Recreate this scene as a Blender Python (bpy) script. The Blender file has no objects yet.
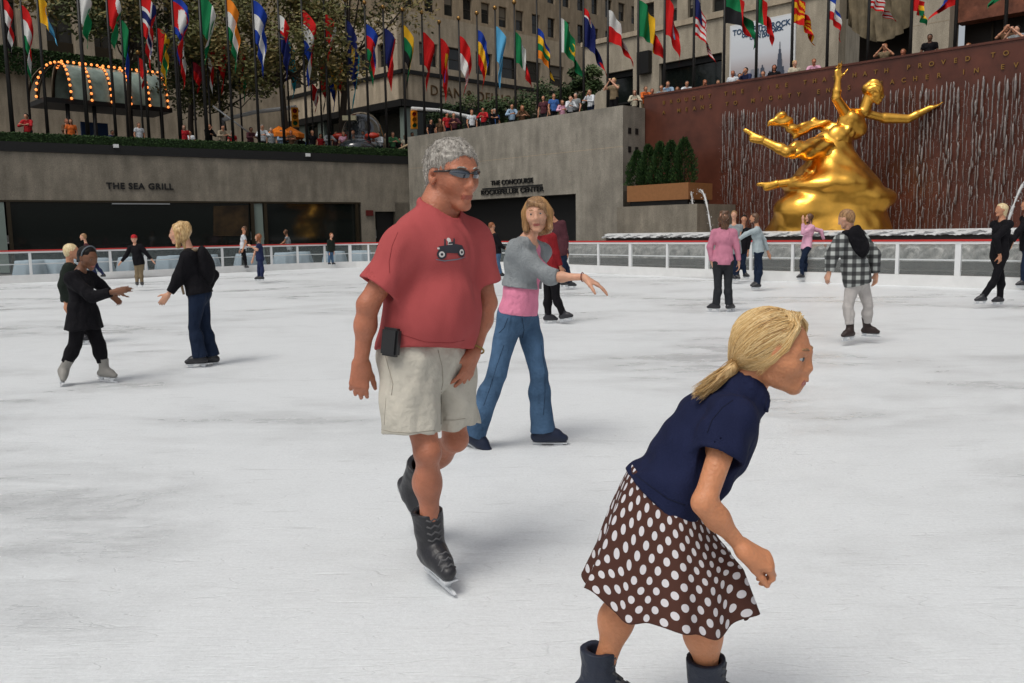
import bpy, bmesh, math, random
import numpy as np
from mathutils import Vector, Matrix
from mathutils.bvhtree import BVHTree

random.seed(7); np.random.seed(7)
scene = bpy.context.scene
col = scene.collection

# ------------------------------------------------------------------ camera
FPX, CX, CY = 867.0, 512.0, 341.5
CAMZ = 1.38
cam_data = bpy.data.cameras.new('camera')
cam = bpy.data.objects.new('camera', cam_data); col.objects.link(cam)
cam_data.sensor_width = 36.0
cam_data.lens = FPX / 1024.0 * 36.0
cam_data.clip_start = 0.1; cam_data.clip_end = 3000
cam.location = (0, 0, CAMZ)
CAM_R = Matrix.Rotation(math.radians(90 - 7.1), 3, 'X') @ Matrix.Rotation(math.radians(-0.9), 3, 'Z')
cam.rotation_euler = CAM_R.to_euler()
scene.camera = cam

# ------------------------------------------------------------------ daylight
SUN_EL, SUN_AZ = 62.0, 215.0      # azimuth measured clockwise from +Y
world = bpy.data.worlds.new("World"); scene.world = world
world.use_nodes = True
nt = world.node_tree; nt.nodes.clear()
sky = nt.nodes.new('ShaderNodeTexSky'); sky.sky_type = 'NISHITA'; sky.sun_disc = False
sky.sun_elevation = math.radians(SUN_EL); sky.sun_rotation = math.radians(SUN_AZ)
sky.air_density = 1.0; sky.dust_density = 4.0; sky.ozone_density = 0.6
hs = nt.nodes.new('ShaderNodeHueSaturation'); hs.inputs['Saturation'].default_value = 0.28
bg = nt.nodes.new('ShaderNodeBackground'); bg.inputs['Strength'].default_value = 0.10
wo = nt.nodes.new('ShaderNodeOutputWorld')
nt.links.new(sky.outputs[0], hs.inputs['Color']); nt.links.new(hs.outputs[0], bg.inputs['Color'])
nt.links.new(bg.outputs[0], wo.inputs['Surface'])
sd = bpy.data.lights.new('sun', 'SUN'); sd.energy = 1.3; sd.angle = math.radians(24); sd.color = (1.0, 0.955, 0.88)
sun = bpy.data.objects.new('sun', sd); col.objects.link(sun)
_a, _e = math.radians(SUN_AZ), math.radians(SUN_EL)
sdir = Vector((math.sin(_a) * math.cos(_e), math.cos(_a) * math.cos(_e), math.sin(_e)))
sun.rotation_euler = sdir.to_track_quat('Z', 'Y').to_euler()
sun.location = (0, 0, 60)
scene.view_settings.view_transform = 'Standard'
scene.view_settings.look = 'None'
scene.view_settings.gamma = 1.0
scene.view_settings.exposure = 0.08
scene.render.engine = 'CYCLES'
scene.cycles.max_bounces = 5; scene.cycles.diffuse_bounces = 3; scene.cycles.glossy_bounces = 3; scene.cycles.transparent_max_bounces = 8

# ------------------------------------------------------------------ placing helpers (rays into the real scene)
def ray(px, py):
    d = Vector(((px - CX) / FPX, -(py - CY) / FPX, -1.0))
    return (CAM_R @ d)
def P(px, py, Y):
    d = ray(px, py); t = Y / d.y
    return Vector((d.x * t, Y, CAMZ + d.z * t))
def G(px, py, z=0.0):
    d = ray(px, py); t = (z - CAMZ) / d.z
    return Vector((d.x * t, d.y * t, z))
def PL(px, py, n, c):
    """where the ray meets the vertical plane n.p = c"""
    d = ray(px, py); t = c / (n[0] * d.x + n[1] * d.y)
    return Vector((d.x * t, d.y * t, CAMZ + d.z * t))
U = Vector((.72, .694, 0)); V = Vector((.694, -.72, 0))
def UP(px, py, u): return PL(px, py, U, u)
def VP(px, py, v): return PL(px, py, V, v)
def F(u, v, z=0.0): return U * u + V * v + Vector((0, 0, z))

# ------------------------------------------------------------------ objects
def link(o, parent=None):
    col.objects.link(o)
    if parent is not None: o.parent = parent
    return o
def tag(o, label=None, cat=None, group=None, kind=None):
    if label: o['label'] = label
    if cat: o['category'] = cat
    if group: o['group'] = group
    if kind: o['kind'] = kind
    return o
def empty(name, loc=(0, 0, 0), rz=0.0):
    o = bpy.data.objects.new(name, None); o.empty_display_size = .2
    link(o); o.location = loc; o.rotation_euler = (0, 0, rz)
    return o
def kids(o): return [c for c in bpy.data.objects if c.parent == o]
def copy_tree(o, parent=None):
    c = o.copy(); link(c, parent)
    for ch in list(o.children): copy_tree(ch, c)
    return c

class MB:
    """collects geometry for one mesh"""
    def __init__(s): s.v = []; s.f = []; s.m = []; s.sm = []
    def add(s, vs, fs, m=0, smooth=False):
        b = len(s.v); s.v += [tuple(v) for v in vs]
        for f in fs: s.f.append(tuple(b + i for i in f)); s.m.append(m); s.sm.append(smooth)
        return s
    def box(s, c, size, R=None, m=0):
        c = Vector(c); hx, hy, hz = size[0]/2, size[1]/2, size[2]/2
        vs = []
        for x in (-hx, hx):
            for y in (-hy, hy):
                for z in (-hz, hz):
                    p = Vector((x, y, z));
                    if R is not None: p = R @ p
                    vs.append(c + p)
        s.add(vs, [(0,1,3,2),(4,6,7,5),(0,4,5,1),(2,3,7,6),(0,2,6,4),(1,5,7,3)], m); return s
    def prism(s, poly, z0, z1, m=0):
        """vertical prism over an xy polygon"""
        n = len(poly)
        vs = [(p[0], p[1], z0) for p in poly] + [(p[0], p[1], z1) for p in poly]
        fs = [tuple(range(n-1, -1, -1)), tuple(range(n, 2*n))] + [(i, (i+1) % n, n+(i+1) % n, n+i) for i in range(n)]
        s.add(vs, fs, m); return s
    def wallseg(s, a, b, th, z0, z1, m=0):
        """a wall from a to b (xy), thickness th to the left of a->b"""
        a = Vector((a[0], a[1])); b = Vector((b[0], b[1])); d = (b-a).normalized(); n = Vector((-d.y, d.x)) * th
        s.prism([a, b, b+n, a+n], z0, z1, m); return s
    def extr(s, quad, depth, m=0):
        """a 3D polygon pushed along a vector"""
        n = len(quad); dv = Vector(depth)
        vs = [Vector(q) for q in quad] + [Vector(q) + dv for q in quad]
        fs = [tuple(range(n)), tuple(range(2*n-1, n-1, -1))] + [((i+1) % n, i, n+i, n+(i+1) % n) for i in range(n)]
        s.add(vs, fs, m); return s
    def tube(s, pts, rad, n=8, m=0, cap=True, smooth=True):
        pts = [Vector(p) for p in pts]; N = len(pts)
        if not hasattr(rad, '__len__'): rad = [rad]*N
        vs = []
        t0 = (pts[1]-pts[0]).normalized()
        up = Vector((0, 0, 1)) if abs(t0.z) < .9 else Vector((1, 0, 0))
        x = t0.cross(up).normalized()
        for i, p in enumerate(pts):
            t = (pts[min(i+1, N-1)] - pts[max(i-1, 0)])
            if t.length < 1e-9: t = t0.copy()
            t.normalize()
            x = (x - t * x.dot(t)).normalized(); y = t.cross(x)
            for k in range(n):
                a = 2*math.pi*k/n
                vs.append(p + (x*math.cos(a) + y*math.sin(a))*rad[i])
        fs = []
        for i in range(N-1):
            for k in range(n):
                a = i*n+k; b = i*n+(k+1) % n
                fs.append((a, b, b+n, a+n))
        if cap: fs.append(tuple(range(n-1, -1, -1))); fs.append(tuple((N-1)*n+k for k in range(n)))
        s.add(vs, fs, m, smooth); return s
    def lathe(s, prof, c, n=24, m=0, smooth=True):
        """prof: (r, z) list around a vertical axis at c"""
        vs = []; c = Vector(c)
        for r, z in prof:
            for k in range(n):
                a = 2*math.pi*k/n
                vs.append(c + Vector((r*math.cos(a), r*math.sin(a), z)))
        fs = []
        for i in range(len(prof)-1):
            for k in range(n):
                a = i*n+k; b = i*n+(k+1) % n
                fs.append((a, b, b+n, a+n))
        fs.append(tuple(range(n-1, -1, -1))); fs.append(tuple((len(prof)-1)*n+k for k in range(n)))
        s.add(vs, fs, m, smooth); return s
    def ball(s, c, r, n=10, m=0, R=None):
        c = Vector(c)
        if not hasattr(r, '__len__'): r = (r, r, r)
        vs = []
        for i in range(n+1):
            th = math.pi*i/n
            for k in range(2*n):
                a = math.pi*k/n
                p = Vector((r[0]*math.sin(th)*math.cos(a), r[1]*math.sin(th)*math.sin(a), r[2]*math.cos(th)))
                if R is not None: p = R @ p
                vs.append(c+p)
        fs = []
        for i in range(n):
            for k in range(2*n):
                a = i*2*n+k; b = i*2*n+(k+1) % (2*n)
                fs.append((a, a+2*n, b+2*n, b))
        s.add(vs, fs, m, True); return s
    def build(s, name, mats, parent=None, origin=None, weld=False):
        me = bpy.data.meshes.new(name)
        v = s.v
        if origin is not None: v = [(p[0]-origin[0], p[1]-origin[1], p[2]-origin[2]) for p in v]
        me.from_pydata(v, [], s.f)
        if not isinstance(mats, (list, tuple)): mats = [mats]
        for mt in mats: me.materials.append(mt)
        me.polygons.foreach_set('material_index', s.m)
        me.polygons.foreach_set('use_smooth', s.sm)
        me.update()
        o = bpy.data.objects.new(name, me); link(o, parent)
        if origin is not None: o.location = origin
        return o

def recenter(o):
    """put the origin of a top-level mesh at the middle of its base"""
    me = o.data; n = len(me.vertices)
    a = np.empty(n*3); me.vertices.foreach_get('co', a); a = a.reshape(-1, 3)
    c = np.array([(a[:,0].min()+a[:,0].max())/2, (a[:,1].min()+a[:,1].max())/2, a[:,2].min()])
    a -= c; me.vertices.foreach_set('co', a.ravel()); me.update()
    o.location = Vector(o.location) + Vector(c)
    return o
def settle(root, loc):
    """children built in world space under a root: move the root to loc, keep the pieces in place"""
    loc = Vector(loc); root.location = loc
    for c in root.children:
        c.location = Vector(c.location) - loc
    return root

# ------------------------------------------------------------------ materials
MATS = {}
def mat(name, c, rough=.6, spec=.3, metal=0., var=0., vs=8., bump=0., bs=40., coat=0., emis=None, es=0., trans=0., alpha=1., stretch=None, sheen=0., coord='Object'):
    if name in MATS: return MATS[name]
    m = bpy.data.materials.new(name); m.use_nodes = True; MATS[name] = m
    nt = m.node_tree; b = nt.nodes['Principled BSDF']
    b.inputs['Base Color'].default_value = (*c, 1); b.inputs['Roughness'].default_value = rough
    b.inputs['Specular IOR Level'].default_value = spec; b.inputs['Metallic'].default_value = metal
    if coat: b.inputs['Coat Weight'].default_value = coat; b.inputs['Coat Roughness'].default_value = .08
    if trans: b.inputs['Transmission Weight'].default_value = trans
    if alpha < 1: b.inputs['Alpha'].default_value = alpha
    if sheen: b.inputs['Sheen Weight'].default_value = sheen
    if emis: b.inputs['Emission Color'].default_value = (*emis, 1); b.inputs['Emission Strength'].default_value = es
    if var or bump:
        tc = nt.nodes.new('ShaderNodeTexCoord'); mp = nt.nodes.new('ShaderNodeMapping')
        nt.links.new(tc.outputs[coord], mp.inputs['Vector'])
        if stretch: mp.inputs['Scale'].default_value = stretch
    if var:
        n = nt.nodes.new('ShaderNodeTexNoise'); n.inputs['Scale'].default_value = vs; n.inputs['Detail'].default_value = 6
        n.inputs['Roughness'].default_value = .6
        r = nt.nodes.new('ShaderNodeMapRange'); r.inputs['From Min'].default_value = .3; r.inputs['From Max'].default_value = .7
        r.inputs['To Min'].default_value = 1-var; r.inputs['To Max'].default_value = 1+var
        mx = nt.nodes.new('ShaderNodeVectorMath'); mx.operation = 'SCALE'; mx.inputs[0].default_value = c
        nt.links.new(mp.outputs[0], n.inputs['Vector']); nt.links.new(n.outputs[0], r.inputs['Value'])
        nt.links.new(r.outputs[0], mx.inputs['Scale']); nt.links.new(mx.outputs[0], b.inputs['Base Color'])
    if bump:
        n2 = nt.nodes.new('ShaderNodeTexNoise'); n2.inputs['Scale'].default_value = bs; n2.inputs['Detail'].default_value = 5
        bp = nt.nodes.new('ShaderNodeBump'); bp.inputs['Strength'].default_value = bump; bp.inputs['Distance'].default_value = .02
        nt.links.new(mp.outputs[0], n2.inputs['Vector']); nt.links.new(n2.outputs[0], bp.inputs['Height'])
        nt.links.new(bp.outputs[0], b.inputs['Normal'])
    return m
def text_mesh(body, size, ext, M, name, mt, parent=None, align='CENTER', space=1.0, bold=0.0):
    c = bpy.data.curves.new(name, 'FONT'); c.body = body; c.size = size; c.extrude = ext
    c.align_x = align; c.space_character = space; c.resolution_u = 3; c.offset = bold
    t = bpy.data.objects.new('tmp_text', c); col.objects.link(t)
    dg = bpy.context.evaluated_depsgraph_get()
    me = bpy.data.meshes.new_from_object(t.evaluated_get(dg))
    bpy.data.objects.remove(t); bpy.data.curves.remove(c)
    me.name = name; me.materials.clear(); me.materials.append(mt)
    me.transform(M)
    o = bpy.data.objects.new(name, me); link(o, parent)
    return o
def basis(o, x, y, z):
    x = Vector(x); y = Vector(y); z = Vector(z)
    return Matrix(((x.x, y.x, z.x, o[0]), (x.y, y.y, z.y, o[1]), (x.z, y.z, z.z, o[2]), (0, 0, 0, 1)))
# ------------------------------------------------------------------ implicit surfaces for bodies, clothes, statue
def smin(a, b, k):
    h = np.clip(.5 + .5*(b-a)/k, 0, 1); return b*(1-h) + a*h - k*h*(1-h)
def smax(a, b, k): return -smin(-a, -b, k)
class SDF:
    def __init__(s): s.p = []; s.noise = None
    def cone(s, a, b, ra, rb=None, k=.02, op='u', flat=None, capa=False, capb=False):
        """tapered capsule; flat=(axis, factor) squashes it along an axis; caps cut the ends flat"""
        if rb is None: rb = ra
        a = np.array(a, float); b = np.array(b, float); r = max(ra, rb)
        if np.linalg.norm(b-a) < 1e-6: b = a + np.array([0, 0, 1e-4])
        lo = np.minimum(a, b)-r; hi = np.maximum(a, b)+r
        fl = None if flat is None else (np.array(flat[0], float)/np.linalg.norm(np.array(flat[0], float)), float(flat[1]))
        s.p.append(('c', (a, b, ra, rb, fl, capa, capb), op, k, lo, hi)); return s
    def ball(s, c, r, k=.02, op='u'):
        c = np.array(c, float); return s.cone(c, c+np.array([0, 0, 1e-4]), r, r, k, op)
    def ell(s, c, r, R=None, k=.03, op='u'):
        """ellipsoid; rows of R are its axes"""
        c = np.array(c, float); r = np.array(r, float)
        R = np.eye(3) if R is None else np.array(R, float)
        m = r.max(); s.p.append(('e', (c, r, R), op, k, c-m, c+m)); return s
    def half(s, p, n, k=.004):
        """keep the side away from n"""
        n = np.array(n, float); n /= np.linalg.norm(n)
        s.p.append(('h', (np.array(p, float), n), 'i', k, None, None)); return s
    def disp(s, fn):
        s.p.append(('n', fn, 'n', 0, None, None)); return s
    def ring(s, pts, r, k=.006):
        for a, b in zip(pts, pts[1:]+pts[:1]): s.cone(a, b, r, k=k)
        return s
    def _d(s, kind, g, X):
        if kind == 'c':
            a, b, ra, rb, fl, ca, cb = g
            ba = b-a; L2 = ba@ba; pa = X-a
            t = (pa@ba)/L2; h = np.clip(t, 0, 1)
            v = pa - h[:, None]*ba
            if fl is not None:
                vn = v@fl[0]; v = v + (vn*(1/fl[1]-1))[:, None]*fl[0]
            d = np.sqrt((v*v).sum(1)) - (ra+(rb-ra)*h)
            if fl is not None and fl[1] < 1: d = d*max(fl[1], .55)
            L = math.sqrt(L2)
            if ca: d = np.maximum(d, -t*L)
            if cb: d = np.maximum(d, (t-1)*L)
            return d
        if kind == 'e':
            c, r, R = g
            q = (X-c)@R.T
            k0 = np.sqrt(((q/r)**2).sum(1)); k1 = np.sqrt(((q/r**2)**2).sum(1))+1e-9
            return k0*(k0-1)/k1
        p, n = g
        return (X-p)@n
    def eval(s, X, marg=None):
        D = np.full(len(X), 10.)
        for kind, g, op, k, lo, hi in s.p:
            if marg is None or lo is None or op == 'u' and False:
                idx = slice(None); Y = X
            else:
                e = marg+k
                idx = np.nonzero(((X > lo-e) & (X < hi+e)).all(1))[0]
                if len(idx) == 0: continue
                Y = X[idx]
            if op == 'n':
                D = D+g(X); continue
            d = s._d(kind, g, Y); c = D[idx]
            if op == 'u': D[idx] = smin(c, d, k)
            elif op == 's': D[idx] = smax(c, -d, k)
            elif op == 'i': D[idx] = smax(c, d, k)
        if s.noise is not None: D = D + s.noise(X)
        return D
    def mesh(s, h):
        lo = np.min([q[4] for q in s.p if q[4] is not None and q[2] == 'u'], 0)-2*h
        hi = np.max([q[5] for q in s.p if q[5] is not None and q[2] == 'u'], 0)+2*h
        nb = np.ceil((hi-lo)/(8*h)).astype(int)+1
        I = np.stack(np.meshgrid(*[np.arange(n) for n in nb], indexing='ij'), -1).reshape(-1, 3)
        d = s.eval(lo+(I*8+4)*h)
        I = I[np.abs(d) < 8*h*.87*1.7+.012]
        off = np.stack(np.meshgrid(*[np.arange(4)]*3, indexing='ij'), -1).reshape(-1, 3)
        J = (I[:, None]*4+off[None]).reshape(-1, 3)
        d = s.eval(lo+(J*2+1)*h, marg=6*h+.02)
        J = J[np.abs(d) < 2*h*.87*1.9+.004]
        n = nb*8+2
        mark = np.zeros(n, bool)
        off = np.stack(np.meshgrid(*[np.arange(3)]*3, indexing='ij'), -1).reshape(-1, 3)
        for o in off:
            K = J*2+o; mark[K[:, 0], K[:, 1], K[:, 2]] = True
        K = np.argwhere(mark)
        val = np.full(n, 10., np.float32)
        val[K[:, 0], K[:, 1], K[:, 2]] = s.eval(lo+K*h, marg=3*h+.01)
        # cells
        c0 = K[(K < np.array(n)-1).all(1)]
        corners = np.array([[i, j, k] for i in (0, 1) for j in (0, 1) for k in (0, 1)])
        ok = np.ones(len(c0), bool)
        vals = np.empty((len(c0), 8), np.float32)
        for q, o in enumerate(corners):
            C = c0+o; ok &= mark[C[:, 0], C[:, 1], C[:, 2]]; vals[:, q] = val[C[:, 0], C[:, 1], C[:, 2]]
        neg = vals < 0
        ok &= neg.any(1) & ~neg.all(1)
        c0 = c0[ok]; vals = vals[ok]; neg = neg[ok]
        N = len(c0)
        pos = np.zeros((N, 3)); cnt = np.zeros(N)
        for a in range(8):
            for ax, bit in ((0, 4), (1, 2), (2, 1)):
                if a & bit: continue
                b = a | bit
                cr = neg[:, a] != neg[:, b]
                t = vals[cr, a]/(vals[cr, a]-vals[cr, b])
                p = np.repeat(corners[a][None].astype(float), cr.sum(), 0); p[:, ax] += t
                pos[cr] += p; cnt[cr] += 1
        pos = lo+(c0+pos/cnt[:, None])*h
        idm = np.full(n, -1, np.int32); idm[c0[:, 0], c0[:, 1], c0[:, 2]] = np.arange(N)
        faces = []
        for ax, bit in ((0, 4), (1, 2), (2, 1)):
            cr = neg[:, 0] != neg[:, bit]
            C = c0[cr]; ng = neg[cr, 0]
            b1, b2 = [(1, 2), (2, 0), (0, 1)][ax]
            e1 = np.zeros(3, int); e1[b1] = 1; e2 = np.zeros(3, int); e2[b2] = 1
            q = []
            for D in (C, C-e1, C-e1-e2, C-e2):
                D = np.maximum(D, 0); q.append(idm[D[:, 0], D[:, 1], D[:, 2]])
            q = np.stack(q, 1); good = (q >= 0).all(1)
            q = q[good]; ng = ng[good]
            q[~ng] = q[~ng][:, ::-1]
            faces.append(q)
        faces = np.concatenate(faces)
        return pos, faces
    def build(s, name, mt, parent=None, h=.01, post=None, paint=None):
        pos, faces = s.mesh(h)
        if post is not None: pos = post(pos)
        me = bpy.data.meshes.new(name)
        me.vertices.add(len(pos)); me.vertices.foreach_set('co', pos.astype(np.float32).ravel())
        me.loops.add(len(faces)*4); me.loops.foreach_set('vertex_index', faces.astype(np.int32).ravel())
        me.polygons.add(len(faces)); me.polygons.foreach_set('loop_start', np.arange(0, len(faces)*4, 4, dtype=np.int32))
        me.update(calc_edges=True); me.validate()
        me.polygons.foreach_set('use_smooth', np.ones(len(me.polygons), bool))
        if isinstance(mt, (list, tuple)):
            for m in mt: me.materials.append(m)
        else: me.materials.append(mt)
        if paint is not None:
            cen = np.empty(len(me.polygons)*3); me.polygons.foreach_get('center', cen)
            me.polygons.foreach_set('material_index', paint(cen.reshape(-1, 3)).astype(np.int32))
        me.update()
        o = bpy.data.objects.new(name, me); link(o, parent)
        return o
def wrinkle(amp, freq, seed=0, stretch=(1, 1, 1)):
    """smooth pseudo-random folds added to a distance field"""
    rs = np.random.RandomState(seed)
    K = rs.normal(size=(9, 3)); K /= np.linalg.norm(K, axis=1)[:, None]
    K *= (freq*rs.uniform(.6, 1.7, 9))[:, None]; K *= np.array(stretch)
    ph = rs.uniform(0, 6.28, 9)
    def f(X):
        r = np.zeros(len(X))
        w = X + .03*np.sin(X[:, [1, 2, 0]]*freq*.5)
        for i in range(9): r += np.sin(w@K[i]+ph[i])
        return amp*r/3.
    return f
# ------------------------------------------------------------------ setting materials
def ice_material():
    m = bpy.data.materials.new('ice'); m.use_nodes = True; nt = m.node_tree; b = nt.nodes['Principled BSDF']; L = nt.links
    tc = nt.nodes.new('ShaderNodeTexCoord')
    def noise(scale, st=(1, 1, 1), rot=0., det=8, rough=.6, dist=0.):
        mp = nt.nodes.new('ShaderNodeMapping'); mp.inputs['Scale'].default_value = st; mp.inputs['Rotation'].default_value = (0, 0, rot)
        n = nt.nodes.new('ShaderNodeTexNoise'); n.inputs['Scale'].default_value = scale; n.inputs['Detail'].default_value = det
        n.inputs['Roughness'].default_value = rough; n.inputs['Distortion'].default_value = dist
        L.new(tc.outputs['Object'], mp.inputs['Vector']); L.new(mp.outputs[0], n.inputs['Vector']); return n.outputs[0]
    def rng(src, a, b_, c, d):
        r = nt.nodes.new('ShaderNodeMapRange'); r.inputs[1].default_value = a; r.inputs[2].default_value = b_; r.inputs[3].default_value = c; r.inputs[4].default_value = d
        L.new(src, r.inputs[0]); return r.outputs[0]
    def mth(op, a, b_):
        n = nt.nodes.new('ShaderNodeMath'); n.operation = op
        for i, q in enumerate((a, b_)):
            if isinstance(q, (int, float)): n.inputs[i].default_value = q
            else: L.new(q, n.inputs[i])
        return n.outputs[0]
    big = noise(.22, (1, 1.8, 1), .6, 6, .6, .8)          # worn, wet patches
    mid = noise(1.1, (1, 2.2, 1), .3, 5, .65, .5)
    s1 = noise(5, (1, 14, 1), .25, 6, .72)                # skate scratches, several directions
    s2 = noise(6, (1, 18, 1), -.35, 5, .72)
    s3 = noise(4, (1, 16, 1), 1.2, 4, .72)
    snow = noise(55, (1, 1, 1), 0, 3, .8)
    wet = mth('MULTIPLY', rng(big, .47, .64, 0, 1), rng(mid, .40, .62, .15, 1))
    wet2 = rng(noise(.5, (1, 1.2, 1), -.5, 5, .7, .6), .5, .72, 0, 1)
    scr = mth('ADD', mth('ADD', rng(s1, .5, .68, 0, 1), rng(s2, .52, .7, 0, 1)), rng(s3, .55, .7, 0, .7))
    def lines(scale, st, rot, width, dist):
        n = noise(scale, st, rot, 1, .5, dist)
        return rng(mth('ABSOLUTE', mth('SUBTRACT', n, .5), 0), 0, width, 1, 0)
    cut = mth('MAXIMUM', mth('MAXIMUM', lines(.5, (1, 6, 1), .5, .0022, 0), lines(.8, (1, 8, 1), -.45, .003, 0)), mth('MAXIMUM', lines(1.1, (1, 7, 1), 1.1, .004, 0), lines(1.6, (1, 10, 1), .1, .006, 0)))
    v = mth('SUBTRACT', .80, mth('MULTIPLY', wet, .20))
    v = mth('SUBTRACT', v, mth('MULTIPLY', cut, .06))
    v = mth('SUBTRACT', v, mth('MULTIPLY', wet2, .08))
    v = mth('SUBTRACT', v, mth('MULTIPLY', scr, .028))
    v = mth('ADD', v, rng(snow, .3, .7, -.05, .05))
    cc = nt.nodes.new('ShaderNodeCombineColor')
    L.new(mth('MULTIPLY', v, .965), cc.inputs[0]); L.new(v, cc.inputs[1]); L.new(mth('MULTIPLY', v, 1.02), cc.inputs[2])
    L.new(cc.outputs[0], b.inputs['Base Color'])
    L.new(mth('SUBTRACT', .42, mth('MULTIPLY', wet, .28)), b.inputs['Roughness'])
    b.inputs['Specular IOR Level'].default_value = .42
    hgt = mth('SUBTRACT', mth('ADD', mth('MULTIPLY', scr, -.5), mth('MULTIPLY', snow, .8)), mth('MULTIPLY', cut, .9))
    bp = nt.nodes.new('ShaderNodeBump'); bp.inputs['Strength'].default_value = .34; bp.inputs['Distance'].default_value = .010
    L.new(hgt, bp.inputs['Height']); L.new(bp.outputs[0], b.inputs['Normal'])
    return m
def concrete_material(name, c, seam=0.0, var=.18):
    m = mat(name, c, rough=.75, spec=.25, var=var, vs=1.3, bump=.25, bs=30)
    nt = m.node_tree; b = nt.nodes['Principled BSDF']; L = nt.links
    tc = nt.nodes.new('ShaderNodeTexCoord'); mp = nt.nodes.new('ShaderNodeMapping'); mp.inputs['Scale'].default_value = (1.2, 1.2, .25)
    n = nt.nodes.new('ShaderNodeTexNoise'); n.inputs['Scale'].default_value = 2.2; n.inputs['Detail'].default_value = 8
    r = nt.nodes.new('ShaderNodeMapRange'); r.inputs[1].default_value = .35; r.inputs[2].default_value = .7; r.inputs[3].default_value = .78; r.inputs[4].default_value = 1.12
    sp = nt.nodes.new('ShaderNodeTexNoise'); sp.inputs['Scale'].default_value = 26; sp.inputs['Detail'].default_value = 4
    r2 = nt.nodes.new('ShaderNodeMapRange'); r2.inputs[1].default_value = .3; r2.inputs[2].default_value = .7; r2.inputs[3].default_value = .8; r2.inputs[4].default_value = 1.2
    mu = nt.nodes.new('ShaderNodeMath'); mu.operation = 'MULTIPLY'
    old = b.inputs['Base Color'].links[0].from_socket
    sc = nt.nodes.new('ShaderNodeVectorMath'); sc.operation = 'SCALE'
    L.new(tc.outputs['Object'], mp.inputs['Vector']); L.new(mp.outputs[0], n.inputs['Vector']); L.new(tc.outputs['Object'], sp.inputs['Vector'])
    L.new(n.outputs[0], r.inputs[0]); L.new(sp.outputs[0], r2.inputs[0]); L.new(r.outputs[0], mu.inputs[0]); L.new(r2.outputs[0], mu.inputs[1])
    L.new(old, sc.inputs[0]); L.new(mu.outputs[0], sc.inputs['Scale']); L.new(sc.outputs[0], b.inputs['Base Color'])
    return m
ICE = ice_material()
CONC = concrete_material('concrete', (.235, .208, .165))
CONC2 = concrete_material('concrete_pale', (.27, .247, .205))
PAVE = concrete_material('paving', (.10, .095, .09))
LIME = concrete_material('limestone', (.45, .375, .275), var=.08)
LIME_DK = concrete_material('limestone_dark', (.37, .30, .215), var=.08)
LIME_LT = concrete_material('limestone_pale', (.40, .35, .27), var=.06)
GRAN = mat('red_granite', (.098, .030, .018), rough=.35, spec=.4, var=.3, vs=1.2, bump=.1, bs=60)
GLASS_DK = mat('dark_glass', (.008, .011, .010), rough=.06, spec=.45)
GLASS_WIN = mat('window_glass', (.020, .022, .022), rough=.12, spec=.5, var=.4, vs=.8)
GLASS = mat('clear_glass', (.45, .52, .52), rough=.02, spec=.4, alpha=.10)
GREENGL = mat('pale_green_glass', (.20, .25, .22), rough=.25, spec=.5)
BRONZE = mat('bronze_frame', (.045, .035, .022), rough=.4, metal=.6)
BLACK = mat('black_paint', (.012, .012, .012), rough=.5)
WHITE = mat('white_paint', (.70, .71, .71), rough=.45)
WHITEB = mat('white_board', (.72, .72, .71), rough=.5, var=.06, vs=3)
GREY = mat('grey_metal', (.35, .36, .37), rough=.45, metal=.3)
REDP = mat('red_rail', (.50, .03, .025), rough=.4, spec=.4)
GOLD = mat('gilding', (.95, .50, .085), rough=.30, metal=1., var=.10, vs=3, bump=.22, bs=9)
GOLD_L = mat('gilded_letters', (.34, .19, .06), rough=.35, metal=.9)
TERRA = mat('terracotta_planter', (.27, .12, .045), rough=.7, var=.1)
CLOTHW = mat('table_cloth', (.32, .40, .46), rough=.8)
WOODP = mat('pale_wood', (.45, .33, .2), rough=.6)
WATER = mat('fountain_water', (.30, .31, .31), rough=.25, spec=.5, bump=1., bs=14, var=.3, vs=9)
FOAM = mat('white_water', (.55, .56, .56), rough=.4, spec=.4, bump=.6, bs=30)
STEPS = mat('wet_stone', (.085, .075, .068), rough=.3, spec=.5, var=.3, vs=4)
ORANGE = mat('orange_plastic', (.85, .22, .02), rough=.4)
YEL = mat('signal_yellow', (.90, .36, .015), rough=.45)

# ------------------------------------------------------------------ ground, ice, upper street level
edge_px = [(0, 284), (130, 278.5), (223, 273), (330, 268), (400, 266.5), (450, 266.5), (500, 268.5), (560, 271.5), (600, 273.5), (720, 279), (899, 285.5), (1024, 290)]
edge = [G(x, y) for x, y in edge_px]
e0 = (edge[0]-edge[1]).normalized(); e1 = (edge[-1]-edge[-2]).normalized()
left_ext = edge[0] + e0*9; right_ext = edge[-1] + e1*9
rail_line = [left_ext] + edge + [right_ext]
def poly_sheet(name, pts, z, m, kind='structure'):
    me = bpy.data.meshes.new(name); me.from_pydata([(p[0], p[1], z) for p in pts], [], [tuple(range(len(pts)))]); me.materials.append(m)
    o = bpy.data.objects.new(name, me); link(o); o['kind'] = kind
    return o
poly_sheet('ice_rink', [(right_ext.x+1, -8), (right_ext.x, right_ext.y)] + [(p.x, p.y) for p in reversed(edge)] + [(left_ext.x, left_ext.y), (left_ext.x-1, -8)], 0.0, ICE)
gb = 1500
poly_sheet('ground', [(-gb, -gb), (gb, -gb), (gb, gb), (-gb, gb)], -.06, PAVE)

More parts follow.
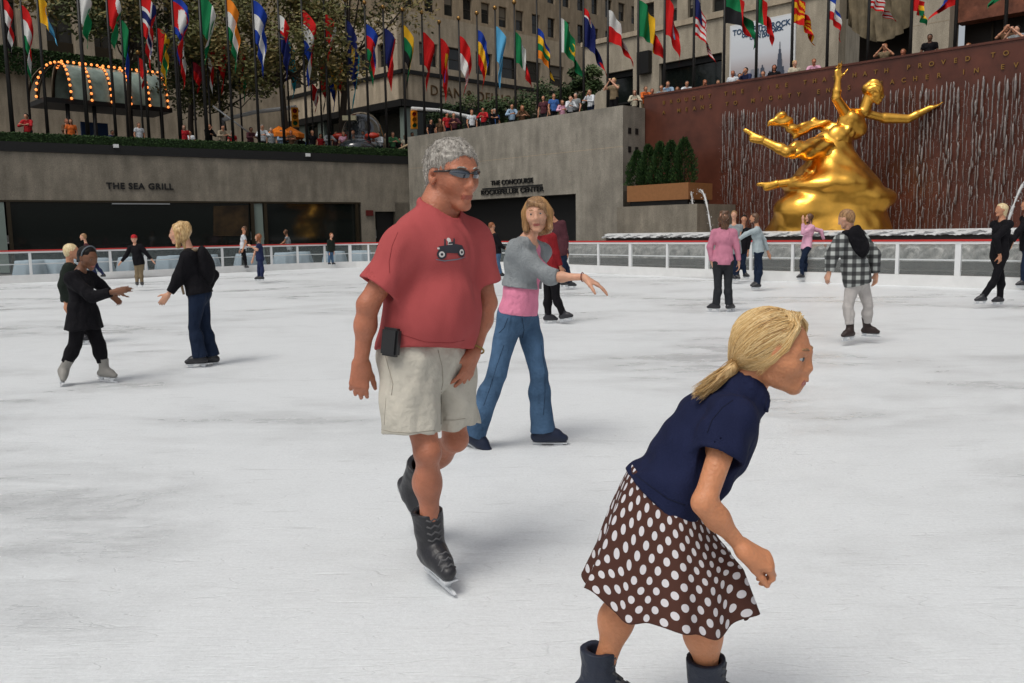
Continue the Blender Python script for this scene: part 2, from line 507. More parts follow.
# walls of the sunken plaza
FA = Vector((-22.7, 38.5, 0)); FB = Vector((-5.3, 49.7, 0)); fd = (FB-FA).normalized(); fn = Vector((-fd.y, fd.x, 0))
FAx = FA - fd*16
u_con = 30.2; u_red = 31.8
def UV(p): return (p.dot(U)/U.dot(U), p.dot(V)/V.dot(V))
cA = FB.copy(); cB = UP(623, 200, u_con); cB.z = 0
vB = UV(cB)[1]
nF = fn
cF = fn.dot(FA)
def FP(px, py, off=0.0): return PL(px, py, fn, cF-off)
st = 5.45
# upper street
sp = [FAx + fn*.4, FB + fn*.4, cA + U*.4, F(u_con+.5, vB-.4), F(u_red+.3, vB-.4), F(u_red+.3, 60), F(400, 60), F(600, -300), Vector((-500, 600, 0)), Vector((-500, 20, 0))]
me_s = poly_sheet('street', [(p.x, p.y) for p in sp], st, PAVE)
_t = MB(); _q = [F(u_con+.72, UV(cA)[1]+.3), F(u_con+.72, vB-.3), F(u_red+.46, vB-.3), F(u_red+.46, vB+34), F(u_red+4.2, vB+34), F(u_red+4.2, UV(cA)[1]-2)]
_t.prism([(p.x, p.y) for p in _q], st-.1, st+.9); _o = _t.build('pavement', PAVE); _o['kind'] = 'structure'

# ---- left restaurant front: concrete band over glazing
def facade():
    root = empty('restaurant_front', FA)
    tag(root, 'low concrete building front with dark restaurant windows and bronze letters, at left behind the rink', 'building')
    b = MB()
    zl, zt = 3.2, 5.32
    b.wallseg(FAx, FB, .5, zl, zt)
    def seg(x0, x1, z0, z1, th=.5, off=0.0, m=0):
        a = FP(x0, 240, off); c = FP(x1, 240, off)
        b.wallseg(a, c, th, z0, z1, m)
    # pier right of the windows, then the doorway and the corner
    seg(362, 376, -.06, zl)
    seg(396, 420, -.06, zl)
    a = FP(396, 240); b.wallseg(a, FB, .5, -.06, zl)
    o = b.build('wall', CONC, root)
    # board joints on the band, as shallow grooves set in a coping
    c = MB(); c.wallseg(FAx-fn*.06, FB-fn*.06, .62, zt+.003, zt+.12); c.build('coping', BLACK, root)
    fr = MB()
    fr.wallseg(FAx-fn*.02, FP(362, 240, .02), .1, zl-.09, zl-.004)
    for x in (9, 252.5, 265.5, 357):
        a = FP(x, 240, .05); fr.wallseg(a, a+fd*.16, .16, -.05, zl-.1)
    fr.build('window_frame', BRONZE, root)
    g = MB(); g.wallseg(FP(12, 240, -.12), FP(251, 240, -.12), .02, 0, zl-.1); g.build('window', GLASS_DK, root)
    g = MB(); g.wallseg(FP(268, 240, -.12), FP(356, 240, -.12), .02, 0, zl-.1); g.build('window', GLASS_DK, root)
    g = MB(); g.wallseg(FP(254.5, 240, -.05), FP(264, 240, -.05), .08, 0, zl-.1); g.build('glass_pier', GREENGL, root)
    g = MB(); g.wallseg(FAx, FP(7, 240, 0), .08, 0, zl-.1); g.build('glass_pier', GREENGL, root)
    g = MB(); g.wallseg(FP(377, 240, -.3), FP(395, 240, -.3), .05, 0, 2.7); g.build('door', BLACK, root)
    g = MB(); g.wallseg(FP(376, 240, 0), FP(396, 240, 0), .5, 2.7, zl-.004); g.build('lintel', CONC, root)
    # letters
    p = FP(140.5, 186.5, .03); s = (FP(174, 186.5) - FP(107, 186.5)).length
    M = basis(p - Vector((0, 0, .12)), fd, (0, 0, 1), -fn)
    t = text_mesh('THE SEA GRILL', .40, .02, M, 'lettering', BLACK, root, bold=.012, space=1.12)
    w = max(v.co.dot(fd) for v in t.data.vertices)-min(v.co.dot(fd) for v in t.data.vertices)
    k = s/w
    for v in t.data.vertices:
        q = v.co - p; h = q.dot(fd); v.co = p + fd*(h*k) + Vector((0, 0, q.z)) + fn*q.dot(fn)
    # a thin grey strip in the window head
    a = FP(112, 201.5, -.3); c_ = FP(170, 201.5, -.3)
    g = MB(); g.wallseg(FP(112, 204, .07), FP(170, 204, .07), .03, zl-.17, zl-.12); g.build('head_strip', GREY, root)
    settle(root, FA)
    return root
facade()
# warm golden light put into the colour: a mural panel inside the glass
mur = MB()
q = [FP(214, 206, .0), FP(249, 205, .0), FP(249, 236, .0), FP(214, 236, .0)]
mur.extr([p + fn*.10 for p in q], fn*.015)
WARMGLOW = mat('golden_glow', (.045, .026, .009), rough=.5, var=.9, vs=1.1)
o = mur.build('glow', WARMGLOW); tag(o, 'panel painted as a dim golden brown mural behind the restaurant window by the white shirted skater', 'glow'); recenter(o)
# alarm sign on the pier
sg = MB(); c = FP(369.5, 213, .06); sg.box(c, (.42, .06, .30), Matrix((fd, fn, (0, 0, 1))).transposed().to_3x3()); 
o = sg.build('wall_sign', mat('dark_red', (.10, .012, .01), rough=.5)); tag(o, 'small dark red square sign on the concrete pier right of the restaurant windows', 'sign'); recenter(o)

# ---- concourse wall
def concourse():
    b = MB(); z1 = 6.8
    pa = UP(576, 240, u_con); pb = UP(447, 240, u_con); pa.z = pb.z = 0
    b.wallseg(cA, pb, .6, -.06, z1) if False else None
    # a->b runs towards the near right (V); left of it is +U
    start = F(u_con, UV(cA)[1])
    b.wallseg(start, pb, .7, -.06, 3.15)
    b.wallseg(pa, cB, .7, -.06, 3.15)
    b.wallseg(start, cB, .7, 3.15, z1)
    # end block back to the red wall
    b.prism([(p.x, p.y) for p in (cB, F(u_red-.05, vB), F(u_red-.05, vB-1.2), F(u_con+.705, vB-1.2), F(u_con+.705, vB-.002))], -.06, z1)
    o = b.build('concourse_wall', CONC2)
    root = empty('concourse_entrance', cB); o.parent = root; o.name = 'wall'
    tag(root, 'tall grey concrete wall with a wide dark concourse doorway and black letters', 'wall')
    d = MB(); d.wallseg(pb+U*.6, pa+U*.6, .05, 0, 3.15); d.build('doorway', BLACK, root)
    j = MB()
    for zz in (5.05,):
        j.wallseg(start-U*.004, cB-U*.004, .01, zz, zz+.025)
    j.build('joint', LIME_DK, root)
    h = MB()
    for vv in (.35, .85):
        for zz in (5.75, 4.95):
            c = F(u_con+.0+vv+.1, vB+.005, zz); h.box(c, (.2, .03, .26), Matrix((U, V, (0, 0, 1))).transposed().to_3x3())
    h.build('vent_hole', BLACK, root)
    for body, py, x0, x1, sz in (('THE CONCOURSE', 181.3, 491, 533, .33), ('ROCKEFELLER CENTER', 190.5, 481, 543.5, .34)):
        a = UP(x0, py, u_con-.04); c_ = UP(x1, py, u_con-.04); p = (a+c_)/2
        M = basis(Vector((p.x, p.y, 0)), V, (0, 0, 1), -U)
        t = text_mesh(body, sz, .03, M, 'lettering', BLACK, root, bold=.004)
        w = max(v.co.dot(V) for v in t.data.vertices)-min(v.co.dot(V) for v in t.data.vertices)
        k = (c_-a).dot(V)/V.dot(V)/w*V.length
        zb = p.z-.13
        for v in t.data.vertices:
            q = v.co-p; hh = q.dot(V)/V.length; rest = q - V*(hh/V.length)
            v.co = p + V*(hh*k) + rest; v.co.z = zb + (v.co.z)
    a = UP(482, 187, u_con-.05); c_ = UP(542, 187, u_con-.05); g = MB(); zz = (a.z+c_.z)/2
    a.z = c_.z = 0; g.wallseg(a, c_, .04, zz-.03, zz+.03); g.build('rule', BLACK, root)
    # thin sheet roof coping
    settle(root, cB)
concourse()

# ---- red granite wall with inscription
def red_wall():
    root = empty('red_granite_wall', F(u_red, vB+5))
    tag(root, 'long polished red granite wall with gilded inscription behind the fountain', 'wall')
    a = F(u_red, vB-.1); c = F(u_red, vB+30)
    b = MB(); b.wallseg(a, c, .45, -.06, 7.3); b.build('wall', GRAN, root)
    k = MB(); k.wallseg(a-U*.04, c-U*.04, .53, 7.303, 7.38); k.build('coping', GRAN, root)
    lines = ('BROUGHT THE FIRE THAT HATH PROVED TO MORTALS', 'A MEANS TO MIGHTY ENDS TEACHER IN EVERY ART')
    for i, s in enumerate(lines):
        v0 = vB+1.0; z = 6.86 - i*.42; n = len(s); stepv = 17.0/n
        M = Matrix.Identity(4)
        for q, ch in enumerate(s):
            if ch == ' ': continue
            p = F(u_red-.03, v0+q*stepv, z)
            text_mesh(ch, .22, .012, basis(p, V, (0, 0, 1), -U), 'tmp', GOLD_L, root, bold=.004)
        ts = [o for o in root.children if o.name.startswith('tmp')]
        # one lettering mesh per line
        bm = bmesh.new()
        for t in ts: bm.from_mesh(t.data)
        me = bpy.data.meshes.new('lettering'); bm.to_mesh(me); bm.free(); me.materials.append(GOLD_L)
        for t in ts: bpy.data.objects.remove(t)
        o = bpy.data.objects.new('lettering', me); link(o, root)
    settle(root, F(u_red, vB+5))
red_wall()

# ---- fountain: two stone tiers with water running over them
v_f0 = UV(UP(606, 240, 27.3))[1]
def fountain():
    root = empty('fountain', F(27, v_f0+8)); tag(root, 'long stepped fountain basin overflowing with white water below the red wall', 'fountain')
    v1 = v_f0+24
    def Rr(u0, u1, va, vb): return [(p.x, p.y) for p in (F(u0, va), F(u1, va), F(u1, vb), F(u0, vb))]
    b = MB()
    b.prism(Rr(27.3, u_red-.02, v_f0, v1), -.06, 1.2)
    b.prism(Rr(25.9, 27.29, v_f0-2.5, v1), -.06, .72)
    b.prism(Rr(25.2, 25.89, v_f0-3, v1), -.06, .42)
    b.prism(Rr(24.5, 25.19, v_f0-3.5, v1), -.06, .2)
    b.build('basin', STEPS, root)
    w = MB(); w.prism(Rr(27.22, u_red-.04, v_f0+.1, v1), 1.204, 1.26); w.build('water_surface', WATER, root)
    # overflow lips and falling sheets: irregular ridged strips
    rs = random.Random(3)
    def sheet(name, u, ztop, zbot, va, vb, out, m):
        s = MB(); n = int((vb-va)/.07); rows = 6
        vs = []; fs = []
        for i in range(n+1):
            vv = va+(vb-va)*i/n
            for j in range(rows+1):
                t = j/rows
                z = ztop-(ztop-zbot)*t + rs.uniform(-.02, .02)
                uu = u - out*(t**.5) - .07*math.sin(vv*9.3+j)*rs.uniform(.2, 1) - rs.uniform(0, .06)
                if j == 0: uu = u+.15; z = ztop+.02
                vs.append(F(uu, vv, z))
        for i in range(n):
            for j in range(rows):
                a = i*(rows+1)+j; fs.append((a, a+1, a+rows+2, a+rows+1))
        s.add(vs, fs, 0, True)
        s.build(name, m, root)
    sheet('water_lip', 27.2, 1.30, 1.14, v_f0+.05, v1, .16, FOAM)
    sheet('cascade', 25.85, .90, .40, v_f0-2.4, v1, .30, FALLW)
    sheet('cascade', 27.25, 1.0, .74, v_f0+.1, v1, .03, FALLW)
    # small stones / spray nozzles row on the lowest step
    for i in range(40):
        pass
    settle(root, F(27, v_f0+8))
FALLW = mat('falling_water', (.20, .195, .18), rough=.3, spec=.5, var=.55, vs=6, bump=1., bs=16, stretch=(1, 1, .5))
fountain()

# ---- waterfall strands on the red wall
def waterfall():
    rs = random.Random(11)
    s = MB(); va = UV(UP(722, 200, u_red-.1))[1]; vb = va+17
    vv = va
    while vv < vb:
        u = u_red-.07
        zt = 6.15 + rs.uniform(-.15, .15)
        heavy = rs.random() < .35 or vv > vb-11 and rs.random() < .4
        z = zt; w = rs.uniform(.018, .032)*(1.5 if heavy else .8)
        # bright head of each jet, then drips getting thinner and more broken
        while z > 1.3:
            f = (zt-z)/(zt-1.3)
            ln = rs.uniform(.2, .8)*(1.3-.5*f)
            ww = w*(1.15-.65*f)*rs.uniform(.5, 1.2)
            x = vv + rs.uniform(-.035, .035)*(1+f)
            pts = [F(u-rs.uniform(0, .04)-.05*(1-f), x+rs.uniform(-.012, .012), z-ln*q/4) for q in range(5)]
            s.tube(pts, [ww*.35, ww*.9, ww, ww*.7, ww*.25], n=5)
            z -= ln*(rs.uniform(.6, .95) if f < .3 or heavy else rs.uniform(.8, 1.35))
        for q in range(int(rs.uniform(30, 60))):
            p = F(u-rs.uniform(.02, .25), vv+rs.uniform(-.15, .15), rs.uniform(1.4, 6.0)); s.ball(p, rs.uniform(.006, .018), n=2)
        vv += rs.uniform(.10, .19)
    o = s.build('waterfall', WFALL); tag(o, 'many thin white strands of water falling down the red granite wall', 'waterfall', kind='stuff'); recenter(o)
WFALL = mat('strand_water', (.22, .195, .185), rough=.3, spec=.5, var=.35, vs=8)
waterfall()

# jets leaping beside the planter and at the right edge
def jet(p0, p1, h, label):
    s = MB(); rs = random.Random(int(p0.x*100)); pts = []; n = 18
    for i in range(n+1):
        t = i/n; p = p0.lerp(p1, t); p.z += 4*h*t*(1-t); pts.append(p)
    s.tube(pts, [.018+.030*rs.random() for _ in pts], n=7)
    for i in range(60):
        t = rs.random(); k = min(int(t*n), n-1); p = pts[k].lerp(pts[k+1], t*n-k); p = p + Vector((rs.gauss(0, .05), rs.gauss(0, .05), rs.gauss(0, .05)-.02)); s.ball(p, rs.uniform(.008, .025), n=3)
    o = s.build('water_jet', FOAM); tag(o, label, 'water jet', 'water jets in the fountain'); recenter(o)
jet(UP(691, 192, 29.4), UP(694, 231, 29.2), .25, 'short jet of white water falling beside the end of the planter')
jet(UP(699, 191, 29.6), UP(711, 231, 28.6), .5, 'arching jet of white water just left of the long haired woman in pink')
jet(UP(1034, 175, 29.5), UP(1006, 229, 28.5), .4, 'curving jet of white water at the far right behind the blond skater')

# ---- planter with conifers
def planter():
    v0 = UV(UP(617, 220, 29.0))[1]; v1 = UV(UP(697, 220, 29.0))[1]
    b = MB()
    u0 = 29.0
    b.prism([(p.x, p.y) for p in (F(u0, v0), F(u_red-.03, v0+.0), F(u_red-.03, v1), F(u0, v1))], -.06, 2.42)
    o = b.build('concrete_plinth', CONC); tag(o, 'broad low concrete block carrying the orange brown planter', 'plinth'); recenter(o)
    va = UV(UP(627, 220, 29.2))[1]; vb = UV(UP(688, 220, 29.2))[1]
    z0, z1 = 2.62, 3.28
    t = MB(); R4 = [F(29.2, va), F(30.9, va), F(30.9, vb), F(29.2, vb)]; th = .08
    t.prism([(p.x, p.y) for p in (F(29.2, va), F(29.2+th, va), F(29.2+th, vb), F(29.2, vb))], z0, z1)
    t.prism([(p.x, p.y) for p in (F(30.9-th, va), F(30.9, va), F(30.9, vb), F(30.9-th, vb))], z0, z1)
    t.prism([(p.x, p.y) for p in (F(29.2+th, va), F(30.9-th, va), F(30.9-th, va+th), F(29.2+th, va+th))], z0, z1)
    t.prism([(p.x, p.y) for p in (F(29.2+th, vb-th), F(30.9-th, vb-th), F(30.9-th, vb), F(29.2+th, vb))], z0, z1)
    root = empty('planter', F(30, (va+vb)/2, 2.43)); tag(root, 'long orange brown planter box holding a row of conifers', 'planter')
    t.build('box', TERRA, root)
    k = MB(); k.prism([(p.x, p.y) for p in (F(29.3, va+.1), F(30.8, va+.1), F(30.8, vb-.1), F(29.3, vb-.1))], 2.43, 2.615); k.build('base', BLACK, root)
    k = MB(); k.prism([(p.x, p.y) for p in (F(29.2+th+.002, va+th+.002), F(30.9-th-.002, va+th+.002), F(30.9-th-.002, vb-th-.002), F(29.2+th+.002, vb-th-.002))], 2.62, 3.15); k.build('soil', mat('soil', (.03, .02, .015), rough=.9), root)
    settle(root, F(30, (va+vb)/2, 2.43))
    labels = ['shortest conifer at the left end of the planter', 'second conifer from the left in the planter, slender', 'middle conifer of the planter row', 'dark conifer second from the right in the planter', 'tallest bright green conifer at the right end of the planter']
    pxs = [637, 648, 660, 671, 684]; tops = [152, 146, 143, 142, 139]
    for i in range(5):
        c = UP(pxs[i], 190, 30.05); c.z = 3.15
        top = UP(pxs[i], tops[i], 30.05).z
        conifer(c, top-3.15, .58+.06*(i == 4), labels[i], 50+i)
def conifer(c, H, R, label, seed):
    rs = random.Random(seed); root = empty('conifer', c)
    tag(root, label, 'conifer', 'conifers in the planter')
    tr = MB(); tr.tube([c, c+Vector((0, 0, H*.9))], [.05, .015], n=6); tr.build('trunk', mat('bark', (.06, .045, .03), rough=.9), root)
    f = MB()
    for i in range(2600):
        t = rs.random()**.8; a = rs.uniform(0, 6.283)
        prof = (t*7)**.6 if t < .12 else 1.0
        rr = R*min(1, prof)*(1-t)**.55*(1+.22*math.sin(a*3+t*9+seed))
        r = rr*rs.uniform(.35, 1.0)**.5
        p = c + Vector((math.cos(a)*r, math.sin(a)*r, .02+t*H*rs.uniform(.96, 1.02)))
        d = Vector((math.cos(a), math.sin(a), rs.uniform(.6, 1.8))).normalized()
        s = rs.uniform(.05, .10); w = d.cross(Vector((rs.gauss(0, 1), rs.gauss(0, 1), rs.gauss(0, 1)))).normalized()*s*.38
        f.add([p-w, p+w, p+d*s*1.3], [(0, 1, 2)], m=rs.choice((0, 0, 1)))
    f.build('foliage', [LEAF_A, LEAF_B], root)
    settle(root, c)
LEAF_A = mat('conifer_green', (.018, .050, .012), rough=.7)
LEAF_B = mat('conifer_green_light', (.040, .085, .018), rough=.7)
planter()

# ------------------------------------------------------------------ rink boards, glass, rail
def along(poly):
    L = [0]
    for a, b in zip(poly, poly[1:]): L.append(L[-1]+(b-a).length)
    return L
def rail():
    pl = [Vector((p.x, p.y, 0)) for p in rail_line]
    # smooth with a few subdivisions
    for _ in range(2):
        q = [pl[0]]
        for a, b in zip(pl, pl[1:]): q += [a.lerp(b, .25), a.lerp(b, .75)]
        pl = q+[pl[-1]]
    root = empty('rink_barrier', edge[5]); tag(root, 'red topped glass barrier with white posts and kickboard round the ice', 'barrier')
    c = Vector((0, 20, 0))
    def off(p, i, d):
        a = pl[max(i-1, 0)]; b = pl[min(i+1, len(pl)-1)]; t = (b-a).normalized(); n = Vector((-t.y, t.x, 0))
        return p + n*d
    def strip(d0, d1, z0, z1):
        m = MB(); vs = []
        for i, p in enumerate(pl):
            a = off(p, i, d0); b = off(p, i, d1)
            vs += [(a.x, a.y, z0), (a.x, a.y, z1), (b.x, b.y, z1), (b.x, b.y, z0)]
        fs = []
        for i in range(len(pl)-1):
            for k in range(4):
                A = i*4+k; B = i*4+(k+1) % 4; fs.append((A, B, B+4, A+4))
        n = len(pl); fs += [(0, 3, 2, 1), tuple(4*(n-1)+k for k in range(4))]
        m.add(vs, fs); return m
    strip(0, .22, -.05, .26).build('kickboard', WHITEB, root)
    strip(.06, .16, 1.045, 1.09).build('rail_cap', REDP, root)
    strip(.075, .145, .985, 1.042).build('top_rail', WHITE, root)
    strip(.105, .115, .27, .98).build('glass_panel', GLASS, root)
    pxs = [-60, 29, 110, 146, 223, 272, 298, 325, 350, 368, 395, 420, 445, 470, 508, 565, 596, 628, 665, 705, 749, 791, 842, 896, 957, 1024, 1100]
    segs = [(a, b) for a, b in zip(pl, pl[1:])]
    def hit(px):
        d = ray(px, 240); d2 = Vector((d.x, d.y))
        for a, b in segs:
            e = b-a; det = d2.x*(-e.y)+d2.y*e.x
            if abs(det) < 1e-9: continue
            t = (a.x*(-e.y)+a.y*e.x)/det; s_ = (d2.x*a.y-d2.y*a.x)/det
            if t > 0 and 0 <= s_ <= 1: return a+e*s_, e.normalized()
        return None, None
    for i, px in enumerate(pxs):
        p, t = hit(px)
        if p is None: continue
        n = Vector((-t.y, t.x, 0)); w = .13 if px in (628, 705, 957, 350) else .08
        b = MB(); b.box(p+n*.11+Vector((0, 0, .622)), (w, .06, .72), Matrix((t, n, (0, 0, 1))).transposed().to_3x3()); b.build('post', WHITE, root)
    m = strip(.125, .15, .60, .635).build('mid_rail', WHITE, root)
    settle(root, edge[5])
    return hit
rail_hit = rail()

# ------------------------------------------------------------------ hedge above the restaurant
def leaf_box(m, a, b, th, z0, z1, n, s, seed, mats=2):
    rs = random.Random(seed); d = b-a
    nn = Vector((-d.y, d.x, 0)).normalized()*th
    for i in range(n):
        side = rs.random()
        x = rs.random(); y = rs.random(); z = rs.random()
        if side < .5: y = rs.uniform(-.03, .05)
        elif side < .9: z = rs.uniform(.95, 1.06)
        p = a + d*x + nn*y + Vector((0, 0, z0+(z1-z0)*z))
        w = Vector((rs.gauss(0, 1), rs.gauss(0, 1), rs.gauss(0, 1))).normalized()*s; v = w.orthogonal().normalized()*s*.7
        m.add([p-w, p+v, p+w, p-v], [(0, 1, 2, 3)], m=rs.randrange(mats))
hm = MB(); ha = FAx.copy()+fn*.3; hb = FB+fn*.3
hm.wallseg(ha, hb, 1.0, 5.45, 6.12)
leaf_box(hm, ha, hb, 1.0, 5.5, 6.16, 30000, .05, 4)
HEDGE = mat('hedge_green', (.014, .034, .008), rough=.8, var=.3, vs=3); HEDGE2 = mat('hedge_green_light', (.028, .060, .013), rough=.8)
o = hm.build('hedge', [HEDGE, HEDGE2]); tag(o, 'long clipped dark green hedge on top of the restaurant wall', 'hedge'); recenter(o)
o = MB().wallseg(FAx-fn*.02, FB-fn*.02, .3, 5.445, 5.75).build('parapet_strip', BLACK); tag(o, 'black planting trough edge below the clipped hedge', 'trough'); recenter(o)
# two little white floodlights on the trough
for px, py, lb in ((116, 146, 'small white floodlight on the trough above the left restaurant window'), (308, 155, 'small white floodlight on the trough above the right restaurant window')):
    c = FP(px, py, .12); root = empty('floodlight', c); tag(root, lb, 'floodlight', 'floodlights on the hedge trough')
    m = MB(); m.box(c, (.22, .14, .16), Matrix((fd, fn, (0, 0, 1))).transposed().to_3x3()); m.build('lamp_head', WHITE, root)
    m = MB(); m.tube([c+fn*.07, c+fn*.12], .03); m.build('bracket', GREY, root); settle(root, c)
# ------------------------------------------------------------------ buildings across the streets
WIN_FR = mat('window_frame_dark', (.05, .045, .04), rough=.5)
def face_rect(m, x0, x1, z0, z1, base, dirv, nrm, d0, d1, mi=0):
    """a box lying on a facade: x along dirv, depth from d0 to d1 along nrm (away from the street is positive)"""
    a = base + dirv*x0 + nrm*d0; b = base + dirv*x1 + nrm*d0; dv = nrm*(d1-d0)
    vs = []
    for p in (a, b, b+dv, a+dv): vs.append((p.x, p.y, z0))
    for p in (a, b, b+dv, a+dv): vs.append((p.x, p.y, z1))
    m.add(vs, [(3, 2, 1, 0), (4, 5, 6, 7), (0, 1, 5, 4), (1, 2, 6, 5), (2, 3, 7, 6), (3, 0, 4, 7)], mi)
def holed_wall(m, L, z0, z1, holes, base, dirv, nrm, th):
    """wall panel split round rectangular holes given as (x0,x1,za,zb), arranged in rows"""
    rows = {}
    for h in holes: rows.setdefault((round(h[2], 3), round(h[3], 3)), []).append(h)
    z = z0
    for (za, zb) in sorted(rows):
        if za > z: face_rect(m, 0, L, z, za, base, dirv, nrm, 0, th)
        x = 0
        for h in sorted(rows[(za, zb)]):
            if h[0] > x: face_rect(m, x, h[0], za, zb, base, dirv, nrm, 0, th)
            x = h[1]
        if x < L: face_rect(m, x, L, za, zb, base, dirv, nrm, 0, th)
        z = zb
    if z < z1: face_rect(m, 0, L, z, z1, base, dirv, nrm, 0, th)
def windows(root, holes, base, dirv, nrm, rnd, blind=.45, keep=lambda h: True):
    protos = {}
    for h in holes:
        if not keep(h): continue
        w = h[1]-h[0]; hh = h[3]-h[2]; kb = rnd.choice((0, .3, .45, .6)) if rnd.random() < blind*1.6 else 0
        key = (round(w, 2), round(hh, 2), kb)
        p = base + dirv*h[0] + nrm*.28; p.z = h[2]
        if key not in protos:
            f = MB(); z3 = Vector((0, 0, 0))
            t = .07
            face_rect(f, 0, w, 0, t, z3, dirv, nrm, 0, .1); face_rect(f, 0, w, hh-t, hh, z3, dirv, nrm, 0, .1)
            face_rect(f, 0, t, t, hh-t, z3, dirv, nrm, 0, .1); face_rect(f, w-t, w, t, hh-t, z3, dirv, nrm, 0, .1)
            face_rect(f, t, w-t, hh*.5-.03, hh*.5+.03, z3, dirv, nrm, .01, .09)
            g = MB(); face_rect(g, t, w-t, t, hh-t, z3, dirv, nrm, .06, .07)
            fo = f.build('window', WIN_FR, root); go = g.build('pane', GLASS_WIN, fo)
            bo = None
            if kb:
                k = MB(); face_rect(k, t, w-t, hh*(1-kb), hh-t, z3, dirv, nrm, .045, .055); bo = k.build('blind', BLIND, fo)
            protos[key] = (fo, go, bo); fo.location = p
        else:
            f0, g0, b0 = protos[key]
            fo = f0.copy(); link(fo, root); go = g0.copy(); link(go, fo)
            if b0: bo = b0.copy(); link(bo, fo)
            fo.location = p
BLIND = mat('window_blind_cloth', (.20, .18, .15), rough=.9)
SIGNB = mat('bronze_letters', (.10, .055, .02), rough=.5)

def grid_holes(L, x0, pitch, w, zrows, hh):
    hs = []
    for z in zrows:
        x = x0
        while x+w < L-.3: hs.append((x, x+w, z, z+hh)); x += pitch
    return hs

# --- corner shop building: two faces meeting at pixel 403
dC = 64.0
Cc = P(403, 100, dC); Cc.z = 0
zr = P(403, 9, dC).z
def corner_building():
    root = empty('corner_building', Cc+Vector((0, 0, st))); tag(root, 'low limestone corner building with dark windows and black canopy over a glass shopfront', 'building')
    rnd = random.Random(5)
    Lr, Ll = 34.0, 16.0
    wall = MB()
    zf = P(403, 62, dC).z; zt = P(403, 38, dC).z      # window sills and heads
    zs = P(403, 100, dC).z                             # underside of sign band
    Un = U/U.length; Vn = V/V.length
    # right face runs along +U, its inward normal is -V ; left face runs along -V, inward normal +U
    hr = grid_holes(Lr, 1.6, 2.75, 1.75, [zf], zt-zf)
    holed_wall(wall, Lr, zs, zr, hr, Cc, Un, -Vn, .5)
    hl = grid_holes(Ll, 1.3, 2.5, 1.6, [zf], zt-zf)
    holed_wall(wall, Ll, zs, zr, [h for h in hl], Cc+Un*.0, -Vn, Un, .5)
    # infill behind the openings
    wall.prism([(p.x, p.y) for p in (Cc+Un*.9-Vn*.9, Cc+Un*(Lr)-Vn*.9, Cc+Un*Lr-Vn*Ll, Cc+Un*.9-Vn*Ll)], zs, zr-.3)
    wall.build('wall', LIME, root)
    windows(root, hr, Cc, Un, -Vn, rnd); windows(root, hl, Cc, -Vn, Un, rnd)
    zc = P(403, 73, dC).z
    c = MB(); face_rect(c, -.15, Lr, zc, zc+.28, Cc, Un, -Vn, -.15, -.003); face_rect(c, -.15, Ll, zc, zc+.28, Cc, -Vn, Un, -.15, -.003); c.build('string_course', BLACK, root)
    c = MB(); za = P(403, 104, dC).z; face_rect(c, -.4, Lr, za-.2, zs-.003, Cc, Un, -Vn, -.5, .45); face_rect(c, -.4, Ll, za-.2, zs-.004, Cc, -Vn, Un, -.503, .44); c.build('canopy', BLACK, root)
    g = MB(); face_rect(g, 0, Lr, st, za-.2, Cc, Un, -Vn, .45, .5); face_rect(g, .5, Ll, st, za-.2, Cc, -Vn, Un, .46, .5); g.build('shopfront_glass', GLASS_DK, root)
    for k, (dd, nn, xs) in enumerate(((Un, -Vn, (0, 9.0, 17.5, 26)), (-Vn, Un, (4.2, 7.4, 10.6, 13.5)))):
        for x in xs:
            if k == 0 and x == 0:
                q = MB(); face_rect(q, .0, 1.2, st, za-.2, Cc, dd, nn, .0, .44); q.build('column', GREENGL, root)
            else:
                q = MB(); face_rect(q, x, x+.9, st, za-.21, Cc, dd, nn, .0, .44); q.build('column', GREENGL if k else LIME, root)
    # low white window stall
    q = MB(); face_rect(q, 1.3, 8.9, st, st+1.3, Cc, Un, -Vn, .1, .43); q.build('stall_riser', WHITE, root)
    # worn bronze letters on the band
    zt_ = (zs+zc)/2-.35
    for s, d_, n_, off in (('DEAN & DELUCA', Un, -Vn, 7.0),):
        p = Cc + d_*off - n_*.05; p.z = zt_
        text_mesh(s, 1.05, .03, basis(p, d_, (0, 0, 1), -n_), 'lettering', SIGNB, root, space=1.15)
    settle(root, Cc+Vector((0, 0, st)))
corner_building()

# --- tall block rising behind it
def tall_block(name, label, cpt, Lr, Ll, z0, z1, wz0, pitchz, hh, pitch, w, mt, seed, right_first=True, keep_r=None):
    root = empty(name, cpt+Vector((0, 0, st))); tag(root, label, 'building')
    rnd = random.Random(seed); Un = U/U.length; Vn = V/V.length
    zrows = []; z = wz0
    while z+hh < z1-.5: zrows.append(z); z += pitchz
    wall = MB()
    if Lr:
        hr = grid_holes(Lr, 1.2, pitch, w, zrows, hh)
        holed_wall(wall, Lr, z0, z1, hr, cpt, Un, -Vn, .5); windows(root, hr, cpt, Un, -Vn, rnd)
    if Ll:
        hl = grid_holes(Ll, 1.2, pitch, w, zrows, hh)
        holed_wall(wall, Ll, z0, z1, hl, cpt, -Vn, Un, .5); windows(root, hl, cpt, -Vn, Un, rnd)
    wall.build('wall', mt, root)
    k = MB(); k.prism([(p.x, p.y) for p in (cpt+Un*.9-Vn*.9, cpt+Un*max(Lr, 14)-Vn*.9, cpt+Un*max(Lr, 14)-Vn*max(Ll, 14), cpt+Un*.9-Vn*max(Ll, 14))], z0, z1-.4); k.build('core', mt, root)
    settle(root, cpt+Vector((0, 0, st)))
# far block: its face along U, seen above the corner building from px ~350 to 640
Bp = P(352, 60, 84); Bp.z = 0
tall_block('office_block', 'tall brown limestone office block with rows of windows behind the corner building', Bp, 46, 0, st, 46, zr-1.2, 3.75, 2.15, 2.55, 1.25, LIME_DK, 8)
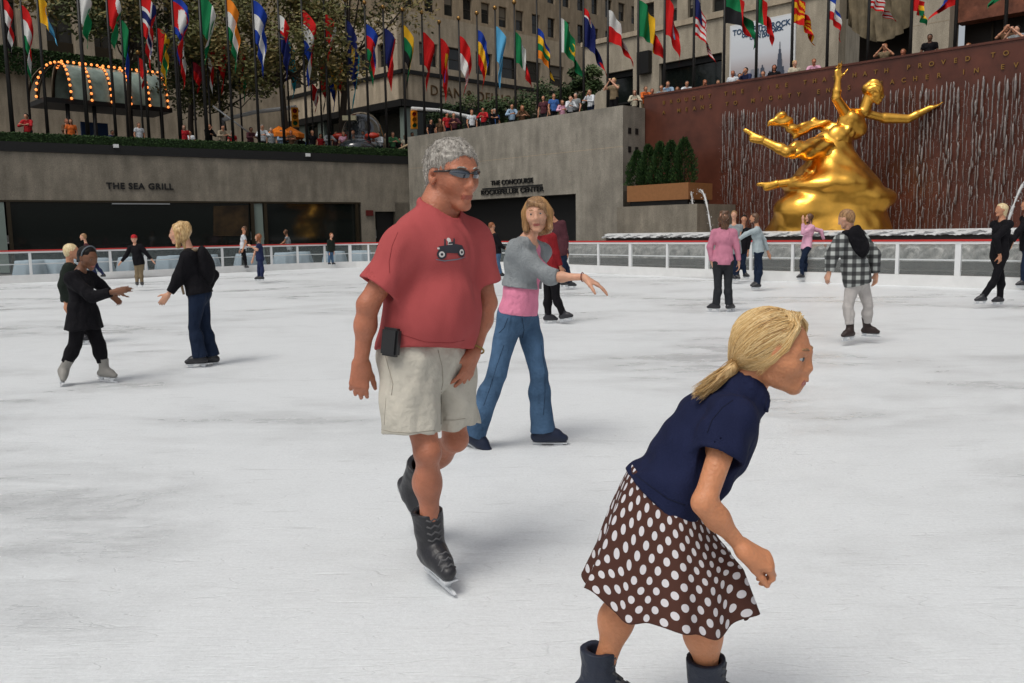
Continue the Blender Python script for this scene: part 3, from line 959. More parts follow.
# pale tower behind the right-hand flags (windows on a face running along V)
def pale_tower():
    root = empty('pale_tower', UP(640, 60, 62)); tag(root, 'pale limestone tower with paired windows behind the red and white flag', 'building')
    Un = U/U.length; Vn = V/V.length
    uu = 66.0
    a = UP(634, 60, uu); b = UP(720, 60, uu); a.z = b.z = 0; L = (b-a).length+6
    rnd = random.Random(2)
    base = a
    zr0 = UP(660, 62, uu).z
    rows = [zr0 + k*3.3 for k in range(-1, 8)]
    hs = []
    for z in rows:
        for x in (.9, 3.4, 5.9, 8.4): hs.append((x, x+1.35, z, z+2.1))
    w = MB(); holed_wall(w, L, st, 56, hs, base, Vn, Un, .6); w.build('wall', LIME_LT, root)
    windows(root, hs, base, Vn, Un, rnd)
    k = MB(); k.prism([(p.x, p.y) for p in (base+Un*1, base+Un*1+Vn*L, base+Un*20+Vn*L, base+Un*20)], st, 55); k.build('core', LIME_LT, root)
    settle(root, a+Vector((0, 0, st)))
pale_tower()

# --- the long stone front on the right, with shop windows, poster and carved entrance
def right_building():
    uf = 44.0
    s0 = UP(583, 60, uf); s1 = UP(1100, 60, uf)
    base = Vector((s0.x, s0.y, 0)); Un = U/U.length; Vn = V/V.length
    root = empty('stone_front_building', base+Vector((0, 0, st)))
    tag(root, 'long limestone building front with shop windows, stone piers and a carved entrance, top right', 'building')
    def X(px, py=60):
        p = UP(px, py, uf); return (Vector((p.x, p.y, 0))-base).dot(Vn)
    def Z(px, py): return UP(px, py, uf).z
    zw = Z(604, 74); zw2 = Z(700, 56)
    ztop = Z(590, 46)
    L = X(1100)
    x1a, x1b = X(606), X(633)
    x2a, x2b = X(659), X(722)
    x3a, x3b = X(838), X(912)
    x4a = X(951)
    zen = Z(875, 0)+7; z4 = Z(1000, 14)
    w = MB()
    holed_wall(w, x3a-.002, st, ztop, [(x1a, x1b, st, zw), (x2a, x2b, st, zw-.0)], base, Vn, Un, .8)
    face_rect(w, x3a, x3b, zen, zen+6, base, Vn, Un, 0, .8)
    face_rect(w, x3b+.002, x4a, st, zen+6, base, Vn, Un, -.4, .8)
    face_rect(w, x4a+.002, L+12, z4+3.6, zen+6, base, Vn, Un, 0, .8)
    w.build('wall', LIME_LT, root)
    # upper storey set back
    u_ = MB(); face_rect(u_, X(724), x3a, ztop+.003, 44, base, Vn, Un, 1.5, 6); face_rect(u_, x3a, L+12, zen+6.003, 44, base, Vn, Un, 1.5, 6); u_.build('upper_wall', LIME_LT, root)
    c = MB(); face_rect(c, -.1, x3a-.1, ztop+.003, ztop+.3, base, Vn, Un, -.12, .8); c.build('coping', LIME, root)
    for a, b in ((x1a, x1b), (x2a, x2b)):
        f = MB()
        face_rect(f, a, b, zw-.35, zw-.003, base, Vn, Un, .25, .4)
        n = max(1, int((b-a)/2.2))
        for i in range(n+1):
            x = a+(b-a-.12)*i/n; face_rect(f, x, x+.12, st, zw-.353, base, Vn, Un, .26, .39)
        face_rect(f, a, b, zw-2.0, zw-1.9, base, Vn, Un, .27, .38)
        fo = f.build('shop_window', BLACK, root)
        g = MB(); face_rect(g, a, b, st, zw, base, Vn, Un, .42, .45); g.build('pane', GLASS_DK, fo)
    # dark recess behind the carved entrance
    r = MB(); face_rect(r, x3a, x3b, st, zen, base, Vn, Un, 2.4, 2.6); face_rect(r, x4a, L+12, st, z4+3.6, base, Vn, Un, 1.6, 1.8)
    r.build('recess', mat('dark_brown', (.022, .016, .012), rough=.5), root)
    # curved carved relief over the entrance
    cv = MB(); rs = random.Random(9); cx = (x3a+x3b)/2; zc = Z(875, 30)
    nn = 28; vs = []; fs = []
    for i in range(nn+1):
        for j in range(9):
            x = x3a+(x3b-x3a)*i/nn; t = j/8
            sag = 1.1*(1-((x-cx)/(x3b-x3a)*2)**2)
            z = zc + .7 - sag*1.0 + (zen-zc-.7+sag)*t
            dep = 1.0-.9*t + .16*math.sin(i*1.9+j*1.3)+rs.uniform(-.1, .1)
            p = base+Vn*x+Un*dep; vs.append((p.x, p.y, z))
    for i in range(nn):
        for j in range(8): a = i*9+j; fs.append((a, a+1, a+10, a+9))
    cv.add(vs, fs, 0, True); cv.build('carved_relief', mat('carved_stone', (.20, .16, .10), rough=.7, var=.5, vs=1.5, bump=1, bs=3), root)
    # reddish carved lintel at far right
    lt = MB(); face_rect(lt, x4a+.01, L+12, z4, z4+3.6, base, Vn, Un, .3, 1.2); lt.build('lintel', mat('red_brown_relief', (.16, .055, .03), rough=.6, var=.5, vs=2, bump=1, bs=4), root)
    # brass door bars in the recess
    d = MB()
    for i in range(7):
        x = x4a+1.2+i*1.5; face_rect(d, x, x+.09, st, z4, base, Vn, Un, 1.5, 1.58)
    d.build('door_bars', BRONZE, root)
    # wall lamp box beside the first shop window
    q = MB(); xx = X(646); z = Z(646, 63); face_rect(q, xx-.45, xx+.45, z-.65, z+.65, base, Vn, Un, -.35, -.003); q.build('loudspeaker', BLACK, root)
    # stone courses
    j = MB()
    for z in np.arange(st+1.6, ztop, 1.9): face_rect(j, x3b+.01, x4a-.01, z, z+.035, base, Vn, Un, -.406, -.402)
    j.build('joint', LIME_DK, root)
    settle(root, base+Vector((0, 0, st)))
    # poster
    pm = poster_material()
    xa, xb = X(732), X(794); zb = Z(763, 92); zt = Z(760, 22)
    proot = empty('billboard', base+Vn*((xa+xb)/2)); tag(proot, 'large pale poster of a hazy city skyline with blue lettering on the stone front', 'billboard')
    a = base+Vn*xa-Un*.12; 
    me = bpy.data.meshes.new('poster')
    b = base+Vn*xb-Un*.12
    me.from_pydata([(a.x, a.y, zb), (b.x, b.y, zb), (b.x, b.y, zt), (a.x, a.y, zt)], [], [(0, 1, 2, 3)])
    uv = me.uv_layers.new(name='UVMap')
    for i, c_ in enumerate(((0, 0), (1, 0), (1, 1), (0, 1))): uv.data[i].uv = c_
    me.materials.append(pm); po = bpy.data.objects.new('poster', me); link(po, proot)
    f = MB(); face_rect(f, xa-.1, xb+.1, zb-.1, zt+.1, base, Vn, Un, -.10, -.004); f.build('backboard', WHITE, proot)
    NAVY = mat('poster_navy', (.02, .06, .13), rough=.6)
    W_ = xb-xa; Hh = zt-zb
    def lt_(s, size, fx, fz, al='RIGHT'):
        p = base+Vn*(xa+W_*fx)-Un*.135; p.z = zb+Hh*fz
        text_mesh(s, size, .006, basis(p, Vn, (0, 0, 1), -Un), 'lettering', NAVY, proot, align=al, bold=.012)
    lt_('TOP OF THE ROCK', .40, .95, .875)
    lt_('OBSERVATION DECK', .26, .84, .82)
    lt_('OPEN DAILY', .26, .70, .77)
    # skyline silhouettes printed on the poster, as thin flat shapes
    rs = random.Random(4); SK = [mat('print_grey', (.16, .18, .22), rough=.7), mat('print_grey_dark', (.07, .085, .12), rough=.7), mat('print_grey_light', (.26, .27, .31), rough=.7)]
    sk = MB()
    def pr(fx0, fx1, f1, layer, mi, f0=.0):
        face_rect(sk, xa+W_*fx0, xa+W_*fx1, zb+Hh*f0+.01, zb+Hh*f1, base, Vn, Un, -.126-layer*.002, -.1255-layer*.002, mi)
    for i in range(34):
        x = rs.uniform(0, .93); pr(x, x+rs.uniform(.02, .06), rs.uniform(.18, .34), i*.4, rs.randrange(3))
    for k, (wd, f1) in enumerate(((.09, .30), (.075, .42), (.055, .50), (.035, .56), (.012, .66))): pr(.80-wd/2, .80+wd/2, f1, 16+k*.5, 1)
    for k, (wd, f1) in enumerate(((.08, .26), (.06, .34), (.02, .38))): pr(.53-wd/2, .53+wd/2, f1, 20+k*.5, 1)
    sk.build('printed_skyline', SK, proot)
    settle(proot, base+Vn*((xa+xb)/2)+Vector((0, 0, st+.5)))
def poster_material():
    m = bpy.data.materials.new('poster_print'); m.use_nodes = True; nt = m.node_tree; b = nt.nodes['Principled BSDF']; b.inputs['Roughness'].default_value = .6
    tc = nt.nodes.new('ShaderNodeTexCoord'); sx = nt.nodes.new('ShaderNodeSeparateXYZ'); cr = nt.nodes.new('ShaderNodeValToRGB')
    nt.links.new(tc.outputs['UV'], sx.inputs[0]); nt.links.new(sx.outputs[1], cr.inputs[0])
    e = cr.color_ramp.elements; e[0].position = 0; e[0].color = (.20, .24, .32, 1); e[1].position = .38; e[1].color = (.50, .46, .47, 1)
    q = e.new(.55); q.color = (.66, .68, .72, 1); q = e.new(.8); q.color = (.72, .76, .80, 1)
    nt.links.new(cr.outputs[0], b.inputs['Base Color']); return m
right_building()

# --- limestone building on the left behind the trees
def left_building():
    Un = U/U.length; Vn = V/V.length
    a = P(-140, 60, 60); cpt = Vector((a.x, a.y, 0)); v = UV(cpt)[1]
    e = VP(290, 60, v); L = (Vector((e.x, e.y, 0))-cpt).length+1
    root = empty('pilaster_building', cpt+Vector((0, 0, st))); tag(root, 'brown limestone building with tall dark window bays between stone piers, top left', 'building')
    def X(px): p = VP(px, 80, v); return (Vector((p.x, p.y, 0))-cpt).dot(Un)
    def Z(px, py): return VP(px, py, v).z
    zb = Z(60, 58)
    bays = [(X(-80), X(-50)), (X(-30), X(-6)), (X(6), X(22)), (X(50), X(78)), (X(97), X(117)), (X(134), X(152)), (X(168), X(184)), (X(199), X(213)), (X(227), X(240)), (X(252), X(264))]
    w = MB(); holes = [(p, q, zb, 38.) for p, q in bays]
    holed_wall(w, L, st+4.6, 40, holes, cpt, Un, -Vn, .9)
    low = [(p+.6, q+.3, st, st+3.9) for p, q in bays[3:]]
    holed_wall(w, L, st, st+4.597, low, cpt, Un, -Vn, .9)
    w.build('wall', LIME, root)
    for p, q in bays:
        f = MB()
        z = zb
        while z < 37:
            face_rect(f, p, q, z, z+1.3, cpt, Un, -Vn, .5, .7)      # spandrel
            face_rect(f, (p+q)/2-.06, (p+q)/2+.06, z+1.3, z+3.7, cpt, Un, -Vn, .62, .7)
            z += 3.7
        fo = f.build('window_bay', BRONZE, root)
        g = MB(); face_rect(g, p, q, zb, 38, cpt, Un, -Vn, .72, .75); g.build('pane', GLASS_WIN, fo)
    for p, q, za, zb_ in low:
        g = MB(); face_rect(g, p, q, za, zb_, cpt, Un, -Vn, .6, .7); g.build('shop_window', GLASS_DK, root)
    # planted ledge
    g = MB(); ra = cpt+Un*X(-100)-Vn*(-.5); 
    a1 = cpt+Un*X(-60)+Vn*.9; b1 = cpt+Un*X(150)+Vn*.9
    zz = Z(60, 76)
    leaf_box(g, a1, b1, .8, zz-.3, zz+1.5, 5000, .14, 21)
    g.build('ledge_planting', [HEDGE, HEDGE2], root)
    settle(root, cpt+Vector((0, 0, st)))
    # distant end block between the two streets
    q = P(262, 60, 96); q.z = 0
    tall_block('street_block', 'brown limestone block with scattered windows seen between the tree and the corner building', q, 30, 0, st, 44, 8.5, 3.9, 2.1, 3.3, 1.2, LIME_DK, 12)
left_building()

# ------------------------------------------------------------------ glowing glass marquee (left)
def marquee():
    # a barrel vault of glass on dark ribs with amber bulbs; length along U
    Un = U/U.length; Vn = V/V.length
    d0 = P(42, 105, 52.5); c0 = Vector((d0.x, d0.y, 0)); v = UV(c0)[1]
    e = VP(162, 105, v); L = (Vector((e.x, e.y, 0))-c0).length
    zb = P(42, 100, 52.5).z; H = P(60, 66, 54).z - zb; R = 1.55
    root = empty('glass_marquee', c0); tag(root, 'barrel vaulted glass marquee edged with rows of amber light bulbs above the pavement at left', 'marquee')
    AMB = mat('amber_bulb', (.9, .4, .1), rough=.4, emis=(1.0, .26, .06), es=1.5)
    ribs = MB(); glass = MB(); bpos = []
    def arc(x, t): # t 0..pi, near edge to far edge
        return c0 + Un*x + Vn*(R*math.cos(t)) + Vector((0, 0, zb+H*math.sin(t)))
    def endarc(t): # rounded left end
        return c0 + Un*(-R*.0) 
    N = 14; nr = 5
    xs = [L*.16+(L*.84-.3)*i/nr for i in range(nr+1)]
    for x in xs:
        pts = [arc(x, math.pi*j/N) for j in range(N+1)]
        ribs.tube(pts, .07, n=5)
        for j in range(12):
            bpos.append(arc(x, math.pi*.62*j/11)+Vn*.1)
    # quarter-dome end at left
    for ph in (0, 30, 60, 90, 120, 150, 180):
        a = math.radians(ph)
        pts = []
        for j in range(N//2+1):
            t = math.pi/2*j/(N//2)
            pts.append(c0 + Un*(xs[0]-R*1.2*math.cos(t)*math.sin(a)) + Vn*(R*math.cos(t)*math.cos(a)) + Vector((0, 0, zb+H*math.sin(t))))
        ribs.tube(pts, .06, n=5)
        if ph in (60,):
            for j in range(10):
                t = math.pi/2*j/9
                bpos.append(c0 + Un*(xs[0]-R*1.2*math.cos(t)*math.sin(a)-.05) + Vn*(R*math.cos(t)*math.cos(a)+.08) + Vector((0, 0, zb+H*math.sin(t)+.05)))
    # ridge bulbs
    for i in range(18):
        x = xs[0]+(xs[-1]-xs[0])*i/17; bpos.append(c0+Un*x+Vn*.4+Vector((0, 0, zb+H*.99+.1)))
    vs = []; fs = []
    for i in range(nr*2+1):
        x = xs[0]+(xs[-1]-xs[0])*i/(nr*2)
        for j in range(N+1): vs.append(arc(x, math.pi*j/N))
    for i in range(nr*2):
        for j in range(N): a = i*(N+1)+j; fs.append((a, a+1, a+N+2, a+N+1))
    glass.add(vs, fs, 0, True)
    glass.build('glazing', mat('marquee_glass', (.24, .31, .27), rough=.12, spec=.7, var=.5, vs=.9), root)
    ribs.build('ribs', BRONZE, root)
    bme = None
    for p in bpos:
        if bme is None:
            m = MB(); m.ball((0, 0, 0), .08, n=4); b0 = m.build('bulb', AMB, root); bme = b0.data
        else: b0 = bpy.data.objects.new('bulb', bme); link(b0, root)
        b0.location = p
    f = MB()
    p = [c0+Un*(-.3)+Vn*R, c0+Un*L+Vn*R, c0+Un*L-Vn*R, c0+Un*(-.3)-Vn*R]
    f.prism([(q.x, q.y) for q in p], zb-.30, zb-.02); f.build('fascia', BLACK, root)
    for x in (1.0, L*.35, L*.65, L-.6):
        k = MB(); q = c0+Un*x+Vn*(R-.3); k.tube([(q.x, q.y, st), (q.x, q.y, zb-.30)], .12, n=8); k.build('post', BLACK, root)
    settle(root, Vector((c0.x, c0.y, st)))
    # blue poster panel under the marquee
    q = MB(); a = c0+Un*3.2-Vn*1.0; q.box((a.x, a.y, st+1.7), (1.6, .15, 3.0), Matrix((Un, Vn, (0, 0, 1))).transposed().to_3x3())
    o = q.build('blue_panel', mat('blue_panel_paint', (.015, .04, .11), rough=.4)); tag(o, 'tall dark blue panel standing under the glass marquee', 'panel'); recenter(o)
marquee()

# ------------------------------------------------------------------ trees
BARK = mat('tree_bark', (.045, .035, .026), rough=.9, bump=.6, bs=20)
TL = [mat('leaf_dark', (.050, .060, .018), rough=.7), mat('leaf_mid', (.11, .11, .034), rough=.7), mat('leaf_olive', (.20, .155, .055), rough=.7)]
TB = [mat('shrub_dark', (.025, .050, .015), rough=.7), mat('shrub_mid', (.05, .085, .028), rough=.7), mat('shrub_light', (.08, .11, .04), rough=.7)]
def tree(base, H, crown_c, crown_r, label, seed, n=9000, leaf=.14, mats=TL, name='tree', group=None, cat='tree', clumps=26, lean=0):
    rs = random.Random(seed); root = empty(name, base); tag(root, label, cat, group)
    tr = MB(); top = Vector(crown_c)
    r0 = max(.05, H*.02)
    mid = base.lerp(top, .6)
    pts = [base, base.lerp(mid, .5)+Vector((rs.uniform(-.1, .1), 0, 0)), mid, top]
    tr.tube(pts, [r0, r0*.85, r0*.7, r0*.2], n=8)
    cl = []
    for i in range(clumps):
        a = rs.uniform(0, 6.283); t = rs.uniform(-1, 1); rr = rs.uniform(.45, 1)
        s = math.sqrt(1-t*t)
        c = top + Vector((math.cos(a)*s*rr*crown_r[0], math.sin(a)*s*rr*crown_r[1], t*rr*crown_r[2]))
        cl.append((c, rs.uniform(.18, .34)*max(crown_r)*.9, rs.choice((0, 0, 1, 1, 2))))
        if i % 2 == 0:
            m2 = mid.lerp(c, .5)+Vector((0, 0, -.15*crown_r[2]))
            tr.tube([mid.lerp(top, rs.uniform(0, .6)), m2, c], [r0*.4, r0*.25, r0*.08], n=5)
    tr.build('trunk', BARK, root)
    f = MB()
    for i in range(n):
        c, r, mm = cl[rs.randrange(len(cl))]
        d = Vector((rs.gauss(0, 1), rs.gauss(0, 1), rs.gauss(0, .8))).normalized()
        p = c + d*r*rs.uniform(.3, 1.05)
        w = Vector((rs.gauss(0, 1), rs.gauss(0, 1), rs.gauss(0, .6))).normalized()*leaf*rs.uniform(.6, 1.3); v = w.orthogonal().normalized()*leaf*.55
        m = mm if rs.random() < .75 else rs.randrange(3)
        f.add([p-w, p+v, p+w, p-v], [(0, 1, 2, 3)], m=m)
    f.build('crown', mats, root)
    settle(root, base)
    return root
def gp(px, py, d, z=st):
    p = P(px, py, d); return Vector((p.x, p.y, z))
tree(gp(128, 120, 50), 9, P(128, 2, 50), (5.2, 3, 2.2), 'leafy olive brown street tree over the left end of the glass marquee', 31, n=6000, leaf=.15)
tree(gp(190, 120, 52), 10, P(190, 20, 52), (4.2, 3, 4.6), 'dense dark street tree behind the middle left flags', 32, n=6500, leaf=.14)
tree(gp(285, 120, 50), 11, P(278, 30, 50), (5.2, 3, 3.0), 'yellowish street tree with its crown spreading left of the traffic signal', 33, n=9500, leaf=.14, mats=[TL[1], TL[2], TL[1]])
tree(gp(338, 120, 52), 12, P(350, -2, 52), (5.8, 3, 2.2), 'high street tree hanging over the flags left of the corner building', 34, n=4500, leaf=.13, mats=[TL[1], TL[2], TL[0]])
tree(gp(230, 120, 56), 8, P(215, 75, 56), (5.0, 2.5, 2.6), 'low dark tree behind the crowd between the marquee and the signal', 35, n=4000, leaf=.13, mats=[TL[0], TL[0], TL[1]])
for i, (px, py, d, rx, rz, lb) in enumerate(((425, 108, 60, 2.6, 1.8, 'loose pale shrub on the pavement by the shop canopy'), (462, 116, 58, 2.2, 1.15, 'wide green shrub behind the crowd at the start of the sloping wall'), (505, 114, 56, 2.4, 1.1, 'broad leafy shrub behind the light blue flag'), (548, 108, 54, 2.2, 1.25, 'rounded green shrub behind the crowd under the four coloured flag'), (574, 94, 50, 1.5, 1.3, 'taller light green small tree beside the stone pier'), (590, 86, 49, .7, .9, 'small green sprig of tree touching the stone pier'))):
    if i == 0: continue
    tree(gp(px, py, d), 2.5, P(px, py, d), (rx, 1.3, rz), lb, 60+i, n=4200, leaf=.10, mats=TB, name='shrub', group='shrubs behind the crowd', cat='shrub', clumps=18)

# ------------------------------------------------------------------ traffic signals, mast arms, car, umbrellas, stair rail
def signal(px, py, d, armpx, label):
    c = P(px, py, d); root = empty('traffic_signal', c); tag(root, label, 'traffic signal', 'yellow traffic signals')
    Rm = Matrix.Rotation(math.radians(14), 3, 'Z')
    m = MB(); m.box(c, (.42, .34, 1.15), Rm); m.build('housing', YEL, root)
    for k, (cc, on) in enumerate((((.3, .01, .01), 0), ((.3, .15, .01), 0), ((.02, .15, .05), 0))):
        q = MB(); p = c + Rm@Vector((-.0, -.19, .36-.36*k)); q.tube([p+Rm@Vector((0, .01, 0)), p+Rm@Vector((0, -.02, 0))], .13, n=12); lo = q.build('lens', mat('lens%d' % k, cc, rough=.2), root)
        v = MB(); 
        pts = []
        vs = []; fs = []
        for i in range(9):
            a = math.pi*(i/8); 
            for yy in (0, -.24): vs.append(p + Rm@Vector((math.cos(a)*.15, yy, math.sin(a)*.15)))
        for i in range(8): fs.append((i*2, i*2+1, i*2+3, i*2+2))
        v.add(vs, fs, 0, True); v.build('visor', YEL, lo)
    if armpx:
        pts = [P(x, y, dd) for x, y, dd in armpx]
        q = MB(); q.tube(pts, [.12]*len(pts), n=8); q.build('mast_arm', WHITE, root)
        b = pts[0]; q = MB(); q.tube([(b.x, b.y, st), (b.x, b.y, b.z+.1)], .14, n=8); q.build('pole', GREY, root)
    settle(root, c)
signal(295, 117.5, 54, [(222, 120, 54), (255, 112, 54), (296, 107, 54), (298, 112, 54)], 'yellow traffic signal hanging from a pale mast arm under the yellowish tree')
signal(414, 120, 58, [(492, 124, 56), (470, 117, 56), (440, 110.5, 57), (412, 108.5, 58), (412, 113, 58)], 'yellow traffic signal on a curved pale arm in front of the corner shop')
o = MB(); o.tube([P(213, 106, 50), P(251, 134, 50)], .05, n=6); o = o.build('sloping_pole', GREY); tag(o, 'thin pale sloping pole behind the crowd left of the yellowish tree', 'pole'); recenter(o)
o = MB(); o.tube([P(394, 152, 50.5), P(425, 136, 50.5)], .07, n=6); o = o.build('handrail', WOODP); tag(o, 'pale sloping handrail rising at the right end of the hedge', 'handrail'); recenter(o)
# rounded dark car with red tail lamps
def car():
    c = gp(357, 135, 50.5); root = empty('parked_car', c); tag(root, 'rounded dark glossy car roof with red tail lamps parked behind the crowd', 'car')
    s = SDF(); b = np.array(c)
    s.ell(b+[0, 2.0, 1.25], [1.35, 2.6, 1.15]); s.ell(b+[0, 1.9, 2.0], [1.15, 1.9, 1.15], k=.3)
    s.ell(b+[0, 1.2, .8], [1.4, 2.9, .9], k=.3)
    s.build('body', mat('car_paint', (.02, .025, .03), rough=.12, spec=.6, coat=1.), root, h=.06)
    for sx in (-1, 1):
        m = MB(); m.ball(c+Vector((sx*.92, -.42, 1.55)), (.42, .22, .17), n=8); m.build('tail_lamp', mat('tail_lamp_red', (.5, .03, .01), rough=.2, spec=.6), root)
        m = MB()
        for y in (.6, 3.6):
            p = c+Vector((sx*1.2, y, .38)); m.tube([p-Vector((.12*sx, 0, 0)), p+Vector((.12*sx, 0, 0))], .38, n=14)
            m2 = m; 
            m.build('wheel', BLACK, root); m = MB()
    m = MB(); m.box(c+Vector((-.35, -.25, 2.55)), (.75, .3, .26)); m.build('roof_sign', mat('cream_plastic', (.6, .55, .35), rough=.4), root)
    settle(root, c)
car()
def parasol(px, py, d, R, cl, label):
    c = P(px, py, d); root = empty('parasol', (c.x, c.y, st)); tag(root, label, 'parasol', 'orange parasols behind the hedge')
    m = MB(); n = 8; vs = [c+Vector((0, 0, .28))]+[c+Vector((math.cos(2*math.pi*k/n)*R, math.sin(2*math.pi*k/n)*R, -.15)) for k in range(n)]
    vs += [v+Vector((0, 0, -.22)) for v in vs[1:]]
    fs = [(0, 1+k, 1+(k+1) % n) for k in range(n)]+[(1+k, n+1+k, n+1+(k+1) % n, 1+(k+1) % n) for k in range(n)]
    m.add(vs, fs); m.build('canopy', cl, root)
    m = MB(); m.tube([(c.x, c.y, st), (c.x, c.y, c.z+.25)], .035); m.build('pole', GREY, root); settle(root, (c.x, c.y, st))
parasol(279, 131, 49, .75, ORANGE, 'left orange parasol above the crowd behind the hedge')
parasol(291, 131.5, 50, .75, ORANGE, 'right orange parasol above the crowd behind the hedge')
# white folded parasol by the car
m = MB(); c = P(366, 139, 53); m.lathe([(.50, 0), (.34, .6), (.14, 1.4), (.03, 1.9)], (c.x, c.y, c.z-1.2), n=12); root = empty('folded_parasol', (c.x, c.y, st)); m.build('cloth', WHITE, root)
m = MB(); m.tube([(c.x, c.y, st), (c.x, c.y, c.z+.4)], .03); m.build('pole', GREY, root); tag(root, 'closed white cloth parasol standing just right of the dark rounded car', 'parasol'); settle(root, (c.x, c.y, st))

# ------------------------------------------------------------------ flags
FL = {'r': (.52, .012, .012), 'w': (.62, .62, .60), 'b': (.012, .045, .30), 'g': (.008, .17, .06), 'y': (.75, .42, .02), 'k': (.012, .012, .014), 'l': (.10, .38, .62), 'n': (.012, .018, .10), 'o': (.75, .22, .02), 't': (.02, .34, .42), 'm': (.20, .01, .02)}
FN = {'r': 'red', 'w': 'white', 'b': 'blue', 'g': 'green', 'y': 'yellow', 'k': 'black', 'l': 'sky blue', 'n': 'navy', 'o': 'orange', 't': 'turquoise', 'm': 'maroon'}
FLK = list(FL)
FMATS = []
for k in FLK:
    m = mat('flag_'+FN[k].replace(' ', '_'), FL[k], rough=.75, spec=.15)
    FMATS.append(m)
SHAFT = mat('flagpole_black', (.014, .013, .012), rough=.45)
def flag_color(spec, s, t):
    """spec: list of layers; first is bands"""
    c = None
    for L in spec:
        k = L[0]
        if k == 's': c = L[1][min(int(s*len(L[1])), len(L[1])-1)]
        elif k == 't': c = L[1][min(int(t*len(L[1])), len(L[1])-1)]
        elif k == 'hoist':
            if s < L[2]: c = L[1]
        elif k == 'canton':
            if s < L[2] and t < L[3]: c = L[1]
        elif k == 'disc':
            if (s-L[2])**2*2.2+(t-L[3])**2 < L[4]**2: c = L[1]
        elif k == 'cross':
            if abs(s-L[2]) < L[3]*.7 or abs(t-.5) < L[3]: c = L[1]
        elif k == 'hoistt':
            if s < L[2]: c = L[1][min(int(t*len(L[1])), len(L[1])-1)]
        elif k == 'ray':
            a = math.atan2(t-.5, s-.5); 
            if math.sin(a*8) > .2: c = L[1]
    return c
def flagpole(xb, yb, d, ztop, fy0, fy1, w, spec, label, seed, group, thick=.07, side=1):
    base = gp(xb, yb, d); rs = random.Random(seed)
    root = empty('flagpole', base); tag(root, label, 'flagpole', group)
    m = MB(); m.tube([base, Vector((base.x, base.y, ztop))], [thick, thick*.6], n=8); m.build('shaft', SHAFT, root)
    m = MB(); m.ball((base.x, base.y, ztop+.09), .12, n=8); m.build('finial', GOLD_L, root)
    # cloth
    def zz(py):
        # height of a pixel row at this pole
        lo, hi = st-2, 30
        px = xb
        for _ in range(3):
            p = P(px, py, d); px = px + (base.x-p.x)*FPX/d*.9
        return P(px, py, d).z
    z0, z1 = zz(fy0), zz(fy1)
    z0 = min(z0, ztop-.08)
    Ht = z0-z1; W = w*d/FPX
    hoist = Ht*.55; drop = Ht-hoist*.62
    NS, NT = 26, 22
    ph = rs.uniform(0, 6.28); f1 = rs.uniform(.8, 1.3)
    vs = []
    for i in range(NS+1):
        s = i/NS
        for j in range(NT+1):
            t = j/NT
            if w < 15:
                x = W*min(1, 2.6*s)**.8*(1.05-.72*t)*(1-.25*s) + .16*W*math.sin(5*s*f1+ph+1.5*t)*min(1, 2*s)
            else:
                x = W*(s**.75)*(.95-.35*(1-t)*s) - .18*W*t*s*math.sin(ph+s*2)
                x += .10*W*math.sin(3*math.pi*s*f1+ph+2.2*t)*s
            y = .22*math.sin(4.2*math.pi*s*f1+ph+2.6*t)*min(1, s*4)*min(1, W) + .12*math.sin(7*t+ph)*s*min(1, W)
            z = z0 - t*hoist*(1-.38*s) - drop*(s**1.25)*(1-.12*(1-t)*s)
            vs.append((base.x + side*x + .05, base.y+y, z))
    fc = MB(); k = NT+1
    for i in range(NS):
        for j in range(NT):
            c = flag_color(spec, (i+.5)/NS, (j+.5)/NT)
            fc.f.append((i*k+j, (i+1)*k+j, (i+1)*k+j+1, i*k+j+1)); fc.m.append(FLK.index(c)); fc.sm.append(True)
    fc.v = vs
    fc.build('flag', FMATS, root)
    settle(root, base)
def facd(px, extra=1.6):
    """depth of the hedge line at a pixel column plus a step back"""
    d = ray(px, 130); t = (cF+extra)/(fn.x*d.x+fn.y*d.y); return d.y*t
GL, GB, GR = 'front row of flagpoles along the hedge', 'second row of flagpoles behind the hedge', 'flagpoles behind the sloping wall'
T3 = lambda a: [('t', a)]
S3 = lambda a: [('s', a)]
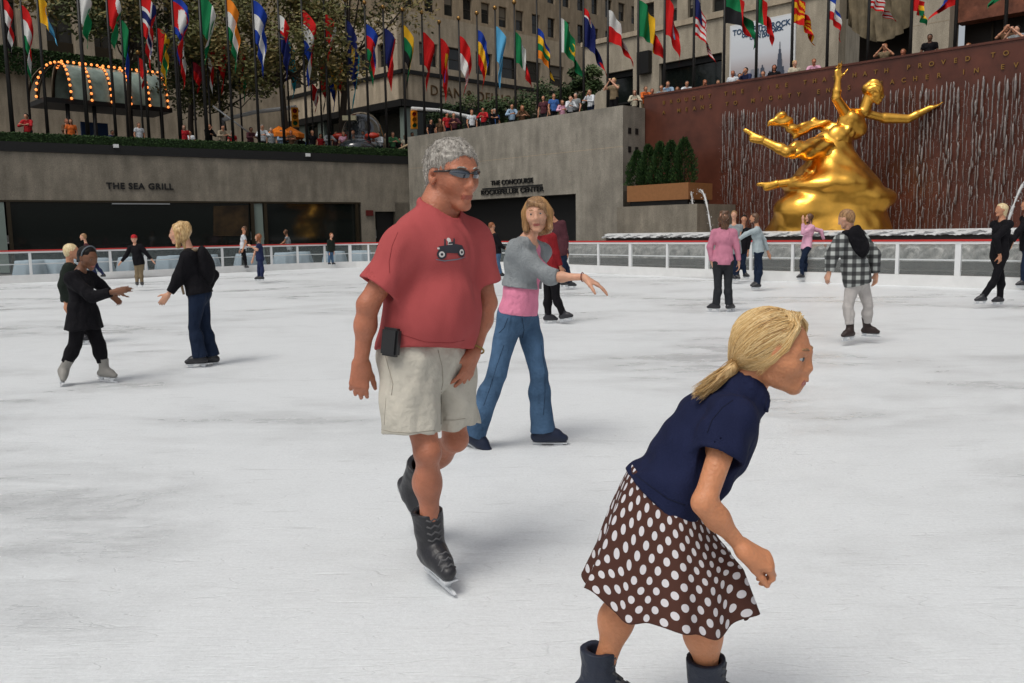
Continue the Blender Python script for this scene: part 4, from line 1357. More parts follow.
front = [
 (13, -2, 62, 9, T3('rwk'), 'leftmost thick flagpole with a red, white and black flag'),
 (48, -8, 48, 15, [('s', 'yl')], 'flagpole flying the yellow and sky blue flag at upper left'),
 (88, -10, 50, 12, [('s', 'wg')], 'flagpole with a white and dark green flag over the marquee'),
 (116, -10, 55, 12, [('s', 'rg'), ('hoist', 'r', .35), ('disc', 'w', .4, .1, .25), ('disc', 'r', .6, .5, .2)], 'flagpole with a red and green flag touched with white above the marquee bulbs'),
 (149, -8, 72, 13, [('t', 'r'), ('cross', 'w', .38, .17), ('cross', 'n', .38, .09)], 'flagpole with a red flag crossed in white and navy'),
 (180, -6, 66, 14, [('t', 'brrrb'), ('disc', 'w', .3, .5, .3)], 'flagpole with a red flag edged blue and spotted white'),
 (207, -6, 66, 13, S3('gwg'), 'thick flagpole with a green, white and green flag'),
 (233, -2, 74, 12, T3('owg'), 'flagpole with an orange, white and green flag'),
 (259, 0, 78, 13, T3('bwb'), 'flagpole with a blue, white and blue flag left of the yellowish tree'),
 (284, 15, 82, 10, [('t', 'n'), ('canton', 'r', .4, .5), ('canton', 'w', .15, .4)], 'flagpole with a navy flag with a red and white corner'),
 (307, 10, 90, 12, T3('rwb'), 'flagpole with a red, white and blue banded flag by the traffic signal'),
 (329, 14, 62, 10, [('s', 'rwr'), ], 'flagpole with a red and white flag above two crowded rear poles'),
 (350, 20, 112, 11, [('s', 'nnt'), ('disc', 'y', .3, .5, .16)], 'flagpole with a long navy flag ending in turquoise'),
 (369, 24, 88, 11, [('t', 'brg'), ('disc', 'w', .4, .45, .12)], 'flagpole with a blue, red and green flag at the corner of the shop building'),
 (387, 28, 92, 11, [('s', 'nrr'), ], 'flagpole with a navy topped plain red flag'),
 (406, 25, 92, 9, T3('ygk'), 'flagpole with a yellow and green flag before the corner building windows'),
 (425, 32, 92, 10, T3('r'), 'flagpole with a plain red flag before the corner building'),
 (442, 38, 103, 9, [('t', 'r'), ('disc', 'y', .35, .4, .2), ('disc', 'b', .6, .6, .18)], 'flagpole with a red flag with yellow and blue device'),
]
for i, (xb, y0, y1, w, spec, lb) in enumerate(front):
    d = facd(xb, 1.6)
    top = 14.1 - .0*i if xb < 380 else (14.0 if xb < 430 else 13.6)
    flagpole(xb, 135, d, top, y0, y1, w, spec, lb, 100+i, GL, thick=.11 if xb in (13, 88, 207) else .085, side=1)
back = [
 (31, 5, 85, 9, T3('rwg'), 'slim rear flagpole with a red, white and dark green flag at far left'),
 (128, 20, 86, 7, [('s', 'gkb')], 'rear flagpole with a dark green and blue flag beside the marquee'),
 (143, 58, 92, 7, [('s', 'rwr')], 'rear flagpole with a short red and white flag in front of the marquee end'),
 (163, 28, 88, 11, [('s', 'ryg'), ('t', 'ygy'), ('hoist', 'r', .25)], 'rear flagpole with a yellow and green flag topped red right of the marquee'),
 (182, 28, 90, 8, [('t', 'wr')], 'rear flagpole with a white and red flag under the blue edged flag'),
 (196, 62, 94, 9, T3('mr'), 'rear flagpole with a short maroon flag below the green and white one'),
 (211, 32, 96, 8, [('t', 'rwr'), ('t', 'rrw')], 'rear flagpole with a red flag edged white'),
 (221, 36, 96, 8, T3('r'), 'rear flagpole with a plain red flag left of the orange banded one'),
 (242, 48, 104, 7, [('s', 'rg')], 'rear flagpole with a red over green flag'),
 (290, 40, 102, 9, T3('t'), 'rear flagpole with a plain turquoise flag left of the signal'),
 (313, 84, 114, 6, [('s', 'rwr')], 'rear flagpole with a small red and white flag'),
 (322, 58, 116, 7, [('s', 'rrk')], 'rear flagpole with a red and black flag'),
 (331, 58, 118, 7, [('t', 'yb')], 'rear flagpole with a yellow and blue flag'),
 (340, 60, 116, 8, [('t', 'orr'), ('disc', 'y', .5, .3, .2)], 'rear flagpole with an orange and red flag'),
]
for i, (xb, y0, y1, w, spec, lb) in enumerate(back):
    d = facd(xb, 6.5)
    ztop = P(xb, y0-4, d).z if y0 > 30 else 15.
    flagpole(xb, 130, d, ztop, y0, y1, w, spec, lb, 200+i, GB, thick=.07)
right = [
 (461, 36, 98, 11, [('t', 'rw'), ('disc', 'r', .9, .9, .3)], 'flagpole with a white flag edged red above the start of the sloping wall'),
 (479, 30, 94, 10, T3('byr'), 'flagpole with a blue, yellow and red flag above the sloping wall'),
 (497, 26, 90, 9, [('t', 'l'), ('disc', 'w', .55, .5, .16)], 'flagpole with a light blue flag with white spot'),
 (516, 32, 88, 17, S3('gwr'), 'flagpole with a green, white and red flag'),
 (538, 28, 83, 18, [('t', 'bygo'), ('disc', 'k', .8, .8, .4), ('disc', 'y', .95, .8, .16)], 'flagpole with a blue, yellow, green and orange flag'),
 (561, 18, 80, 22, [('t', 'g'), ('disc', 'y', .5, .55, .24), ('disc', 'g', .46, .5, .17), ('hoist', 'w', .07)], 'flagpole with a green flag with a yellow ring'),
 (584, 8, 78, 18, [('t', 'n'), ('canton', 'w', .35, .25), ('canton', 'r', .3, .2), ('disc', 'r', .9, .9, .2)], 'flagpole with a navy flag with red and white corner before the stone pier'),
 (608, 10, 68, 22, T3('wr'), 'flagpole with a large white and red flag'),
 (638, 0, 66, 27, S3('gyr'), 'flagpole with a green, yellow and red flag'),
 (664, -6, 68, 18, [('t', 'r'), ('disc', 'l', .5, .5, .2), ('disc', 'w', .5, .55, .1)], 'flagpole with a red flag with a pale blue spot'),
 (693, -2, 66, 17, [('t', 'rwrwrwrwr'), ('canton', 'n', .35, .5)], 'flagpole with a red and white striped flag with navy corner over the shop window'),
 (723, -10, 50, 36, [('s', 'kgr'), ('s', 'rrg'), ('hoistt', 'gk', .3), ], 'flagpole with a large red, green and black flag left of the poster'),
 (755, -8, 48, 16, [('t', 'r'), ('hoist', 'g', .2)], 'flagpole with a red and green flag in front of the poster'),
 (790, -8, 48, 20, [('t', 'r'), ('ray', 'y'), ('disc', 'y', .5, .5, .2)], 'flagpole with a red flag with yellow rays at the edge of the poster'),
 (825, -8, 42, 15, T3('bwr'), 'flagpole with a blue, white and red flag on the pale pier'),
 (865, -10, 23, 20, [('t', 'rwrwrwr')], 'flagpole with a red and white striped flag above the raised golden arm'),
 (907, -10, 28, 16, [('t', 'ryg'), ('hoist', 'r', .4)], 'flagpole with a red flag edged green and yellow by the carved entrance'),
 (951, -14, 20, 24, T3('br'), 'flagpole with a blue and red flag on the pier right of the carved entrance'),
 (1000, -18, 12, 24, T3('g'), 'rightmost flagpole with a green flag'),
]
for i, (xb, y0, y1, w, spec, lb) in enumerate(right):
    d = UP(xb, 130, 33.6).y
    side = 1
    if xb in (951, 1000): side = -1
    flagpole(xb, 130, d, 13.5, y0, y1, w, spec, lb, 300+i, GR, thick=.075, side=side)
# ------------------------------------------------------------------ people
def skin_mat(name, c):
    m = mat(name, c, rough=.46, spec=.40, var=.22, vs=9, bump=.25, bs=110)
    b = m.node_tree.nodes['Principled BSDF']; b.inputs['Subsurface Weight'].default_value = .12
    b.inputs['Subsurface Radius'].default_value = (.012, .004, .002); b.inputs['Subsurface Scale'].default_value = 1.0
    return m
SKIN = skin_mat('skin_tan', (.50, .235, .135))
SKIN_RED = skin_mat('skin_sunburnt', (.43, .160, .090))
SKIN_PALE = skin_mat('skin_pale', (.60, .32, .21))
SKIN_DARK = skin_mat('skin_brown', (.17, .075, .04))
LIP = mat('lip', (.40, .125, .10), rough=.4)
LIPM = mat('lip_dull', (.33, .095, .065), rough=.5)
EYEW = mat('eye_white', (.46, .43, .40), rough=.2, spec=.6)
IRIS = mat('iris', (.03, .04, .045), rough=.1, spec=.8)
BROW = mat('brow_hair', (.10, .055, .025), rough=.8)
SOLE = mat('boot_sole', (.03, .03, .03), rough=.5)
BOOT = mat('boot_black', (.016, .016, .020), rough=.42, spec=.5, bump=.3, bs=30)
BOOTG = mat('boot_grey', (.25, .24, .22), rough=.5, bump=.3, bs=30)
BLADE = mat('blade_white', (.62, .64, .66), rough=.3, spec=.6)
STEEL = mat('blade_steel', (.55, .55, .57), rough=.22, metal=1.)
LACE = mat('boot_lace', (.10, .10, .105), rough=.8)
def hair_mat(name, c, c2):
    """streaked hair colour: fine strands along the flow stored in the UV-free object noise"""
    if name in MATS: return MATS[name]
    m = bpy.data.materials.new(name); m.use_nodes = True; MATS[name] = m
    nt = m.node_tree; b = nt.nodes['Principled BSDF']; L = nt.links
    b.inputs['Roughness'].default_value = .42; b.inputs['Specular IOR Level'].default_value = .45
    tc = nt.nodes.new('ShaderNodeTexCoord'); mp = nt.nodes.new('ShaderNodeMapping'); mp.inputs['Scale'].default_value = (1, 1, .25)
    n = nt.nodes.new('ShaderNodeTexNoise'); n.inputs['Scale'].default_value = 90; n.inputs['Detail'].default_value = 4
    cr = nt.nodes.new('ShaderNodeValToRGB'); e = cr.color_ramp.elements
    e[0].position = .36; e[0].color = (*c, 1); e[1].position = .66; e[1].color = (*c2, 1)
    L.new(tc.outputs['Object'], mp.inputs[0]); L.new(mp.outputs[0], n.inputs[0]); L.new(n.outputs[0], cr.inputs[0]); L.new(cr.outputs[0], b.inputs['Base Color'])
    bp = nt.nodes.new('ShaderNodeBump'); bp.inputs['Strength'].default_value = .5; bp.inputs['Distance'].default_value = .01
    L.new(n.outputs[0], bp.inputs['Height']); L.new(bp.outputs[0], b.inputs['Normal'])
    return m
H_GREY = hair_mat('hair_grey', (.16, .14, .12), (.48, .45, .40))
H_BLOND = hair_mat('hair_blond', (.36, .20, .07), (.72, .50, .24))
H_PALE = hair_mat('hair_pale_blond', (.55, .40, .20), (.80, .68, .42))
H_BROWN = hair_mat('hair_brown', (.06, .028, .014), (.16, .075, .035))
H_DBLOND = hair_mat('hair_light_brown', (.17, .085, .035), (.42, .24, .11))
H_RED = hair_mat('hair_auburn', (.14, .04, .012), (.34, .12, .04))
H_BLACK = hair_mat('hair_black', (.006, .005, .0045), (.014, .010, .009)); H_BLACK.node_tree.nodes['Principled BSDF'].inputs['Specular IOR Level'].default_value = .15
def cloth(name, c, var=.10, vs=9, bump=.35, bs=55, rough=.85):
    if name in MATS: return MATS[name]
    m = mat(name, c, rough=rough, spec=.15, var=var, vs=vs, bump=bump, bs=bs)
    # a second, coarser set of creases
    nt = m.node_tree; b = nt.nodes['Principled BSDF']; L = nt.links
    tc = nt.nodes.new('ShaderNodeTexCoord'); mp = nt.nodes.new('ShaderNodeMapping'); mp.inputs['Scale'].default_value = (1, 1, .38); mp.inputs['Rotation'].default_value = (.25, .35, 0)
    n = nt.nodes.new('ShaderNodeTexNoise'); n.inputs['Scale'].default_value = 13; n.inputs['Detail'].default_value = 1; n.inputs['Distortion'].default_value = .5
    L.new(tc.outputs['Object'], mp.inputs[0]); L.new(mp.outputs[0], n.inputs[0])
    bp = nt.nodes.new('ShaderNodeBump'); bp.inputs['Strength'].default_value = .9; bp.inputs['Distance'].default_value = .035
    L.new(n.outputs[0], bp.inputs['Height'])
    old = b.inputs['Normal'].links[0].from_node
    L.new(bp.outputs[0], old.inputs['Normal'])
    return m

def A3(v): return np.array([v[0], v[1], v[2]], float)
def nrm(v): v = np.array(v, float); return v/(np.linalg.norm(v)+1e-12)
def frame(fwd, up):
    """rows: right-hand side of the person (x), forward (y), up (z)"""
    f = nrm(fwd); u = nrm(np.array(up)-f*np.dot(up, f)); x = np.cross(f, u)
    return np.array([x, f, u])
def azdir(az, pitch=0):
    a, p = math.radians(az), math.radians(pitch)
    return np.array([math.cos(a)*math.cos(p), math.sin(a)*math.cos(p), math.sin(p)])

class Head:
    def __init__(s, c, R, h): s.c = A3(c); s.R = R; s.h = h
    def w(s, x, y, z): return s.c + (x*s.R[0]+y*s.R[1]+z*s.R[2])*s.h
def head_sdf(S, H, neck, rn, fem=0., fine=True, child=0.):
    w, h, R = H.w, H.h, H.R
    S.ell(w(0, -.07, .14), np.array([.325, .41, .37])*h, R, k=.01)
    S.ell(w(0, .10, -.08), np.array([.255-.015*fem+.01*child, .28, .33])*h, R, k=.05*h/.23)
    S.cone(w(-.18, .0, -.25), w(-.055, .27, -.415+.05*child), .085*h, .070*h, k=.018)
    S.cone(w(.18, .0, -.25), w(.055, .27, -.415+.05*child), .085*h, .070*h, k=.018)
    S.ball(w(0, .29, -.405+.055*child), .072*h, k=.02)
    S.cone(w(0, -.17, -.14), neck, rn*.94, rn*1.02, k=.014)
    if fine:
        for s_ in (-1, 1):
            S.ball(w(.155*s_, .245, -.09), .085*h, k=.025)
            S.ball(w(.135*s_, .455, .015), .075*h, k=.022, op='s')
            S.cone(w(.05*s_, .385, .085), w(.20*s_, .31, .095), .026*h, .022*h, k=.016)
            # lids over the eyeball
            S.ball(w(.128*s_, .300, .012), .068*h, k=.006)
            S.ball(w(.048*s_, .405-.02*child, -.155+.015*child), (.036-.008*child)*h, k=.010)
            S.ell(w((.345-.09*child)*s_, -.04, -.02), np.array([.035, .085-.015*child, .125-.02*child])*h, R, k=.006)
            S.ball(w(.352*s_, -.015, .0), .035*h, k=.012, op='s')
        S.cone(w(0, .365, .06), w(0, .455-.03*child, -.125+.02*child), (.030-.004*child)*h, (.046-.009*child)*h, k=.018)
        S.ball(w(0, .37, -.285), .085*h*.8, k=.025)
        S.cone(w(-.070, .368, -.262), w(.070, .368, -.262), (.017+.004*fem)*h, k=.008, flat=(R[2], .7))
        S.cone(w(-.055, .372, -.308), w(.055, .372, -.308), (.020+.004*fem)*h, k=.008, flat=(R[2], .75))
        S.cone(w(-.09, .41, -.286), w(.09, .41, -.286), .009*h, k=.006, op='s')
        S.ball(w(0, .40, -.352), .03*h, k=.02, op='s')
    else:
        S.cone(w(0, .34, .05), w(0, .45, -.13), .04*h, .05*h, k=.02)
        for s_ in (-1, 1): S.ell(w(.33*s_, -.02, -.02), np.array([.045, .09, .12])*h, R, k=.01)
def face_parts(parent, H, eyes=True, lip=LIP, brow=BROW, gaze=(0, 0), big=1.):
    w, h, R = H.w, H.h, H.R
    Rm = Matrix(R.tolist()).transposed()
    if eyes:
        for s_ in (-1, 1):
            m = MB(); m.ball(w(.128*s_, .312, .012), (.060*h*big, .060*h, .036*h*big), n=10, R=Rm); e = m.build('eye', EYEW, parent)
            d = nrm(R[1]+R[0]*gaze[0]+R[2]*gaze[1]); c = w(.128*s_, .312, .012)+d*.052*h
            m = MB(); m.ball(c-d*.006*h, (.027*h*big, .024*h, .027*h*big), n=8, R=Rm); m.build('iris', IRIS, e)
    # thin upper lash line keeps the eye readable
    if eyes:
        for s_ in (-1, 1):
            m = MB()
            pts = [w((.128+dx)*s_, .368-abs(dx)*.5, .047-abs(dx)**2*12) for dx in (-.055, -.03, 0, .03, .055)]
            m.tube(pts, [.002*h, .005*h, .006*h, .005*h, .002*h], n=5)
            m.build('lashes', BROW, parent)
    for s_ in (-1, 1):
        m = MB()
        pts = [w(x*s_, y, z) for x, y, z in ((.05, .405, .105), (.10, .392, .128), (.16, .362, .128), (.21, .315, .10))]
        m.tube(pts, [.010*h, .015*h, .014*h, .005*h], n=5); m.build('eyebrow', brow, parent)

def hand_sdf(S, wr, d, n, t, L, rw, curl=(.25, .35, .3), spread=.12, thumb=(.55, .75, .25), k=.008, fist=False, tcurl=.3):
    """wr wrist, d finger direction, n palm normal (out of the palm), t thumb side, L hand length"""
    d, n = nrm(d), nrm(n); n = nrm(n-d*np.dot(n, d)); t = nrm(np.array(t)-d*np.dot(t, d)-n*np.dot(t, n)); wr = A3(wr)
    kx = [.155, .055, -.045, -.14]; kl = [.50, .52, .50, .46]; fl = [.40, .45, .41, .32]; fr = [.049, .051, .048, .042]
    for i in range(4):
        b = wr + t*L*kx[i]*.55 + d*L*.06; kn = wr + t*L*kx[i] + d*L*kl[i]
        S.cone(b, kn, rw*.72, L*.062, k=.014, flat=(n, .85))
        cur = kn; a = 0.
        dd = nrm(d + t*spread*(1.5-i)*.5)
        for j, (fr_, c_) in enumerate(zip((.46, .31, .25), curl)):
            a += c_*(1+.12*i)
            v = nrm(dd*math.cos(a)+n*math.sin(a)); nx = cur+v*L*fl[i]*fr_
            S.cone(cur, nx, L*fr[i]*(1-.09*j), L*fr[i]*(.93-.1*j), k=.004 if j else .009)
            cur = nx
    b = wr + t*L*.10 + d*L*.10 + n*L*.03
    v = nrm(d*thumb[0]+t*thumb[1]+n*thumb[2]); m = b+v*L*.27
    S.cone(b, m, L*.095, L*.068, k=.02)
    v2 = nrm(v*.8+d*.5+n*tcurl); m2 = m+v2*L*.18; S.cone(m, m2, L*.062, L*.055, k=.006)
    v3 = nrm(v2+d*.25+n*tcurl*.8); S.cone(m2, m2+v3*L*.14, L*.055, L*.043, k=.005)

class Person:
    """joints are real 3-D points; px(...) gives them as picture column/row plus metres behind the person's own depth"""
    def __init__(s, name, label, H, face, Y, J, group='skaters on the ice', wf=1.0, fem=0, h=None, head_az=None, head_pitch=0, head_roll=0, hh=None, lean=None, child=0.):
        s.label = label; s.Ht = H; s.k = H/1.72; s.wf = wf; s.fem = fem; s.Y = Y; s.child = child
        s.root = None; s.J = {}
        f = azdir(face); r = np.array([f[1], -f[0], 0])     # person's right
        s.f, s.r = f, r
        k = s.k
        def pt(v, extra=0.0): return A3(P(v[0], v[1], Y+extra+(v[2] if len(v) > 2 else 0)))
        Jn = s.J
        Jn['head'] = pt(J['head']); Jn['neck'] = pt(J['neck']); Jn['pel'] = pt(J['pel'])
        sw = .175*k*wf*(1-.08*fem); hw = .085*k*wf*(1+.08*fem)
        up = nrm(Jn['neck']-Jn['pel'])
        sr = r - up*np.dot(r, up)*1.0; sr = nrm(sr); s.sr = sr; s.up = up; s.tf = np.cross(up, sr)*1.0
        if np.dot(s.tf, f) < 0: s.tf = -s.tf
        for q, sg in (('R', 1), ('L', -1)):
            base = Jn['neck']+sr*sg*sw-up*.065*k
            Jn['sh'+q] = pt(J['sh'+q]) if 'sh'+q in J else base
            Jn['hip'+q] = pt(J['hip'+q]) if 'hip'+q in J else Jn['pel']+sr*sg*hw-up*.02*k
            dS = Jn['sh'+q][1]-Y; dH = Jn['hip'+q][1]-Y
            Jn['el'+q] = pt(J['el'+q], dS); Jn['wr'+q] = pt(J['wr'+q], dS)
            Jn['kn'+q] = pt(J['kn'+q], dH); Jn['an'+q] = pt(J['an'+q], dH)
        s.foot = {'R': J.get('footR', (face, 0)), 'L': J.get('footL', (face, 0))}
        s.hh = hh or (.228*k if H > 1.55 else .228*.93)
        ha = face if head_az is None else head_az
        hf = azdir(ha, head_pitch); hu = nrm(np.array([0, 0, 1.])+ (np.cross(hf, [0, 0, 1]))*math.tan(math.radians(head_roll)))
        s.head = Head(Jn['head'], frame(hf, hu), s.hh)
        s.h = h
        s.base = (Jn['pel'][0], Jn['pel'][1], 0)
        s.root = empty('person', (0, 0, 0)); tag(s.root, label, 'person', group)
    def body(s, skin, hands=None, fine=False, lip=LIP, armw=1.0, legw=1.0, extra=None):
        J, k, wf = s.J, s.k, s.wf; S = SDF(); s.S = S
        rn = .056*k*wf*(1-.12*s.fem)
        nb = J['neck']
        head_sdf(S, s.head, nb, rn, s.fem, fine, s.child)
        s.torso(S, 0)
        for q in 'RL':
            aw = k*armw*(1-.12*s.fem)
            S.cone(J['sh'+q], J['el'+q], .050*aw, .040*aw, k=.03)
            m = J['el'+q]*.65+J['wr'+q]*.35
            S.cone(J['el'+q], J['wr'+q], .040*aw, .027*aw, k=.02); S.ball(m, .040*aw, k=.03)
            lw = k*legw
            S.cone(J['hip'+q], J['kn'+q], .082*lw, .053*lw, k=.03)
            S.cone(J['kn'+q], J['an'+q], .050*lw, .036*lw, k=.02)
            fwd = azdir(*s.foot[q])
            c = J['kn'+q]*.68+J['an'+q]*.32 - fwd*.016*k; S.ball(c, .056*lw, k=.05)
            S.ball(J['kn'+q]+fwd*.012*k, .05*lw, k=.02)
            S.cone(J['an'+q], J['an'+q]+fwd*.06*k-nrm(J['kn'+q]-J['an'+q])*.03*k, .034*k, .022*k, k=.02)
            d = nrm(J['wr'+q]-J['el'+q]); L = .185*k
            if hands and q in hands:
                hd = hands[q]; hand_sdf(S, J['wr'+q], hd['d'], hd['n'], hd['t'], hd.get('L', L), .027*aw, **{a: b for a, b in hd.items() if a not in 'dntL'})
            elif s.h and s.h <= .012:
                inw = s.sr*(-1 if q == 'R' else 1)
                hand_sdf(S, J['wr'+q], d+inw*.1+s.f*.15, inw, s.f, L, .027*aw, curl=(.35, .4, .3))
            else:
                S.cone(J['wr'+q], J['wr'+q]+d*L*.55, .028*k, .040*k, k=.02, flat=(s.sr, .6)); S.cone(J['wr'+q]+d*L*.5, J['wr'+q]+d*L*.95, .034*k, .02*k, k=.02, flat=(s.sr, .6))
        if extra: extra(S)
        lipm = lip; Hh = s.head
        def paint(c):
            q = (c-Hh.c)@Hh.R.T/Hh.h
            return ((np.abs(q[:, 0]) < .10-.5*np.abs(q[:, 2]+.288)) & (q[:, 1] > .33) & (np.abs(q[:, 2]+.288) < .036)).astype(int)
        s.bodyo = S.build('body', [skin, lipm], s.root, h=s.h, paint=paint)
        return s.bodyo
    def torso(s, S, g, k2=.05, belly=0., only=None, bust=None):
        """g inflates for clothing"""
        J, k, wf = s.J, s.k, s.wf; up, sr, tf = s.up, s.sr, s.tf
        T = np.linalg.norm(J['neck']-J['pel']); R = np.array([sr, tf, up])
        at = lambda t, f=0.: J['pel']+up*T*t+tf*f
        fm = s.fem
        S.ell(at(.68, -.005*k), [(.158-.014*fm)*k*wf+g, .108*k*wf+g, .24*T+g*.5+.02], R, k=.03)
        S.ell(at(.33, .005*k), [(.138-.022*fm)*k*wf+g, .098*k*wf+g, .26*T+g*.5], R, k=k2)
        S.ell(at(.02, -.01*k), [(.150+.012*fm)*k*wf+g, .112*k*wf+g, .20*T+g*.5], R, k=k2)
        for q in 'RL':
            S.cone(J['neck']-up*.015*k, J['sh'+q], .045*k+g*.6, .046*k+g*.8, k=.04)
        b = fm*.045 if bust is None else bust
        if b:
            for sg in (-1, 1): S.ball(at(.62)+sr*sg*.072*k+tf*(.075*k), b*k*1.35+g*.6, k=.04)
        if belly:
            S.ell(at(.22, .06*k), [.145*k*wf+g, .11*k*wf+g*1.0, .24*T], R, k=.06)
    def sleeve(s, S, q, frac, g0, g1, hollow=True, armw=1.0, flat=None):
        """sleeve from the shoulder; frac 0..1 upper arm, 1..2 forearm"""
        J, k = s.J, s.k; aw = k*armw*(1-.12*s.fem)
        sh, el, wr = J['sh'+q], J['el'+q], J['wr'+q]
        if frac <= 1:
            e = sh+(el-sh)*frac; r1 = (.050+(.040-.050)*frac)*aw+g1
            S.cone(sh, e, .052*aw+g0, r1, k=.035, capb=True)
            if hollow:
                d = nrm(el-sh); s.cav.append((e-d*.02, e+d*.10, r1-.007))
        else:
            t = frac-1; e = el+(wr-el)*t; r1 = (.040+(.027-.040)*t)*aw+g1
            S.cone(sh, el, .052*aw+g0, .041*aw+g0, k=.035); S.cone(el, e, .041*aw+g0, r1, k=.02, capb=True)
    def top(s, name, m, frac=.55, g=.014, hem=-.12, g1=.02, belly=0., wr=None, hole=True, armw=1.0, neckcut=True, flare=.0, label=None, seed=1, torso_g=None, hem_tilt=0., bust=None, fr=None, op=None):
        S = SDF(); s.cav = []; k = s.k
        J = s.J; T = np.linalg.norm(J['neck']-J['pel'])
        s.torso(S, (torso_g if torso_g is not None else g), belly=belly, bust=bust)
        R = np.array([s.sr, s.tf, s.up]); at = lambda t, f=0.: J['pel']+s.up*T*t+s.tf*f
        # skirt of the garment down to the hem
        rr = .150*k*s.wf+g+flare
        S.cone(at(.25), at(hem-.10), .145*k*s.wf+g, rr, k=.04, flat=(s.tf, .76))
        for q in 'RL': s.sleeve(S, q, frac if not isinstance(frac, dict) else frac[q], g, g1, hollow=hole, armw=armw)
        S.disp(wr or wrinkle(.003*k, 26/k, seed))
        for a, b, r in s.cav: S.cone(a, b, r, k=.003, op='s')
        hemn = nrm(-s.up+s.tf*hem_tilt)
        S.half(at(hem), hemn)
        if neckcut:
            S.cone(J['neck']+s.up*.02*k+s.tf*.0, J['neck']+s.up*.30*k+s.tf*.05*k, .062*k*s.wf, .10*k, k=.006, op='s')
            S.ball(J['neck']+s.up*.03*k+s.tf*.055*k, .050*k, k=.01, op='s')
        if op: op(S)
        return S.build(name, m, s.root, h=s.h)
    def legs(s, name, m, kind='pants', g=.012, flare=.0, hemk=.55, waist=.12, wr=None, seed=2, legw=1.0, gk=None, wt=0):
        S = SDF(); J, k, wf = s.J, s.k, s.wf; T = np.linalg.norm(J['neck']-J['pel'])
        R = np.array([s.sr, s.tf, s.up]); at = lambda t, f=0.: J['pel']+s.up*T*t+s.tf*f
        S.ell(at(.02, -.01*k), [(.152+.012*s.fem)*k*wf+g, .114*k*wf+g, .20*T+g], R, k=.03)
        S.ell(at(-.02, -.035*k), [(.130+.010*s.fem)*k*wf+g, .088*k*wf+g, .14*T+g], R, k=.03)
        S.cone(at(.0), at(waist+.12), .14*k*wf+g, .128*k*wf+g, k=.03, flat=(s.tf, .76))
        gk = g if gk is None else gk
        for q in 'RL':
            lw = k*legw; hp, kn, an = J['hip'+q], J['kn'+q], J['an'+q]
            if kind == 'shorts':
                e = hp+(kn-hp)*hemk; S.cone(hp, e, .088*lw+g, .068*lw+g+flare, k=.025, capb=True)
                d = nrm(kn-hp)
                S.cone(e-d*.03, e+d*.1, .060*lw+g+flare, k=.004, op='s')
            else:
                S.cone(hp, kn, .084*lw+g, .053*lw+gk, k=.028)
                e = kn+(an-kn)*(hemk if kind == 'crop' else 1.0)
                S.cone(kn, e, .052*lw+gk, .044*lw+gk+flare, k=.015, capb=True)
                fwd = azdir(*s.foot[q]); S.ball(kn*.68+an*.32-fwd*.014*k, .054*lw+gk, k=.04)
        S.half(at(waist), nrm(s.up+s.tf*wt))
        S.noise = wr or wrinkle(.0028*k, 24/k, seed)
        return S.build(name, m, s.root, h=s.h)
    def skate(s, q, boot=BOOT, fine=False, ankle=.10, holder=BLADE, sole=BLADE):
        J, k = s.J, s.k; an, kn = J['an'+q], J['kn'+q]
        k = max(k, .72)
        f = azdir(*s.foot[q]); up = nrm(kn-an); up = nrm(up-f*np.dot(up, f)); x = np.cross(f, up)
        # sole plane .075k below the ankle
        B = an-up*.070*k
        S = SDF()
        S.cone(an+up*ankle*k+(-f)*.003, an-up*.02*k, (.061 if fine else .055)*k, .050*k, k=.02, capa=True)
        S.cone(B-f*.045*k+up*.032*k, B+f*.05*k+up*.036*k, .040*k, .042*k, k=.025)
        S.cone(B+f*.04*k+up*.045*k, B+f*.135*k+up*.022*k, .042*k, .034*k, k=.03, flat=(up, .8))
        S.cone(an+f*.01*k, B+f*.09*k+up*.05*k, .042*k, .035*k, k=.03)
        S.half(B-up*.003, -up)
        if fine:
            S.cone(an+up*(ankle+.03)*k, an+up*.03*k, .040*k, k=.004, op='s')
            S.noise = wrinkle(.0015, 60, 5)
        bo = S.build('ice_skate', boot, s.root, h=(s.h or .01)*(.8 if fine else 1))
        m = MB()
        Rm = Matrix((x, f, up)).transposed()
        def sl(y0, y1, z0, z1, w, mm, name, mt):
            m = MB(); c = B+f*(y0+y1)/2*k+up*(z0+z1)/2*k; m.box(c, (w*k, (y1-y0)*k, (z1-z0)*k), Rm); return m
        o_ = sl(-.072, .160, -.011, -.004, .050, 0, 'sole', sole).build('sole', sole, bo)
        m = MB()
        for y0, y1 in ((-.062, -.005), (.070, .135)):
            vs = []
            for z, e in ((-.014, 0), (-.042, .012)):
                for xx in (-.014, .014):
                    for yy in (y0+e, y1-e): vs.append(B+x*xx*k*(1.3 if e == 0 else .7)+f*yy*k+up*z*k)
            m.add(vs, [(0, 1, 3, 2), (4, 6, 7, 5), (0, 4, 5, 1), (2, 3, 7, 6), (0, 2, 6, 4), (1, 5, 7, 3)])
        if True:
            yy = [-.085, -.02, .05, .12, .165, .180]; zz = [-.046, -.042, -.042, -.042, -.044, -.050]
            vs = []
            for xx in (-.005, .005):
                for y, z in zip(yy, zz): vs.append(B+x*xx*k+f*y*k+up*z*k)
                for y, z in zip(yy, [-.056, -.058, -.058, -.058, -.056, -.052]): vs.append(B+x*xx*k+f*y*k+up*z*k)
            n = len(yy); fs = []
            for i in range(n-1):
                fs += [(i, i+1, n+i+1, n+i), (2*n+i, 3*n+i, 3*n+i+1, 2*n+i+1), (i, 2*n+i, 2*n+i+1, i+1), (n+i, n+i+1, 3*n+i+1, 3*n+i)]
            fs += [(0, n, 3*n, 2*n), (n-1, 3*n-1, 4*n-1, 2*n-1)]
            m.add(vs, fs)
        m.build('blade', holder, bo)
